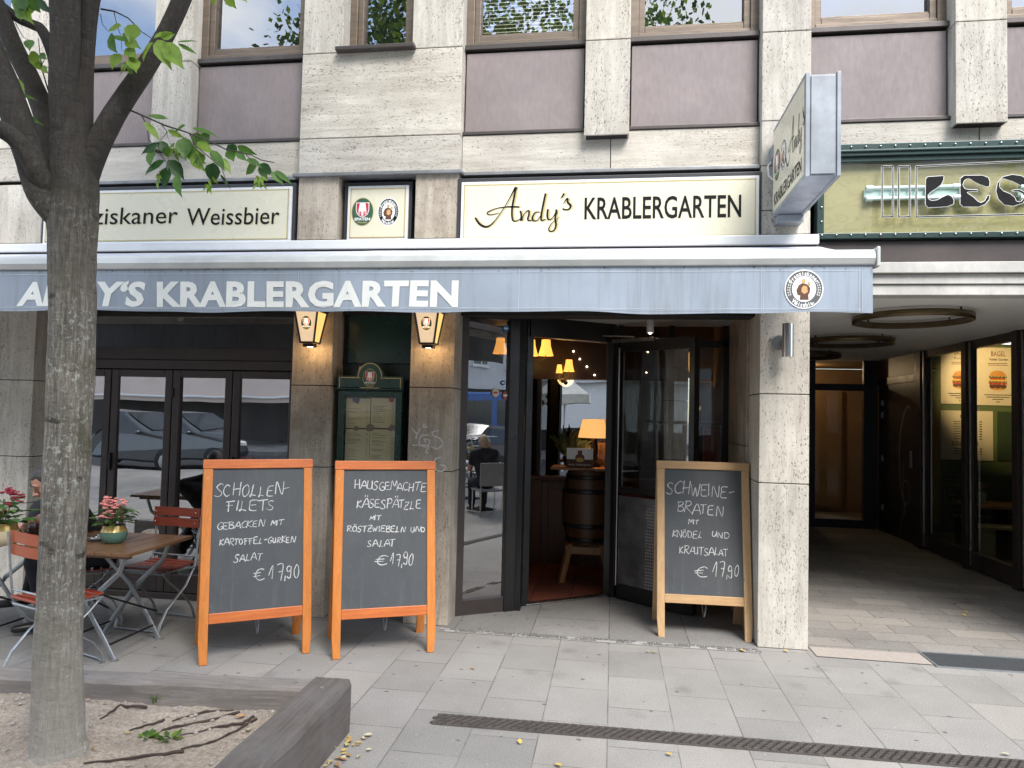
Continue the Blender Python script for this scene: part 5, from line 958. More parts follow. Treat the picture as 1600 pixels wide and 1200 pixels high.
sleeper('weathered flat timber beam along the back of the tree bed', (-5.4, 3.05), (-1.43, 3.44), .13, .02, .185, old, 1)
sleeper('thick dark timber beam at the right hand edge of the tree bed', (-1.325, -1.0), (-1.325, 3.36), .19, -.02, .25, old_y, 2)
# ------------------------------------------------------------------ the tree
m, nt, b = new_mat('grey_bark'); cv_ = coords(nt, (26, 26, 2.4)); bn = noise_f(nt, cv_, 2.6, 9, .75, .8); z_ = nd(nt, 'ShaderNodeSeparateXYZ', {0: nd(nt, 'ShaderNodeTexCoord').outputs['Object']}).outputs[2]
cc = ramp(nt, bn, [(.3, (.075, .066, .052)), (.5, (.18, .16, .127)), (.66, (.35, .315, .26))]); li = noise_f(nt, coords(nt, (1, 1, .7)), 62, 6, .65); lm = noise_f(nt, coords(nt), 3.2, 3)
cc = mixc(nt, nd(nt, 'ShaderNodeMath', {0: ramp(nt, li, [(.55, 0.0), (.6, .8)]), 1: ramp(nt, lm, [(.42, .12), (.6, 1)])}, operation='MULTIPLY').outputs[0], cc, (.46, .46, .40))
mo = noise_f(nt, coords(nt), 4.3, 6, .65); cc = mixc(nt, ramp(nt, mo, [(.50, 0.0), (.62, .7)]), cc, (.085, .08, .04)); dk = noise_f(nt, coords(nt, (1, 1, 2.2)), 9, 3, .6); cc = mixc(nt, ramp(nt, dk, [(.62, 0.0), (.70, .85)]), cc, (.03, .025, .018))
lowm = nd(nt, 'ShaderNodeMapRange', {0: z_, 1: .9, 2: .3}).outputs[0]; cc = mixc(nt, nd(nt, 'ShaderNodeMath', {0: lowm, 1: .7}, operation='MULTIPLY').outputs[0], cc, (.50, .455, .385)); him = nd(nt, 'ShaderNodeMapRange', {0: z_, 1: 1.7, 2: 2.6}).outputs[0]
cc = mixc(nt, nd(nt, 'ShaderNodeMath', {0: him, 1: .9}, operation='MULTIPLY').outputs[0], cc, (.030, .023, .018))  # crown shade painted into the bark colour, deepening up the trunk and limbs
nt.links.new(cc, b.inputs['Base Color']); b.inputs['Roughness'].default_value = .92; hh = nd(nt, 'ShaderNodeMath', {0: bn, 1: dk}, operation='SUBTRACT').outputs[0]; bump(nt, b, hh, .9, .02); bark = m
TY = 2.72; tr = empty('street_tree', (-2.26, TY, .09), 0, 'street tree with a lichen spotted grey trunk and forked dark limbs', 'tree'); inv = Matrix.Translation((2.26, -TY, -.09))
def tpart(mb, nm, mats): o = mb.build(nm, mats, tr); o.matrix_parent_inverse = inv; return o
def limb(nm, pts, rad, n=20, steps=7, rough=.05, par=None):
    rad = [q*.86 for q in rad]; pts = [Vector(p) for p in pts]; PP, RR = [], []; m_ = len(pts)
    for i in range(m_-1):
        p0, p1, p2, p3 = pts[max(i-1, 0)], pts[i], pts[i+1], pts[min(i+2, m_-1)]
        for k in range(steps): t_ = k/steps; PP.append(.5*(2*p1+(p2-p0)*t_+(2*p0-5*p1+4*p2-p3)*t_*t_+(3*p1-p0-3*p2+p3)*t_**3)); RR.append(rad[i]*(1-t_)+rad[i+1]*t_)
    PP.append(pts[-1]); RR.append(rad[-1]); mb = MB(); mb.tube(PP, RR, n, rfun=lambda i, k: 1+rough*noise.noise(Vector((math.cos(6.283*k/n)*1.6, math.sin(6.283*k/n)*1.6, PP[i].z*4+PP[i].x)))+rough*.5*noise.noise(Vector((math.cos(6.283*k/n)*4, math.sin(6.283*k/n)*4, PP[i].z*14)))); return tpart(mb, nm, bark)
tp = [(90, 1190), (90, 1172), (90, 1145), (91, 1000), (99, 850), (106, 700), (112, 550), (113, 420), (114, 340), (116, 270), (113, 200), (112, 130)]
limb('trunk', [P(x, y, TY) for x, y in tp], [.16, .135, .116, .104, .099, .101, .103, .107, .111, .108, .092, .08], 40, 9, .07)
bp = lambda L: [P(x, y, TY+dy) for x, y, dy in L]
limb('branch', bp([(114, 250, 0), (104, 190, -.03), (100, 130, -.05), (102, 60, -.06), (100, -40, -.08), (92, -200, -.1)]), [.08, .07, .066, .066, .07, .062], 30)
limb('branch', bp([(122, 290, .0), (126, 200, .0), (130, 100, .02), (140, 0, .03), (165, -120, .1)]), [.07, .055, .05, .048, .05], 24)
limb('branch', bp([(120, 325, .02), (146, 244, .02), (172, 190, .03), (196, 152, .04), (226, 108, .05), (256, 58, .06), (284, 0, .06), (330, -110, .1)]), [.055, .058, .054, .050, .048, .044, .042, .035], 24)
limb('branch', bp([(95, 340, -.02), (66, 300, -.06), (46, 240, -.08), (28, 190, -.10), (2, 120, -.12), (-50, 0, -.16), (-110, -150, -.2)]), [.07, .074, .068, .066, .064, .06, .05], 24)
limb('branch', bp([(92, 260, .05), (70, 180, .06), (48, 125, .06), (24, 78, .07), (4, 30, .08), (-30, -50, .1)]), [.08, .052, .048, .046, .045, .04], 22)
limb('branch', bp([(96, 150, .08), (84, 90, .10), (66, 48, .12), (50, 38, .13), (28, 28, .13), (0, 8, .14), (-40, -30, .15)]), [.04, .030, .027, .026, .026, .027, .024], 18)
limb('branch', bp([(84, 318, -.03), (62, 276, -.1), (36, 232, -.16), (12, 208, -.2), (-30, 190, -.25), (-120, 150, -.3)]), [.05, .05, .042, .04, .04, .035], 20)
def twig(pts, r=.0035): mb = MB(); q = [P(x, y, TY+dy) for x, y, dy in pts]; mb.tube(q, [r*(1-.6*i/(len(q)-1)) for i in range(len(q))], 6); tpart(mb, 'twig', pm('dark_twig', (.035, .022, .018), bmp=0))
twig([(203, 172, .04), (222, 180, .0), (258, 196, -.04), (290, 206, -.08), (330, 222, -.1), (352, 233, -.12), (392, 242, -.14), (408, 250, -.15), (428, 254, -.16)], .0045); twig([(221, 180, 0), (230, 196, -.01), (232, 218, -.02), (248, 238, -.03), (262, 256, -.05)]); twig([(250, 192, -.03), (260, 204, -.05), (262, 214, -.06), (268, 228, -.06)], .002); twig([(262, 206, -.05), (250, 220, -.05), (244, 230, -.05)], .0015); twig([(296, 208, -.08), (306, 228, -.09), (325, 244, -.1), (346, 262, -.11), (356, 290, -.12)], .003); twig([(384, 241, -.13), (396, 254, -.14), (402, 262, -.15)], .002)
twig([(158, 14, .05), (180, 18, .03), (200, 28, .0), (222, 50, -.02), (240, 62, -.03)], .004); twig([(178, 18, .03), (182, 36, .02), (190, 60, 0), (190, 80, 0)], .0022); twig([(157, 22, .05), (160, 38, .05), (170, 50, .04)], .002); twig([(78, 150, -.02), (66, 110, -.05), (62, 80, -.06), (60, 60, -.06)], .0035); twig([(64, 104, -.05), (70, 92, -.05), (82, 86, -.05)], .002); twig([(24, 36, .1), (36, 58, .08), (52, 68, .05)], .002)
lm_ = []
for nm, c1, c2 in (('leaf_lime', (.25, .38, .05), (.17, .29, .035)), ('leaf_green', (.11, .23, .04), (.07, .16, .027)), ('leaf_deep', (.04, .105, .03), (.022, .065, .018))):
    m, nt, b = new_mat(nm); f_ = noise_f(nt, coords(nt), 30, 4); cc = ramp(nt, f_, [(.3, c2), (.7, c1)]); nt.links.new(cc, b.inputs['Base Color']); b.inputs['Roughness'].default_value = .45
    tl = nd(nt, 'ShaderNodeBsdfTranslucent', {0: cc}); out = nt.nodes['Material Output']; nt.links.new(nd(nt, 'ShaderNodeMixShader', {0: .55, 1: b.outputs[0], 2: tl.outputs[0]}).outputs[0], out.inputs[0]); lm_.append(m)
rl = random.Random(21); mb = MB()
def leafpx(x0, y0, x1, y1, w_, mi, dy=-.06, tilt=None):
    a, c = P(x0, y0, TY+dy), P(x1, y1, TY+dy+rl.uniform(-.03, .03)); d_ = c-a; nr = Vector((rl.uniform(-.5, .5), -1, rl.uniform(-.2, .9))) if tilt is None else Vector(tilt); leaf(mb, a, d_, nr, d_.length*1.15, w_/1110*2.8*1.25, mi, rl.uniform(-.05, .2))
for q in [(262, 186, 233, 180, 9, 1), (226, 190, 246, 214, 10, 0), (262, 203, 285, 214, 8, 0), (290, 196, 276, 206, 14, 1), (300, 200, 332, 207, 8, 1), (302, 208, 316, 226, 16, 1), (318, 206, 325, 224, 14, 1), (288, 215, 288, 242, 22, 1), (250, 224, 224, 238, 12, 2), (240, 232, 236, 256, 20, 1), (245, 222, 264, 238, 16, 2), (262, 228, 262, 244, 14, 1), (258, 250, 232, 270, 18, 2), (262, 250, 284, 276, 20, 2), (262, 260, 258, 290, 20, 2), (276, 272, 278, 300, 15, 1), (300, 226, 300, 250, 20, 1), (308, 222, 328, 236, 14, 0), (300, 240, 314, 262, 18, 0), (318, 240, 312, 258, 12, 1), (330, 234, 348, 262, 14, 1), (334, 254, 332, 282, 22, 2), (342, 246, 358, 266, 14, 0), (356, 226, 368, 240, 16, 2), (370, 228, 396, 240, 10, 1), (356, 234, 364, 250, 14, 1), (368, 236, 384, 250, 10, 1), (386, 248, 404, 256, 10, 1), (402, 256, 384, 270, 14, 1), (406, 256, 424, 272, 14, 2), (404, 260, 416, 278, 12, 1), (424, 268, 440, 286, 12, 1), (430, 266, 453, 286, 8, 1), (344, 272, 358, 292, 4, 2),
          (190, 40, 172, 48, 14, 0), (212, 38, 204, 64, 22, 0), (172, 54, 180, 78, 20, 1), (178, 56, 196, 66, 10, 1), (192, 52, 206, 64, 12, 1), (196, 62, 214, 72, 16, 0), (240, 66, 222, 88, 22, 0), (250, 58, 270, 54, 12, 0), (246, 62, 262, 98, 22, 0), (256, 66, 284, 104, 24, 0), (276, 66, 304, 64, 6, 1), (278, 68, 304, 84, 8, 1), (240, 60, 262, 48, 12, 0), (188, 84, 176, 104, 18, 0), (206, 92, 212, 110, 18, 0), (196, 76, 212, 90, 16, 0),
          (46, 62, 46, 76, 14, 1), (48, 80, 62, 104, 18, 0), (62, 84, 72, 92, 10, 1), (66, 104, 72, 112, 10, 0), (56, 96, 64, 108, 12, 0), (20, 146, 48, 150, 8, 1), (6, 150, 4, 176, 20, 2), (18, 170, 22, 200, 24, 1), (14, 172, 40, 182, 12, 1), (30, 176, 60, 190, 8, 1), (22, 120, 36, 146, 12, 0), (2, 74, 8, 88, 12, 0), (4, 200, -4, 218, 12, 0), (334, -6, 332, 6, 10, 0), (352, -8, 366, 10, 14, 0), (372, -8, 384, 2, 10, 0),
          (20, -4, 40, 12, 18, 1), (36, -6, 32, 26, 22, 1), (46, -6, 60, 16, 20, 1), (60, 0, 76, 18, 12, 2), (30, 10, 46, 30, 16, 0), (40, 14, 52, 16, 12, 0), (70, 8, 92, 30, 6, 1), (24, 18, 40, 28, 12, 0)]: leafpx(*q)
for cx, cy in ((276, 232), (310, 244), (327, 284), (404, 280), (250, 276), (206, 90), (196, 104)):            # hanging hornbeam seed clusters
    for k in range(12): x, y = cx+rl.uniform(-5, 5), cy+rl.uniform(-10, 10); leafpx(x, y, x+rl.uniform(-9, 9), y+rl.uniform(4, 13), 4, 0)
tpart(mb, 'leaves', lm_)
def crown(mb, c, rx, ry, rz, ncl, nl, size, rnd_, lobes=9, ztop=None):
    c = Vector(c); lb = [Vector((rnd_.uniform(-.65, .65)*rx, rnd_.uniform(-.65, .65)*ry, rnd_.uniform(-.6, .6)*rz)) for _ in range(lobes)]
    for k in range(ncl):
        o = rnd_.choice(lb); v = Vector((rnd_.gauss(0, 1), rnd_.gauss(0, 1), rnd_.gauss(0, 1))).normalized()*rnd_.random()**.4*.45; q = c+o+Vector((v.x*rx, v.y*ry, v.z*rz)); mi = rnd_.choice((0, 1, 1, 2)) 
        for j in range(nl):
            p_ = q+Vector([rnd_.gauss(0, size*1.6) for _ in range(3)]); d_ = Vector([rnd_.uniform(-1, 1) for _ in range(3)]); d_.z -= .3; d_.normalize(); s_ = d_.cross(Vector([rnd_.uniform(-1, 1) for _ in range(3)])).normalized()*size*.38; l = d_*size*rnd_.uniform(.7, 1.3); mb.add([p_, p_+l*.5+s_, p_+l, p_+l*.5-s_], [(0, 1, 2, 3)], mi)
mb = MB(); crown(mb, (-2.2, 2.5, 6.0), 1.75, 1.7, 1.7, 1300, 9, .075, random.Random(8), 14); tpart(mb, 'crown', lm_)
droot = pm('dark_root', (.075, .05, .04), (.04, .028, .022), 20, rough=.9, bmp=.6)
for pts in ([(158, 1124), (188, 1102), (240, 1108)], [(232, 1152), (260, 1136), (330, 1124), (385, 1106)], [(268, 1125), (320, 1110), (372, 1104)], [(280, 1148), (340, 1136), (378, 1132), (402, 1118)], [(285, 1168), (330, 1160), (370, 1142), (408, 1120)], [(130, 1196), (230, 1180), (300, 1172)], [(205, 1140), (240, 1128), (262, 1120)]):
    q = [G(x, y, .1) for x, y in pts]; q = [Vector((v.x, v.y, soil_z(v.x, v.y)+.004)) for v in q]; PP = []
    for i in range(len(q)-1):
        for k in range(5): v = q[i].lerp(q[i+1], k/5); PP.append(v+Vector((rl.uniform(-.006, .006), rl.uniform(-.006, .006), rl.uniform(-.002, .005))))
    mb = MB(); mb.tube(PP, [.003+.008*(i/len(PP))*(1-.5*i/len(PP)) for i in range(len(PP))], 7); tpart(mb, 'root', droot)
def tuft(label, px, py, n, h, seed, broad=False):
    q = G(px, py, .1); z = soil_z(q.x, q.y); t = empty('weed', (q.x, q.y, z), 0, label, 'weed'); r_ = random.Random(seed); mb = MB()
    for k in range(n):
        a = r_.uniform(0, 6.28); s_ = r_.uniform(0, .03) if broad else r_.uniform(.01, .05)
        if broad: leaf(mb, (math.cos(a)*s_, math.sin(a)*s_, .005), (math.cos(a), math.sin(a), r_.uniform(.2, .9)), (0, 0, 1), r_.uniform(.025, .045), .022, r_.choice((0, 1)))
        else:
            b0 = Vector((math.cos(a)*s_, math.sin(a)*s_*.7, 0)); b1 = b0+Vector((math.cos(a)*.02, math.sin(a)*.02, h*.6)); b2 = b1+Vector((r_.uniform(-.04, .04), r_.uniform(-.03, .03), h*r_.uniform(.1, .5))); mb.add([b0-Vector((.0016, 0, 0)), b0+Vector((.0016, 0, 0)), b1+Vector((.0012, 0, 0)), b1-Vector((.0012, 0, 0)), b2], [(0, 1, 2, 3), (3, 2, 4)], r_.choice((0, 1)))
    mb.build('blades', lm_[:2], t)
tuft('wispy grass tuft beside the back timber beam', 246, 1088, 190, .075, 1); tuft('tall thin grass stalk near the beam corner', 352, 1090, 30, .13, 2); tuft('small broad leaved green weed between the roots', 268, 1150, 13, .04, 3, True); tuft('dark small weed near the long root', 230, 1152, 14, .03, 4, True)
yl = [pm('yellow_leaf', (.60, .46, .11), (.50, .33, .07), 40, rough=.7, bmp=.1), pm('tan_leaf', (.45, .27, .12), (.36, .2, .08), 40, rough=.7), pm('pale_leaf', (.55, .49, .33), bmp=.1)]
def fallen(x, y, z, s_, rz, mi, group, label):
    mb = MB(); leaf(mb, (-s_/2, 0, .004), (1, 0, .08), (0, 0, 1), s_, s_*.55, 0, .1); o = mb.build('fallen_leaf', yl[mi]); o.location = (x, y, z+.002); o.rotation_euler = (rl.uniform(-.25, .25), rl.uniform(-.2, .2), rz); tag(o, label, 'leaf', group)
for px, py in [(738, 1027+18), (1012, 1019), (1022, 1020), (1510, 957), (1506, 962), (1492, 945), (1548, 953), (1512, 985), (1228, 1018), (1160, 1018), (1572, 1180), (812, 1160), (872, 1197), (520, 1170), (545, 1158), (575, 1150), (1045, 1180)]:
    q = G(px, py, .005); fallen(q.x, q.y, .005, rl.uniform(.028, .045), rl.uniform(0, 6.28), rl.choice((0, 0, 1, 2)), 'yellow leaves on the paving', 'small fallen leaf lying on the paving')
for k in range(46):
    x, y = (rl.uniform(-3.2, -1.45), rl.uniform(2.45, 3.3)) if k < 24 else (rl.uniform(-1.55, -1.43), rl.uniform(2.6, 3.1)); fallen(x, y, soil_z(x, y)+.006, rl.uniform(.025, .05), rl.uniform(0, 6.28), rl.choice((0, 0, 1, 2)), 'yellow leaves on the soil', 'small fallen leaf lying on the soil of the tree bed')
for k in range(64): x, y = -1.21+abs(rl.gauss(0, .07)), rl.uniform(2.6, 3.3); fallen(x, y, .004, rl.uniform(.02, .045), rl.uniform(0, 6.28), rl.choice((0, 1, 2)), 'leaves swept against the timber beam', 'small fallen leaf lying against the timber beam end')
# ------------------------------------------------------------------ drain and foot grate
t = empty('drain_channel', (1.2, 3.6, 0), 0, 'long dark slotted drain channel across the paving', 'drain'); inv = Matrix.Translation((-1.2, -3.6, 0)); mb = MB(); x0, x1 = -.862, 5.0; yd = lambda x: 3.575+.012*(x+.86); 
mb.add([(x0, yd(x0)-.055, .003), (x1, yd(x1)-.055, .003), (x1, yd(x1)+.06, .003), (x0, yd(x0)+.06, .003)], [(0, 1, 2, 3)]); part(mb, 'gutter', M['joint']); mb = MB(); x = x0
while x < 3.2:
    y = yd(x)
    for j in range(4): y0 = y-.05+j*.027; mb.bar((x-.012+(j % 2)*.020, y0, .006), (x+.018+(j % 2)*.020, y0+.027, .006), .015, .008)
    x += .041
for s_ in (-1, 1): mb.bar((x0, yd(x0)+s_*.056, .005), (3.2, yd(3.2)+s_*.056, .005), .006, .008)
part(mb, 'grating', pm('cast_iron', (.15, .13, .118), (.085, .074, .068), 30, rough=.6, metal=.4, bmp=.3))
mt = [G(1440, 1022), G(1600, 1030), G(1640, 1050), G(1482, 1045)]; t = empty('foot_grate', (2.4, 5.1, 0), 0, 'dark rectangular mat grate at the passage entrance', 'grate'); inv = Matrix.Translation((-2.4, -5.1, 0))
mb = MB(); mb.box(2.09, 2.75, 4.96, 5.23, -.02, .007); part(mb, 'mat', pm('ribbed_mat', (.06, .065, .07), (.028, .03, .033), 9, (1, 40, 1), .8, bmp=.8)); mb = MB()
for a, c, d, e in ((2.075, 2.09, 4.945, 5.245), (2.75, 2.765, 4.945, 5.245), (2.09, 2.75, 4.945, 4.96), (2.09, 2.75, 5.23, 5.245)): mb.box(a, c, d, e, -.02, .010)
part(mb, 'rim', M['galv'])
# ------------------------------------------------------------------ passage lamps and the snack shop behind its glass
bz = pm('antique_bronze', (.16, .115, .06), (.10, .072, .038), 7, rough=.35, metal=.7, bmp=.04)
for (x, y, r), lb in (((2.45, 6.30, .45), 'bronze ring lamp nearest the street on the passage ceiling'), ((2.52, 8.15, .46), 'second bronze ring lamp along the passage ceiling'), ((2.50, 9.9, .46), 'farthest bronze ring lamp, by the passage door')):
    t = empty('ring_lamp', (x, y, 2.47), 0, lb, 'ceiling lamp', 'bronze ring lamps of the passage'); mb = MB(); mb.lathe([(r-.022, -.075), (r, -.075), (r, -.022), (r-.022, -.022), (r-.022, -.075)], n=72, cap=False); mb.build('ring', bz, t); mb = MB()
    for k in range(4): a = k*1.571+.5; mb.tube([((r-.011)*math.cos(a), (r-.011)*math.sin(a), -.03), ((r-.011)*math.cos(a), (r-.011)*math.sin(a), 0)], .008, 6)
    mb.box(-r*.42-.03, -r*.42+.03, -r*.86, -r*.86+.02, -.05, -.035); mb.build('stand_off', M['black_metal'], t)
YW = 9.90
poster_m = pm('cream_poster', (.62, .55, .38), (.58, .51, .35), 4, rough=.5, bmp=0); brown_ink = pm('brown_ink', (.20, .075, .03), bmp=0)
def poster(label, x0, x1, z0, z1, mats, fill):
    t = empty('poster', ((x0+x1)/2, YW, z0), 0, label, 'poster', 'posters on the olive shop wall'); c = Vector(((x0+x1)/2, YW, z0)); pl = lambda u, v, h: Vector((u, YW-.014-h, v))-c; mb = MB(); mb.box(x0-c.x, x1-c.x, -.013, -.001, 0, z1-z0); mb.build('sheet', mats, t); mb = MB(); fill(mb, pl, x0, x1, z0, z1); mb.build('print', [M['black'], brown_ink, pm('bun', (.62, .30, .07), (.50, .21, .04), 30, bmp=0), pm('lettuce', (.09, .14, .02), bmp=0), pm('tomato', (.5, .05, .03), bmp=0), pm('patty', (.12, .05, .025), bmp=0), pm('cheese', (.75, .45, .06), bmp=0)], t); return t
def burger(mb, pl, u, v, w):
    r_ = random.Random(int(u*100))
    def layer(y0, h_, wd, mi, wav=0):
        n = 14; top = [(u-wd/2+wd*k/n, v+y0+h_+wav*math.sin(k*2.3)) for k in range(n+1)]; bot = [(u+wd/2-wd*k/n, v+y0+wav*math.sin(k*1.9)) for k in range(n+1)]; mb.poly(bot+top, pl, .001+.0004*mi, .0016+.0004*mi, mi)
    mb.poly([(u+w*.46*math.cos(R(a)), v+.62*w+w*.34*math.sin(R(a))) for a in range(0, 181, 15)], pl, .001, .002, 2)
    layer(.52*w, .09*w, .98*w, 3, .03*w); layer(.43*w, .09*w, .84*w, 4); layer(.33*w, .09*w, .92*w, 6, .02*w); layer(.24*w, .08*w, .98*w, 3, .03*w); layer(.14*w, .1*w, 1.0*w, 4, .02*w); layer(0, .13*w, .9*w, 5, .02*w)
    for k in (-1, 0, 1): mb.poly(oval(.17*w, .12*w, u+k*.3*w, v+.02*w, 14), pl, .003, .0045, 5)
    mb.poly([(u+w*.42*math.cos(R(a)), v-.05*w+w*.16*math.sin(R(a))) for a in range(180, 361, 15)], pl, .0005, .001, 2)
def bagel(sub, second):
    def f(mb, pl, x0, x1, z0, z1):
        c, w, h = (x0+x1)/2+.04, x1-x0, z1-z0; put_text(mb, 'BAGEL', pl, c-.18*w, z1-.15*h, .40*w, .09*h, .001, 1, .01); put_text(mb, sub, pl, c-.22*w, z1-.225*h, .50*w, .042*h, .001, 0, .012)
        for k, l in enumerate((.52, .54)): ribbon(mb, [(c-l*w/2, z1-.275*h-k*.03*h), (c, z1-.275*h-k*.03*h), (c+l*w/2, z1-.275*h-k*.03*h)], [.008]*3, pl, .001, 1)
        burger(mb, pl, c, z0+.32*h, .50*w)
        for k, l in enumerate((.74, .62, .3)): ribbon(mb, [(c-l*w/2, z0+.18*h-k*.038*h), (c, z0+.18*h-k*.038*h), (c+l*w/2, z0+.18*h-k*.038*h)], [.009]*3, pl, .001, 0)
        put_text(mb, '8.0', pl, c-.04*w, z0+.045*h, .09*w, None, .001, 0, .012)
    return f
def wq(x, y): p = P(x, y, YW); return p.x, p.z
(a, zt), (c, zb) = wq(1524, 543), wq(1582, 634)
poster('bagel poster under the shop spotlight, with a tall sandwich', a, c, zb, zt, poster_m, bagel('Falafel Garden', 0))
(a2, _), (c2, _) = wq(1469, 541), wq(1520, 541); poster('shaded bagel poster at the left end of the shop wall', a2, c2, zb+.01, zt+.01, poster_m, bagel('Truffle', 0))
(a3, _), (c3, _) = wq(1595, 541), wq(1655, 541); poster('bagel poster cut by the picture edge', a3, c3, zb-.01, zt-.01, poster_m, bagel('Pastrami', 0))
def drinks(mb, pl, x0, x1, z0, z1):
    w, h = x1-x0, z1-z0; put_text(mb, 'DRINKS', pl, x0+.38*w, z1-.15*h, .3*w, .075*h, .001, 0, .012); put_text(mb, 'COLD DRINKS', pl, x0+.22*w, z0+.30*h, .5*w, .085*h, .001, 0, .012)
    for k in range(14):
        z = z1-.22*h-k*.05*h
        if abs(z-(z0+.33*h)) > .06*h: ribbon(mb, [(x0+.25*w, z), (x0+.35*w, z), (x0+.5*w, z)], [.007]*3, pl, .001, 0); ribbon(mb, [(x0+.74*w, z), (x0+.76*w, z), (x0+.79*w, z)], [.012]*3, pl, .001, 0)
(a4, z4), (e4, z5) = wq(1469, 641), wq(1551, 720); poster('wide drinks list below the bagel posters', a4, e4, z5, z4, poster_m, drinks)
(a5, z6), (e5, z7) = wq(1558, 643), wq(1650, 722)
def eat(mb, pl, x0, x1, z0, z1): put_text(mb, 'EAT', pl, x0+.50*(x1-x0), z1-.3*(z1-z0), .3*(x1-x0), .15*(z1-z0), .001, 6, .012)
poster('plain dark green board beside the drinks list', a5, e5, z7, z6, pm('bottle_green_board', (.03, .055, .022), (.025, .045, .018), 3, bmp=0), eat)
p = P(1545, 787, 9.2); t = empty('cafe_table', (p.x+.1, 9.2, 0), 0, 'wooden topped cafe table behind the shop glass', 'table'); mb = MB(); mb.box(-.36, .5, -.28, .28, p.z-.035, p.z); mb.build('tabletop', wood('oak_top', (.42, .20, .07), (.32, .14, .045), 'x', 4, .35), t, .005); mb = MB(); mb.box(-.05, .09, -.05, .05, .02, p.z-.036); mb.box(-.2, .24, -.2, .2, 0, .02); mb.build('pedestal', M['black_metal'], t, .004)
q = P(1534, 778, 9.2); t = empty('vase', (q.x, 9.2, p.z), 0, 'small pale vase of dried flowers on the cafe table', 'vase'); mb = MB(); mb.box(-.035, .035, -.035, .035, 0, .13); mb.build('jar', pm('pale_ceramic', (.45, .43, .34), rough=.4), t, .008); mb = MB(); r_ = random.Random(4)
for k in range(30): a = r_.uniform(0, 6.28); q_ = r_.random()*.07; mb.tube([(0, 0, .12), (q_*math.cos(a), q_*math.sin(a), .17+r_.random()*.06)], .002, 4); mb.ball((q_*math.cos(a), q_*math.sin(a), .18+r_.random()*.06), .011, 1, 1)
mb.build('dried_flowers', [pm('dry_stem', (.25, .18, .08), bmp=0), pm('dry_bloom', (.40, .22, .13), (.28, .13, .09), 40)], t)
t = empty('slatted_bench', (4.9, 9.62, 0), 0, 'long green slatted bench against the shop wall', 'bench'); mb = MB()
for k in range(8): mb.box(-.66, 1.9, .12+k*.012, .15+k*.012, .46+k*.062, .505+k*.062)
for x in (-.6, .4, 1.4): mb.bar((x, .17, .40), (x, .27, .95), .04, .02)
mb.build('backrest', pm('green_bench_paint', (.13, .15, .07), (.10, .12, .055), 5), t); mb = MB()
for k in range(5): mb.box(-.66, 1.9, -.3+k*.085, -.23+k*.085, .40, .43)
mb.build('seat', pm('green_bench_paint', (1, 1, 1)), t)
for x in (-.6, 1.8): mb = MB(); mb.box(x, x+.04, -.28, .12, 0, .40); mb.build('leg', M['black_metal'], t)
q = P(1556, 805, 8.8); t = empty('bench_stool', (q.x, 8.75, 0), 0, 'pale wooden stool in front of the cafe table', 'stool'); mb = MB(); mb.box(-.2, .5, -.16, .16, .40, .43); mb.build('seat', pm('pale_ash', (.42, .36, .17), rough=.5), t, .004)
for x in (-.14, .44): mb = MB(); mb.bar((x, 0, 0), (x, 0, .40), .05, .2); mb.build('leg', pm('pale_ash', (1, 1, 1)), t)
q = P(1567, 521, 8.6); t = empty('spotlight', (q.x, 8.6, 2.4), 0, 'black ceiling spotlight over the bagel poster', 'spotlight'); mb = MB(); mb.box(-.07, .07, -.07, .07, q.z-2.4-.05, q.z-2.4+.09); mb.box(-.012, .012, -.012, .012, q.z-2.4+.09, .1); mb.build('housing', M['black_metal'], t, .01)
L = bpy.data.lights.new('spot_beam', 'SPOT'); L.energy = 40; L.color = (1, .72, .38); L.spot_size = R(62); L.spot_blend = .7; L.shadow_soft_size = .05; lo = bpy.data.objects.new('spot_beam', L); C.objects.link(lo); lo.location = (q.x-.05, 8.72, q.z-.02); tg = Vector(((a+c)/2, YW, (zt+zb)/2-.0))
tg = Vector((P(1548, 605, YW).x, YW, P(1548, 605, YW).z)); lo.rotation_euler = (tg-lo.location).to_track_quat('-Z', 'Y').to_euler(); lo.parent = t; lo.matrix_parent_inverse = Matrix.Translation((-q.x, -8.6, -2.4))
t = empty('lobby_lamp', (3.1, 12.2, 2.47), 0, 'small warm ceiling lamp in the lobby behind the passage door', 'ceiling lamp'); mb = MB(); mb.lathe([(.001, -.05), (.07, -.04), (.09, 0)], n=20, cap=False); mb.build('shade', emit('lobby_glow', (1, .7, .4), 3), t)
L = bpy.data.lights.new('lobby_bulb', 'POINT'); L.energy = 2.2; L.color = (1, .75, .45); lo = bpy.data.objects.new('lobby_bulb', L); C.objects.link(lo); lo.location = (0, 0, -.12); lo.parent = t
# ------------------------------------------------------------------ inside the restaurant
dark_oak = wood('barrel_oak', (.12, .055, .022), (.055, .024, .011), 'z', 5, .4); oakl = wood('light_oak', (.30, .15, .055), (.20, .09, .03), 'z', 5, .45)
bx, by = -.225, 6.86; t = empty('barrel', (bx, by, .36), 0, 'dark wooden barrel standing on an oak trestle inside the door', 'barrel'); mb = MB(); H_ = .68; prof = [(.19+.055*math.sin(math.pi*k/14), H_*k/14) for k in range(15)]; mb.lathe(prof, n=28); mb.build('staves', dark_oak, t)
for z in (.04, .17, .49, .62): mb = MB(); r_ = .19+.055*math.sin(math.pi*z/H_); mb.lathe([(r_+.003, z-.022), (r_+.007, z-.02), (r_+.007, z+.02), (r_+.003, z+.022)], n=28, cap=False); mb.build('hoop', M['black_metal'], t)
t = empty('trestle', (bx, by, 0), 0, 'light oak trestle carrying the dark barrel', 'stand'); 
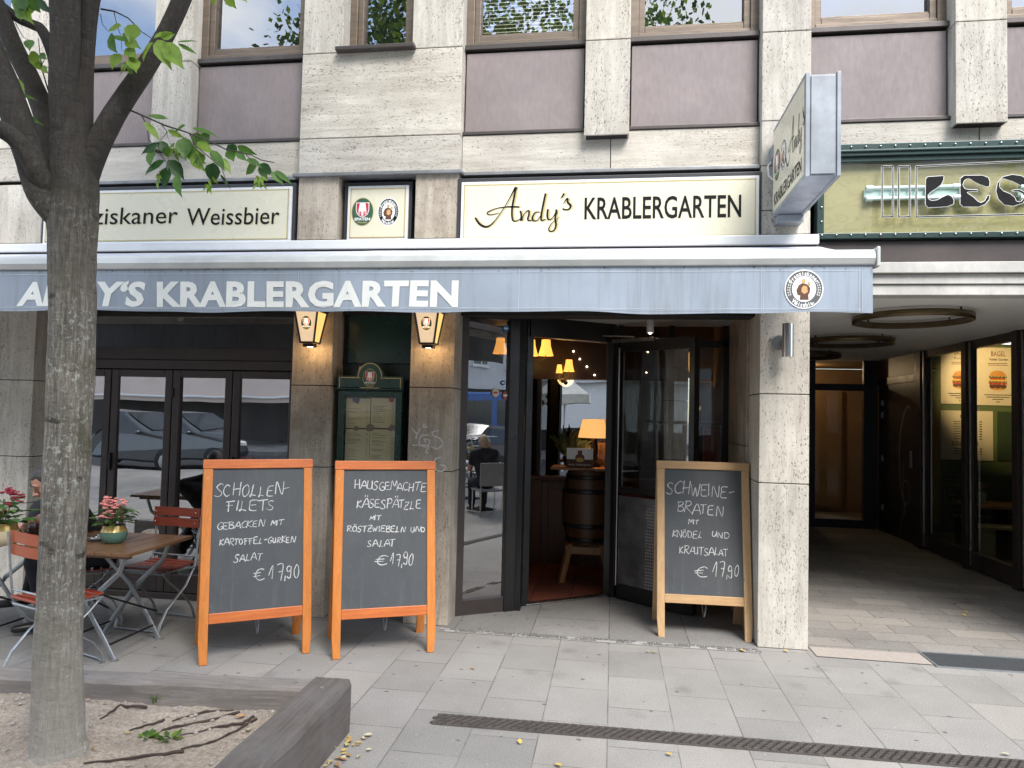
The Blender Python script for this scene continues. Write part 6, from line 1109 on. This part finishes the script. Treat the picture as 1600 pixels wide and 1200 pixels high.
for sx, sy in ((-1, -1), (1, -1), (-1, 1), (1, 1)): mb = MB(); mb.bar((sx*.23, sy*.2, 0), (sx*.15, sy*.16, .36), .06, .05); mb.build('leg', oakl, t, .004)
mb = MB(); mb.box(-.19, .19, -.19, -.14, .27, .34); mb.box(-.19, .19, .14, .19, .27, .34); mb.box(-.2, -.15, -.14, .14, .28, .34); mb.box(.15, .2, -.14, .14, .28, .34); mb.build('rail', oakl, t, .004)
t = empty('serving_board', (bx, by, 1.041), 0, 'varnished board lying on top of the barrel', 'board'); mb = MB(); mb.box(-.35, .30, -.16, .24, 0, .025); mb.build('board', oakl, t, .006); zt_ = 1.066
p = P(927, 672, 6.95); lx = p.x; t = empty('table_lamp', (lx, 6.93, zt_), 0, 'lit table lamp with an orange shade on the barrel', 'table lamp'); shm = emit('orange_lamp_shade', (1, .45, .14), .30, (.75, .42, .2)); s0, s1 = P(929, 684, 6.93).z-zt_, P(931, 656, 6.93).z-zt_
mb = MB(); mb.lathe([(.145, s0), (.105, s1)], n=32, cap=False); mb.build('lamp_shade', shm, t); mb = MB(); mb.lathe([(.08, 0), (.08, .02), (.018, .05), (.03, .12), (.018, .2), (.012, s0+.05)], n=16); mb.build('stem', M['black_metal'], t)
L = bpy.data.lights.new('lamp_bulb', 'POINT'); L.energy = .7; L.color = (1, .6, .25); L.shadow_soft_size = .04; lo = bpy.data.objects.new('lamp_bulb', L); C.objects.link(lo); lo.location = (0, 0, (s0+s1)/2+.02); lo.parent = t
a, c = P(885, 735, 6.76), P(927, 701, 6.76); t = empty('counter_card', ((a.x+c.x)/2, 6.76, zt_), 0, 'white and brown display card standing on the barrel board', 'display card'); w2, h2 = (c.x-a.x)/2, c.z-zt_; pc_ = lambda u, v, h: Vector((u, -h, v)); mb = MB(); mb.box(-w2, w2, 0, .01, 0, h2); mb.build('card', M['print_white'], t); mb = MB()
mb.poly([(-w2, 0), (w2, 0), (w2, h2*.42), (-w2, h2*.42)], pc_, .0, .001, 0); mb.poly([(-.028, .45*h2), (.028, .45*h2), (.02, .58*h2), (.02, .88*h2), (-.02, .88*h2), (-.02, .58*h2)], pc_, .001, .002, 1); mb.poly(oval(.045, .038, 0, .5*h2, 20), pc_, .001, .0018, 1); mb.poly(oval(.036, .022, 0, .4*h2, 20), pc_, .002, .003, 2); put_text(mb, "Andy's Krablergarten", pc_, -w2*.85, .1*h2, w2*1.7, None, .0018, 3, .0)
mb.build('print', [pm('chocolate_print', (.09, .03, .018), bmp=0), pm('rust_print', (.16, .045, .02), bmp=0), pm('pasta_print', (.55, .33, .07), (.4, .22, .04), 90, bmp=0), M['cream']], t)
p = P(946, 712, 6.9); t = empty('reed_screen', (p.x, 6.99, zt_), 0, 'small bamboo stick holder beside the lamp', 'holder'); mb = MB(); h2 = P(940, 692, 6.99).z-zt_
for k in range(13): mb.tube([(-.07+k*.0125, 0, 0), (-.07+k*.0125, 0, h2)], .0045, 6)
mb.box(-.075, .09, -.008, .008, h2*.3, h2*.36); mb.build('sticks', pm('bamboo', (.34, .22, .09), (.24, .14, .05), 40), t)
p = P(893, 690, 6.98); t = empty('potted_plant', (p.x-.02, 7.02, zt_), 0, 'dark leafy plant standing behind the display card', 'plant'); mb = MB(); r_ = random.Random(12)
for k in range(30): a_ = r_.uniform(0, 6.28); l = r_.uniform(.14, .28); leaf(mb, (r_.uniform(-.05, .05), r_.uniform(-.04, .04), .06+r_.random()*.12), (math.cos(a_)*.6, math.sin(a_)*.4, r_.uniform(.3, 1)), (0, -1, .3), l, .06, 0, .3)
mb.build('foliage', pm('shade_leaf', (.02, .045, .015), (.012, .03, .01), 20), t); mb = MB(); mb.lathe([(.05, 0), (.07, .09)], n=16); mb.build('pot', M['black_metal'], t)
sh_y = emit('yellow_lamp_shade', (1, .42, .07), .5, (.8, .55, .2)); br_ = pm('dark_brass', (.12, .085, .045), rough=.35, metal=.7)
for lb, cx_, cy_, sh_ in (('small chandelier with gathered yellow shades behind the entrance glass', P(815, 545, 6.9).x, 6.9, [(782, 540, 6.9), (829, 543, 6.78), (853, 543, 6.9)]), ('farther chandelier with one yellow shade deeper in the room', P(880, 575, 7.25).x, 7.25, [(889, 571, 7.25), (874, 576, 7.3)])):
    t = empty('chandelier', (cx_, cy_, 2.6), 0, lb, 'chandelier'); zc = P(sh_[0][0], sh_[0][1]+24, cy_).z-2.6; mb = MB(); mb.tube([(0, 0, 0), (0, 0, zc)], .006, 6); mb.ball((0, 0, zc), .025)
    for (sx, sy, syy) in sh_: q = P(sx, sy, syy)-Vector((cx_, cy_, 2.6)); mb.tube([(0, 0, zc), (q.x*.4, q.y*.4, q.z-.12), (q.x*.8, q.y*.8, q.z-.13), (q.x, q.y, q.z-.10), (q.x, q.y, q.z)], .005, 6)
    mb.build('arm', br_, t)
    for j, (sx, sy, syy) in enumerate(sh_):
        q = P(sx, sy, syy)-Vector((cx_, cy_, 2.6)); r_ = .058 if cy_ < 7 else .045; r_ = r_*(.7 if (cy_ > 7 and j) else 1); mb = MB()
        mb.lathe([(r_*1.3, -.08*r_/.058), (r_*1.1, -.045), (r_*.8, .02), (r_*.72, .075*r_/.058)], c=tuple(q), n=22, cap=False); mb.build('lamp_shade', sh_y, t)
    L = bpy.data.lights.new('candle_bulb', 'POINT'); L.energy = .3; L.color = (1, .6, .22); L.shadow_soft_size = .1; lo = bpy.data.objects.new('candle_bulb', L); C.objects.link(lo); lo.location = (0, 0, zc+.05); lo.parent = t
spot_e = emit('downlight_glow', (1, .85, .6), 4)
mb0 = None
for k, (px, py, Y_) in enumerate(((1016, 520, 5.95), (896, 549, 7.39), (906, 561, 7.39), (917, 573, 7.39), (929, 586, 7.39), (1012, 550, 7.39), (1010, 582, 7.39))):
    p = P(px, py, Y_); t = empty('downlight', p, 0, ('recessed downlight over the entrance soffit' if k == 0 else 'tiny warm downlight on the dark header behind the door'), 'downlight', None if k == 0 else 'downlights of the dark header'); mb = MB(); mb.ball((0, 0, 0), .012 if k == 0 else .008, sub=2); mb.build('bulb', spot_e, t)
    if k == 0: mb = MB(); mb.lathe([(.03, 0), (.03, 2.36-p.z+.012), (.02, 2.36-p.z+.012), (.02, 0), (.03, 0)], n=16, cap=False); mb.build('housing', M['white_paint'], t)
t = empty('wall_sconce', (.86, 7.36, 1.6), 0, 'narrow warm wall light seen through the fixed glass', 'wall light'); mb = MB(); mb.box(-.02, .02, 0, .04, -.08, .08); mb.build('body', M['black_metal'], t); L = bpy.data.lights.new('sconce_bulb', 'SPOT'); L.energy = 6; L.color = (1, .62, .25); L.spot_size = R(50); lo = bpy.data.objects.new('sconce_bulb', L); C.objects.link(lo); lo.location = (0, -.04, -.05); lo.rotation_euler = (R(180), 0, 0); lo.parent = t
t = empty('service_shelf', (.70, 6.55, 1.5), 0, 'dark shelf with a red cloth hook behind the fixed glass', 'shelf'); mb = MB(); mb.box(-.35, .28, -.1, .12, 0, .025); mb.build('board', M['black_metal'], t); mb = MB(); mb.box(.1, .2, -.11, .0, -.42, -.02); mb.build('red_box', pm('red_plastic', (.22, .015, .012), rough=.4), t, .01); mb = MB(); mb.box(.24, .27, -.1, -.06, -.5, 0); mb.build('post', M['steel'], t)
# ------------------------------------------------------------------ across the street (seen in the glass)
SB = -15.0; t = empty('opposite_building', (0, SB, 0), 0, 'pale rendered building with a green seamed roof across the street', 'building'); inv = Matrix.Translation((0, -SB, 0)); mb = MB()
mb.box(-32, 34, SB-12, SB, 3.1, 14); mb.box(-32, 34, SB, SB+.25, 3.0, 3.25); mb.box(-32, 34, SB, SB+.4, 13.6, 14); part(mb, 'wall', pm('pale_render', (.56, .565, .57), (.50, .505, .51), 2, rough=.85)); mb = MB(); mb.box(-32, 34, SB-11.9, SB-.05, 0, 3.1); part(mb, 'ground_floor', pm('charcoal_shopfront', (.06, .055, .052), (.03, .028, .028), 1.2, (1, 1, .3), .5)); mb = MB()
mb.add([(-32.5, SB+.6, 13.95), (34.5, SB+.6, 13.95), (34.5, SB-6, 18.5), (-32.5, SB-6, 18.5), (34.5, SB-12.6, 13.95), (-32.5, SB-12.6, 13.95)], [(0, 1, 2, 3), (3, 2, 4, 5), (0, 3, 5), (1, 4, 2)])
for k in range(96): x = -32+k*.7; mb.bar((x, SB+.6, 13.99), (x, SB-6, 18.54), .05, .08, mi=1)
part(mb, 'roof', [pm('green_copper', (.42, .54, .47), (.36, .47, .41), 2, rough=.5), pm('copper_seam', (.14, .2, .18))])
dg = pm('far_window_glass', (.05, .06, .07), (.03, .035, .04), 1, rough=.08, bmp=0)
mb = MB(); mb.box(-5.0, 4.5, SB-.05, SB+.03, .95, 3.0); part(mb, 'shop_wall', M['white_paint'])
for fl in range(3):
    for k in range(18):
        x = -30+k*3.5; z = 4.3+fl*3.1; mb = MB(); mb.box(x, x+1.5, SB-.01, SB+.06, z, z+1.8); mb.box(x-.1, x+1.6, SB, SB+.14, z-.1, z); mb.box(x+.72, x+.78, SB+.06, SB+.09, z, z+1.8); o = part(mb, 'window', M['white_paint']); mb = MB(); mb.box(x+.08, x+.7, SB+.05, SB+.075, z+.08, z+1.72); mb.box(x+.8, x+1.42, SB+.05, SB+.075, z+.08, z+1.72); o2 = mb.build('pane', dg, o)
        o2.matrix_parent_inverse = Matrix.Identity(4)
def far_awning(label, x0, x1):
    t = empty('market_awning', ((x0+x1)/2, SB, 2.2), 0, label, 'awning', 'beige awnings across the street'); w_ = (x1-x0)/2; mb = MB(); n = 12
    vs = [(-w_, 0, .75), (w_, 0, .75), (w_, 3.0, -.6), (-w_, 3.0, -.6), (w_, 3.0, -.78), (-w_, 3.0, -.78)]; mb.add(vs, [(0, 1, 2, 3), (3, 2, 4, 5)]); mb.build('fabric', pm('beige_fabric', (.56, .46, .40), (.50, .41, .355), 1, rough=.9), t); mb = MB(); mb.tube([(-w_, 3.0, -.6), (w_, 3.0, -.6)], .05, 8)
    for x in (-w_*.6, w_*.6): mb.bar((x, 0, .4), (x, 2.95, -.62), .05, .05)
    mb.build('bar', M['white_paint'], t)
far_awning('beige awning with a pale front bar, mirrored in the folding doors', -13.6, -5.4); far_awning('second beige awning, mirrored beside the tree trunk', -23.0, -14.6)
def car(label, loc, rz, paint, sc_=1.0):
    t = empty('parked_car', loc, rz, label, 'car'); t.scale = (.91, .91, .91); y = .86; prof = [(-2.1, .30), (-2.15, .55), (-2.1, .85), (-1.95, .98), (-1.55, 1.40), (-.9, 1.52), (.1, 1.50), (.85, 1.06), (1.75, .90), (2.08, .72), (2.14, .45), (2.05, .28)]
    mb = MB(); sec = [(-1, .80, 0), (-.93, .97, 1), (-.8, 1, 1), (0, 1, 1), (.8, 1, 1), (.93, .97, 1), (1, .80, 0)]; vs = []; n = len(prof)
    for s_, kk, _ in sec:
        for (x, z) in prof: tz = max(0, z-.95)/.57; vs.append((x*(1 if abs(s_) < .9 else .985), s_*y*(1-.20*tz), z if abs(s_) < .95 else .28+(z-.28)*.97))
    fs = [(i*n+k, i*n+(k+1) % n, (i+1)*n+(k+1) % n, (i+1)*n+k) for i in range(len(sec)-1) for k in range(n)]+[tuple(range(n)), tuple(range(len(vs)-n, len(vs)))[::-1]]; mb.add(vs, fs, 0, False); mb.build('body', paint, t, .05, 3)
    for s_ in (-1, 1):
        mb = MB(); yy = lambda z: s_*(y*(1-.20*max(0, z-.95)/.57)+.006); wv = [[(-1.72, .98), (-1.42, 1.38), (-.9, 1.44), (-.82, .98)], [(-.76, .98), (-.84, 1.44), (.06, 1.42), (.70, 1.02), (.68, .98)]]
        for q in wv: mb.face([(x, yy(z), z) for x, z in q])
        mb.build('side_window', dg, t); mb = MB(); mb.ball((.62, s_*(y+.1), 1.02), .09, 0, 2, (.7, 1, .7)); mb.build('wing_mirror', paint, t); mb = MB(); mb.box(1.75, 2.1, s_*.62-.16, s_*.62+.16, .62, .76); mb.build('headlight', M['print_white'], t, .04)
        for x in (-1.35, 1.32):
            mb = MB(); MX = Matrix.Rotation(R(90), 3, 'X'); mb.lathe([(.20, -.1), (.31, -.1), (.32, 0), (.31, .1), (.20, .1)], c=(x, s_*(y-.07), .32), n=24, M=MX); wl = mb.build('wheel', pm('tyre_rubber', (.02, .02, .021), rough=.8), t); mb = MB(); mb.lathe([(.02, .115), (.19, .105)], c=(x, s_*(y-.07), .32), n=10, M=Matrix.Rotation(R(90 if s_ < 0 else -90), 3, 'X')); mb.build('rim', M['galv'], wl)
    mb = MB(); mb.face([(.14, -.66, 1.49), (.14, .66, 1.49), (.86, .76, 1.07), (.86, -.76, 1.07)]); mb.face([(-1.58, -.66, 1.385), (-1.58, .66, 1.385), (-1.94, .74, 1.0), (-1.94, -.74, 1.0)]); o = mb.build('windscreen', dg, t); o.location = (.01, 0, .012)
    mb = MB(); mb.box(2.1, 2.16, -.26, .26, .40, .50); mb.build('number_plate', M['print_white'], t); return t
grey_paint = pm('metallic_grey_paint', (.11, .12, .13), (.09, .10, .11), 60, rough=.18, metal=.6, bmp=0)
car('silver grey car parked across the road, mirrored in the folding doors', (-10.8, -4.9, -.13), 0, grey_paint); car('black car parked beside the blue van down the street', (10.2, -2.9, -.13), R(184), pm('black_paint', (.015, .015, .017), rough=.12, bmp=0))
t = empty('delivery_van', (14.2, -5.6, -.13), R(6), 'blue van parked down the street, mirrored in the entrance glass', 'van'); mb = MB(); mb.poly([(-2.4, .35), (-2.45, 2.2), (-2.2, 2.4), (1.3, 2.4), (1.9, 1.5), (2.5, 1.2), (2.55, .35)], lambda u, v, h: Vector((u, h, v)), -.95, .95); mb.build('body', pm('blue_paint', (.02, .12, .42), rough=.2, bmp=0), t, .09, 3); mb = MB()
for s_ in (-.957, .957): mb.face([(-2.1, s_, 1.35), (-.5, s_, 1.35), (-.5, s_, 2.1), (-2.1, s_, 2.1)]); mb.face([(-.2, s_, 1.35), (1.5, s_, 1.35), (1.1, s_, 2.1), (-.2, s_, 2.1)])
mb.face([(-2.49, -.8, 1.4), (-2.49, .8, 1.4), (-2.47, .75, 2.1), (-2.47, -.75, 2.1)]); mb.build('window', dg, t)
for x in (-1.5, 1.6):
    for s_ in (-.85, .85): mb = MB(); mb.lathe([(.18, -.1), (.33, -.1), (.33, .1), (.18, .1)], c=(x, s_, .33), n=20, M=Matrix.Rotation(R(90), 3, 'X')); mb.build('wheel', pm('tyre_rubber', (1, 1, 1)), t)
def bicycle(label, loc, rz, col):
    t = empty('bicycle', loc, rz, label, 'bicycle', 'bicycles parked down the street'); 
    for x in (-.52, .52):
        mb = MB(); mb.tube([(x+.33*math.cos(k*.2618), 0, .34+.33*math.sin(k*.2618)) for k in range(25)], .014, 6, cap=False); wl = mb.build('wheel', pm('tyre_rubber', (1, 1, 1)), t); mb = MB()
        for k in range(12): a_ = k*.5236; mb.tube([(x, 0, .34), (x+.32*math.cos(a_), 0, .34+.32*math.sin(a_))], .003, 4)
        mb.build('spokes', M['steel'], wl)
    mb = MB()
    for a_, c_ in (((-.52, 0, .34), (-.1, 0, .3)), ((-.1, 0, .3), (-.2, 0, .78)), ((-.52, 0, .34), (-.18, 0, .72)), ((-.18, 0, .72), (.36, 0, .75)), ((-.1, 0, .3), (.38, 0, .66)), ((.52, 0, .34), (.36, 0, .85))): mb.tube([a_, c_], .017, 8)
    mb.build('frame', col, t); mb = MB(); mb.ball((-.22, 0, .86), .11, 0, 2, (1.2, .7, .35)); mb.tube([(-.2, 0, .78), (-.22, 0, .86)], .012, 6); mb.build('saddle', M['black_metal'], t); mb = MB(); mb.tube([(.36, 0, .85), (.34, 0, .98), (.34, -.28, 1.0), (.2, -.3, .98)], .012, 6); mb.tube([(.34, 0, .98), (.34, .28, 1.0), (.2, .3, .98)], .012, 6); mb.build('handlebar', M['steel'], t)
for k, (cn, cl) in enumerate((('pale teal', (.2, .4, .38)), ('black', (.02, .02, .02)), ('yellow', (.6, .42, .04)), ('dark blue', (.02, .04, .15)), ('silver', (.4, .4, .4)), ('red', (.35, .03, .02)))): bicycle(cn+' bicycle in the row down the street', (6.3+k*.62, -.9-k*.25, 0), R(70+k*7), pm('cycle_'+cn.replace(' ', '_'), cl, rough=.3, bmp=0))
for k, (x, y) in enumerate(((3.9, 2.0), (5.0, .9))):
    t = empty('bistro_table', (x, y, 0), 0, ('white bistro table beside the woman in black' if k == 0 else 'white bistro table nearer the bicycles'), 'table', 'white bistro tables beside the viewer'); mb = MB(); mb.lathe([(.001, .66), (.35, .66), (.35, .685), (.001, .685)], n=32, cap=False); mb.build('tabletop', M['white_paint'], t); mb = MB(); mb.lathe([(.22, 0), (.22, .02), (.025, .04), (.025, .66)], n=16); mb.build('pedestal', M['black_metal'], t)
t = empty('bistro_chair', (3.35, 2.45, 0), R(35), 'grey panel backed chair under the woman in black', 'chair'); mb = MB(); mb.box(-.2, .2, -.2, .2, .39, .42); mb.build('seat', pm('grey_mesh', (.3, .3, .3)), t, .006); mb = MB(); mb.box(-.2, .2, .2, .225, .48, .82); mb.build('backrest', pm('grey_mesh', (1, 1, 1)), t, .006)
for sx in (-.18, .18):
    for sy in (-.18, .2): mb = MB(); mb.tube([(sx, sy, 0), (sx, sy, .4 if sy < 0 else .82)], .011, 6); mb.build('leg', M['steel'], t)
def seated(label, x, y, yaw, shirt, trousers, hair, long_hair, kk=.93):
    ca, sa = math.cos(yaw), math.sin(yaw); W_ = lambda f, l, z: (x+f*ca-l*sa, y+f*sa+l*ca, z)
    person(label, {'hip': W_(0, 0, .52), 'chest': W_(.06, 0, .82), 'neck': W_(.08, 0, .99), 'head': W_(.12, 0, 1.115), 'shL': W_(.06, .16, .94), 'shR': W_(.06, -.16, .94), 'elL': W_(.16, .2, .72), 'elR': W_(.16, -.2, .72), 'wrL': W_(.36, .12, .72), 'wrR': W_(.36, -.12, .72), 'hdL': W_(.46, .09, .71), 'hdR': W_(.46, -.09, .71), 'knL': W_(.36, .1, .5), 'knR': W_(.36, -.1, .5), 'anL': W_(.36, .1, .1), 'anR': W_(.32, -.1, .1), 'toeL': W_(.52, .1, .03), 'toeR': W_(.5, -.1, .03)}, (ca, sa, -.1), kk, shirt, trousers, hair, long_hair=long_hair)
seated('blonde woman in a black top seated at a white bistro table', 3.35, 2.4, R(-55), black_cloth, navy, pm('blonde_hair', (.45, .33, .2), (.3, .2, .11), 40, (1, 1, 5), .5), True)
white_cloth = pm('white_tshirt', (.72, .72, .72), (.62, .62, .63), 9, rough=.9)
grey_shirt = pm('grey_shirt', (.3, .31, .33), rough=.9)
seated('man in a grey shirt seated under the far awning', -4.9, -11.2, R(-80), grey_shirt, navy, pm('brown_hair', (.12, .07, .04), (.07, .04, .02), 40), False); seated('woman in a dark top facing him under the far awning', -5.6, -11.9, R(60), navy, black_cloth, pm('brown_hair', (1, 1, 1)), True)
seated('man in a white T shirt seated under the far awning', -6.4, -10.6, R(-100), white_cloth, navy, pm('brown_hair', (.12, .07, .04), (.07, .04, .02), 40), False)
mb = MB(); mb.box(-.2, .2, -.2, .2, .39, .42); t = empty('terrace_chair', (-6.4, -10.6, 0), R(170), 'dark chair under the man in the white T shirt', 'chair'); mb.box(-.2, .2, .2, .22, .42, .8)
for sx in (-.18, .18):
    for sy in (-.18, .18): mb.box(sx-.012, sx+.012, sy-.012, sy+.012, 0, .39)
mb.build('frame', M['black_metal'], t)
def street_tree(label, x, y, h, rx, rz, seed, n=1500, sz=.095):
    t = empty('broadleaf_tree', (x, y, 0), 0, label, 'tree', 'street trees behind the viewer'); r_ = random.Random(seed); mb = MB(); mb.tube([(0, 0, -.1), (.03, 0, h*.3), (-.05, .05, h*.6), (0, 0, h*.85)], [.16, .12, .10, .03], 14)
    for k in range(6): a_ = k*1.05; mb.tube([(0, 0, h*(.38+.06*k)), (rx*.4*math.cos(a_), rx*.4*math.sin(a_), h*(.5+.06*k)), (rx*.7*math.cos(a_), rx*.7*math.sin(a_), h*(.58+.06*k))], [.06, .04, .015], 8)
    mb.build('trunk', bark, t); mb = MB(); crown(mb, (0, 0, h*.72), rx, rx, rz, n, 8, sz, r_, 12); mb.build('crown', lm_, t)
street_tree('broad tree behind the viewer, mirrored in the blind covered window', .15, -2.6, 9.2, 2.6, 2.4, 31, 2600, .105); street_tree('broad tree behind the viewer, mirrored in the entrance glass', 6.2, -2.3, 5.2, 2.2, 2.0, 32); street_tree('tall tree behind the viewer, mirrored in the narrow upper window', -6.2, -4.0, 8.3, 1.5, 1.7, 33, 1000); street_tree('far tree before the pale building across the street', -13.0, -11.5, 12.4, 2.0, 2.6, 34, 700); street_tree('tree behind the viewer, mirrored beside the stone pillar', .75, -3.4, 8.6, 1.0, 1.5, 35, 700)
t = empty('garden_parasol', (-1.35, -5.0, 0), 0, 'white square parasol across the street, mirrored behind the barrel', 'parasol'); mb = MB(); mb.tube([(0, 0, 0), (0, 0, 2.6)], .03, 8)
mb.build('pole', M['white_paint'], t); mb = MB(); a_ = .75; mb.add([(-a_, -a_, 2.15), (a_, -a_, 2.15), (a_, a_, 2.15), (-a_, a_, 2.15), (0, 0, 2.75), (-a_, -a_, 1.9), (a_, -a_, 1.9), (a_, a_, 1.9), (-a_, a_, 1.9)], [(0, 1, 4), (1, 2, 4), (2, 3, 4), (3, 0, 4), (0, 1, 6, 5), (1, 2, 7, 6), (2, 3, 8, 7), (3, 0, 5, 8)]); mb.build('canopy', pm('white_canvas', (.74, .73, .68), rough=.9), t)
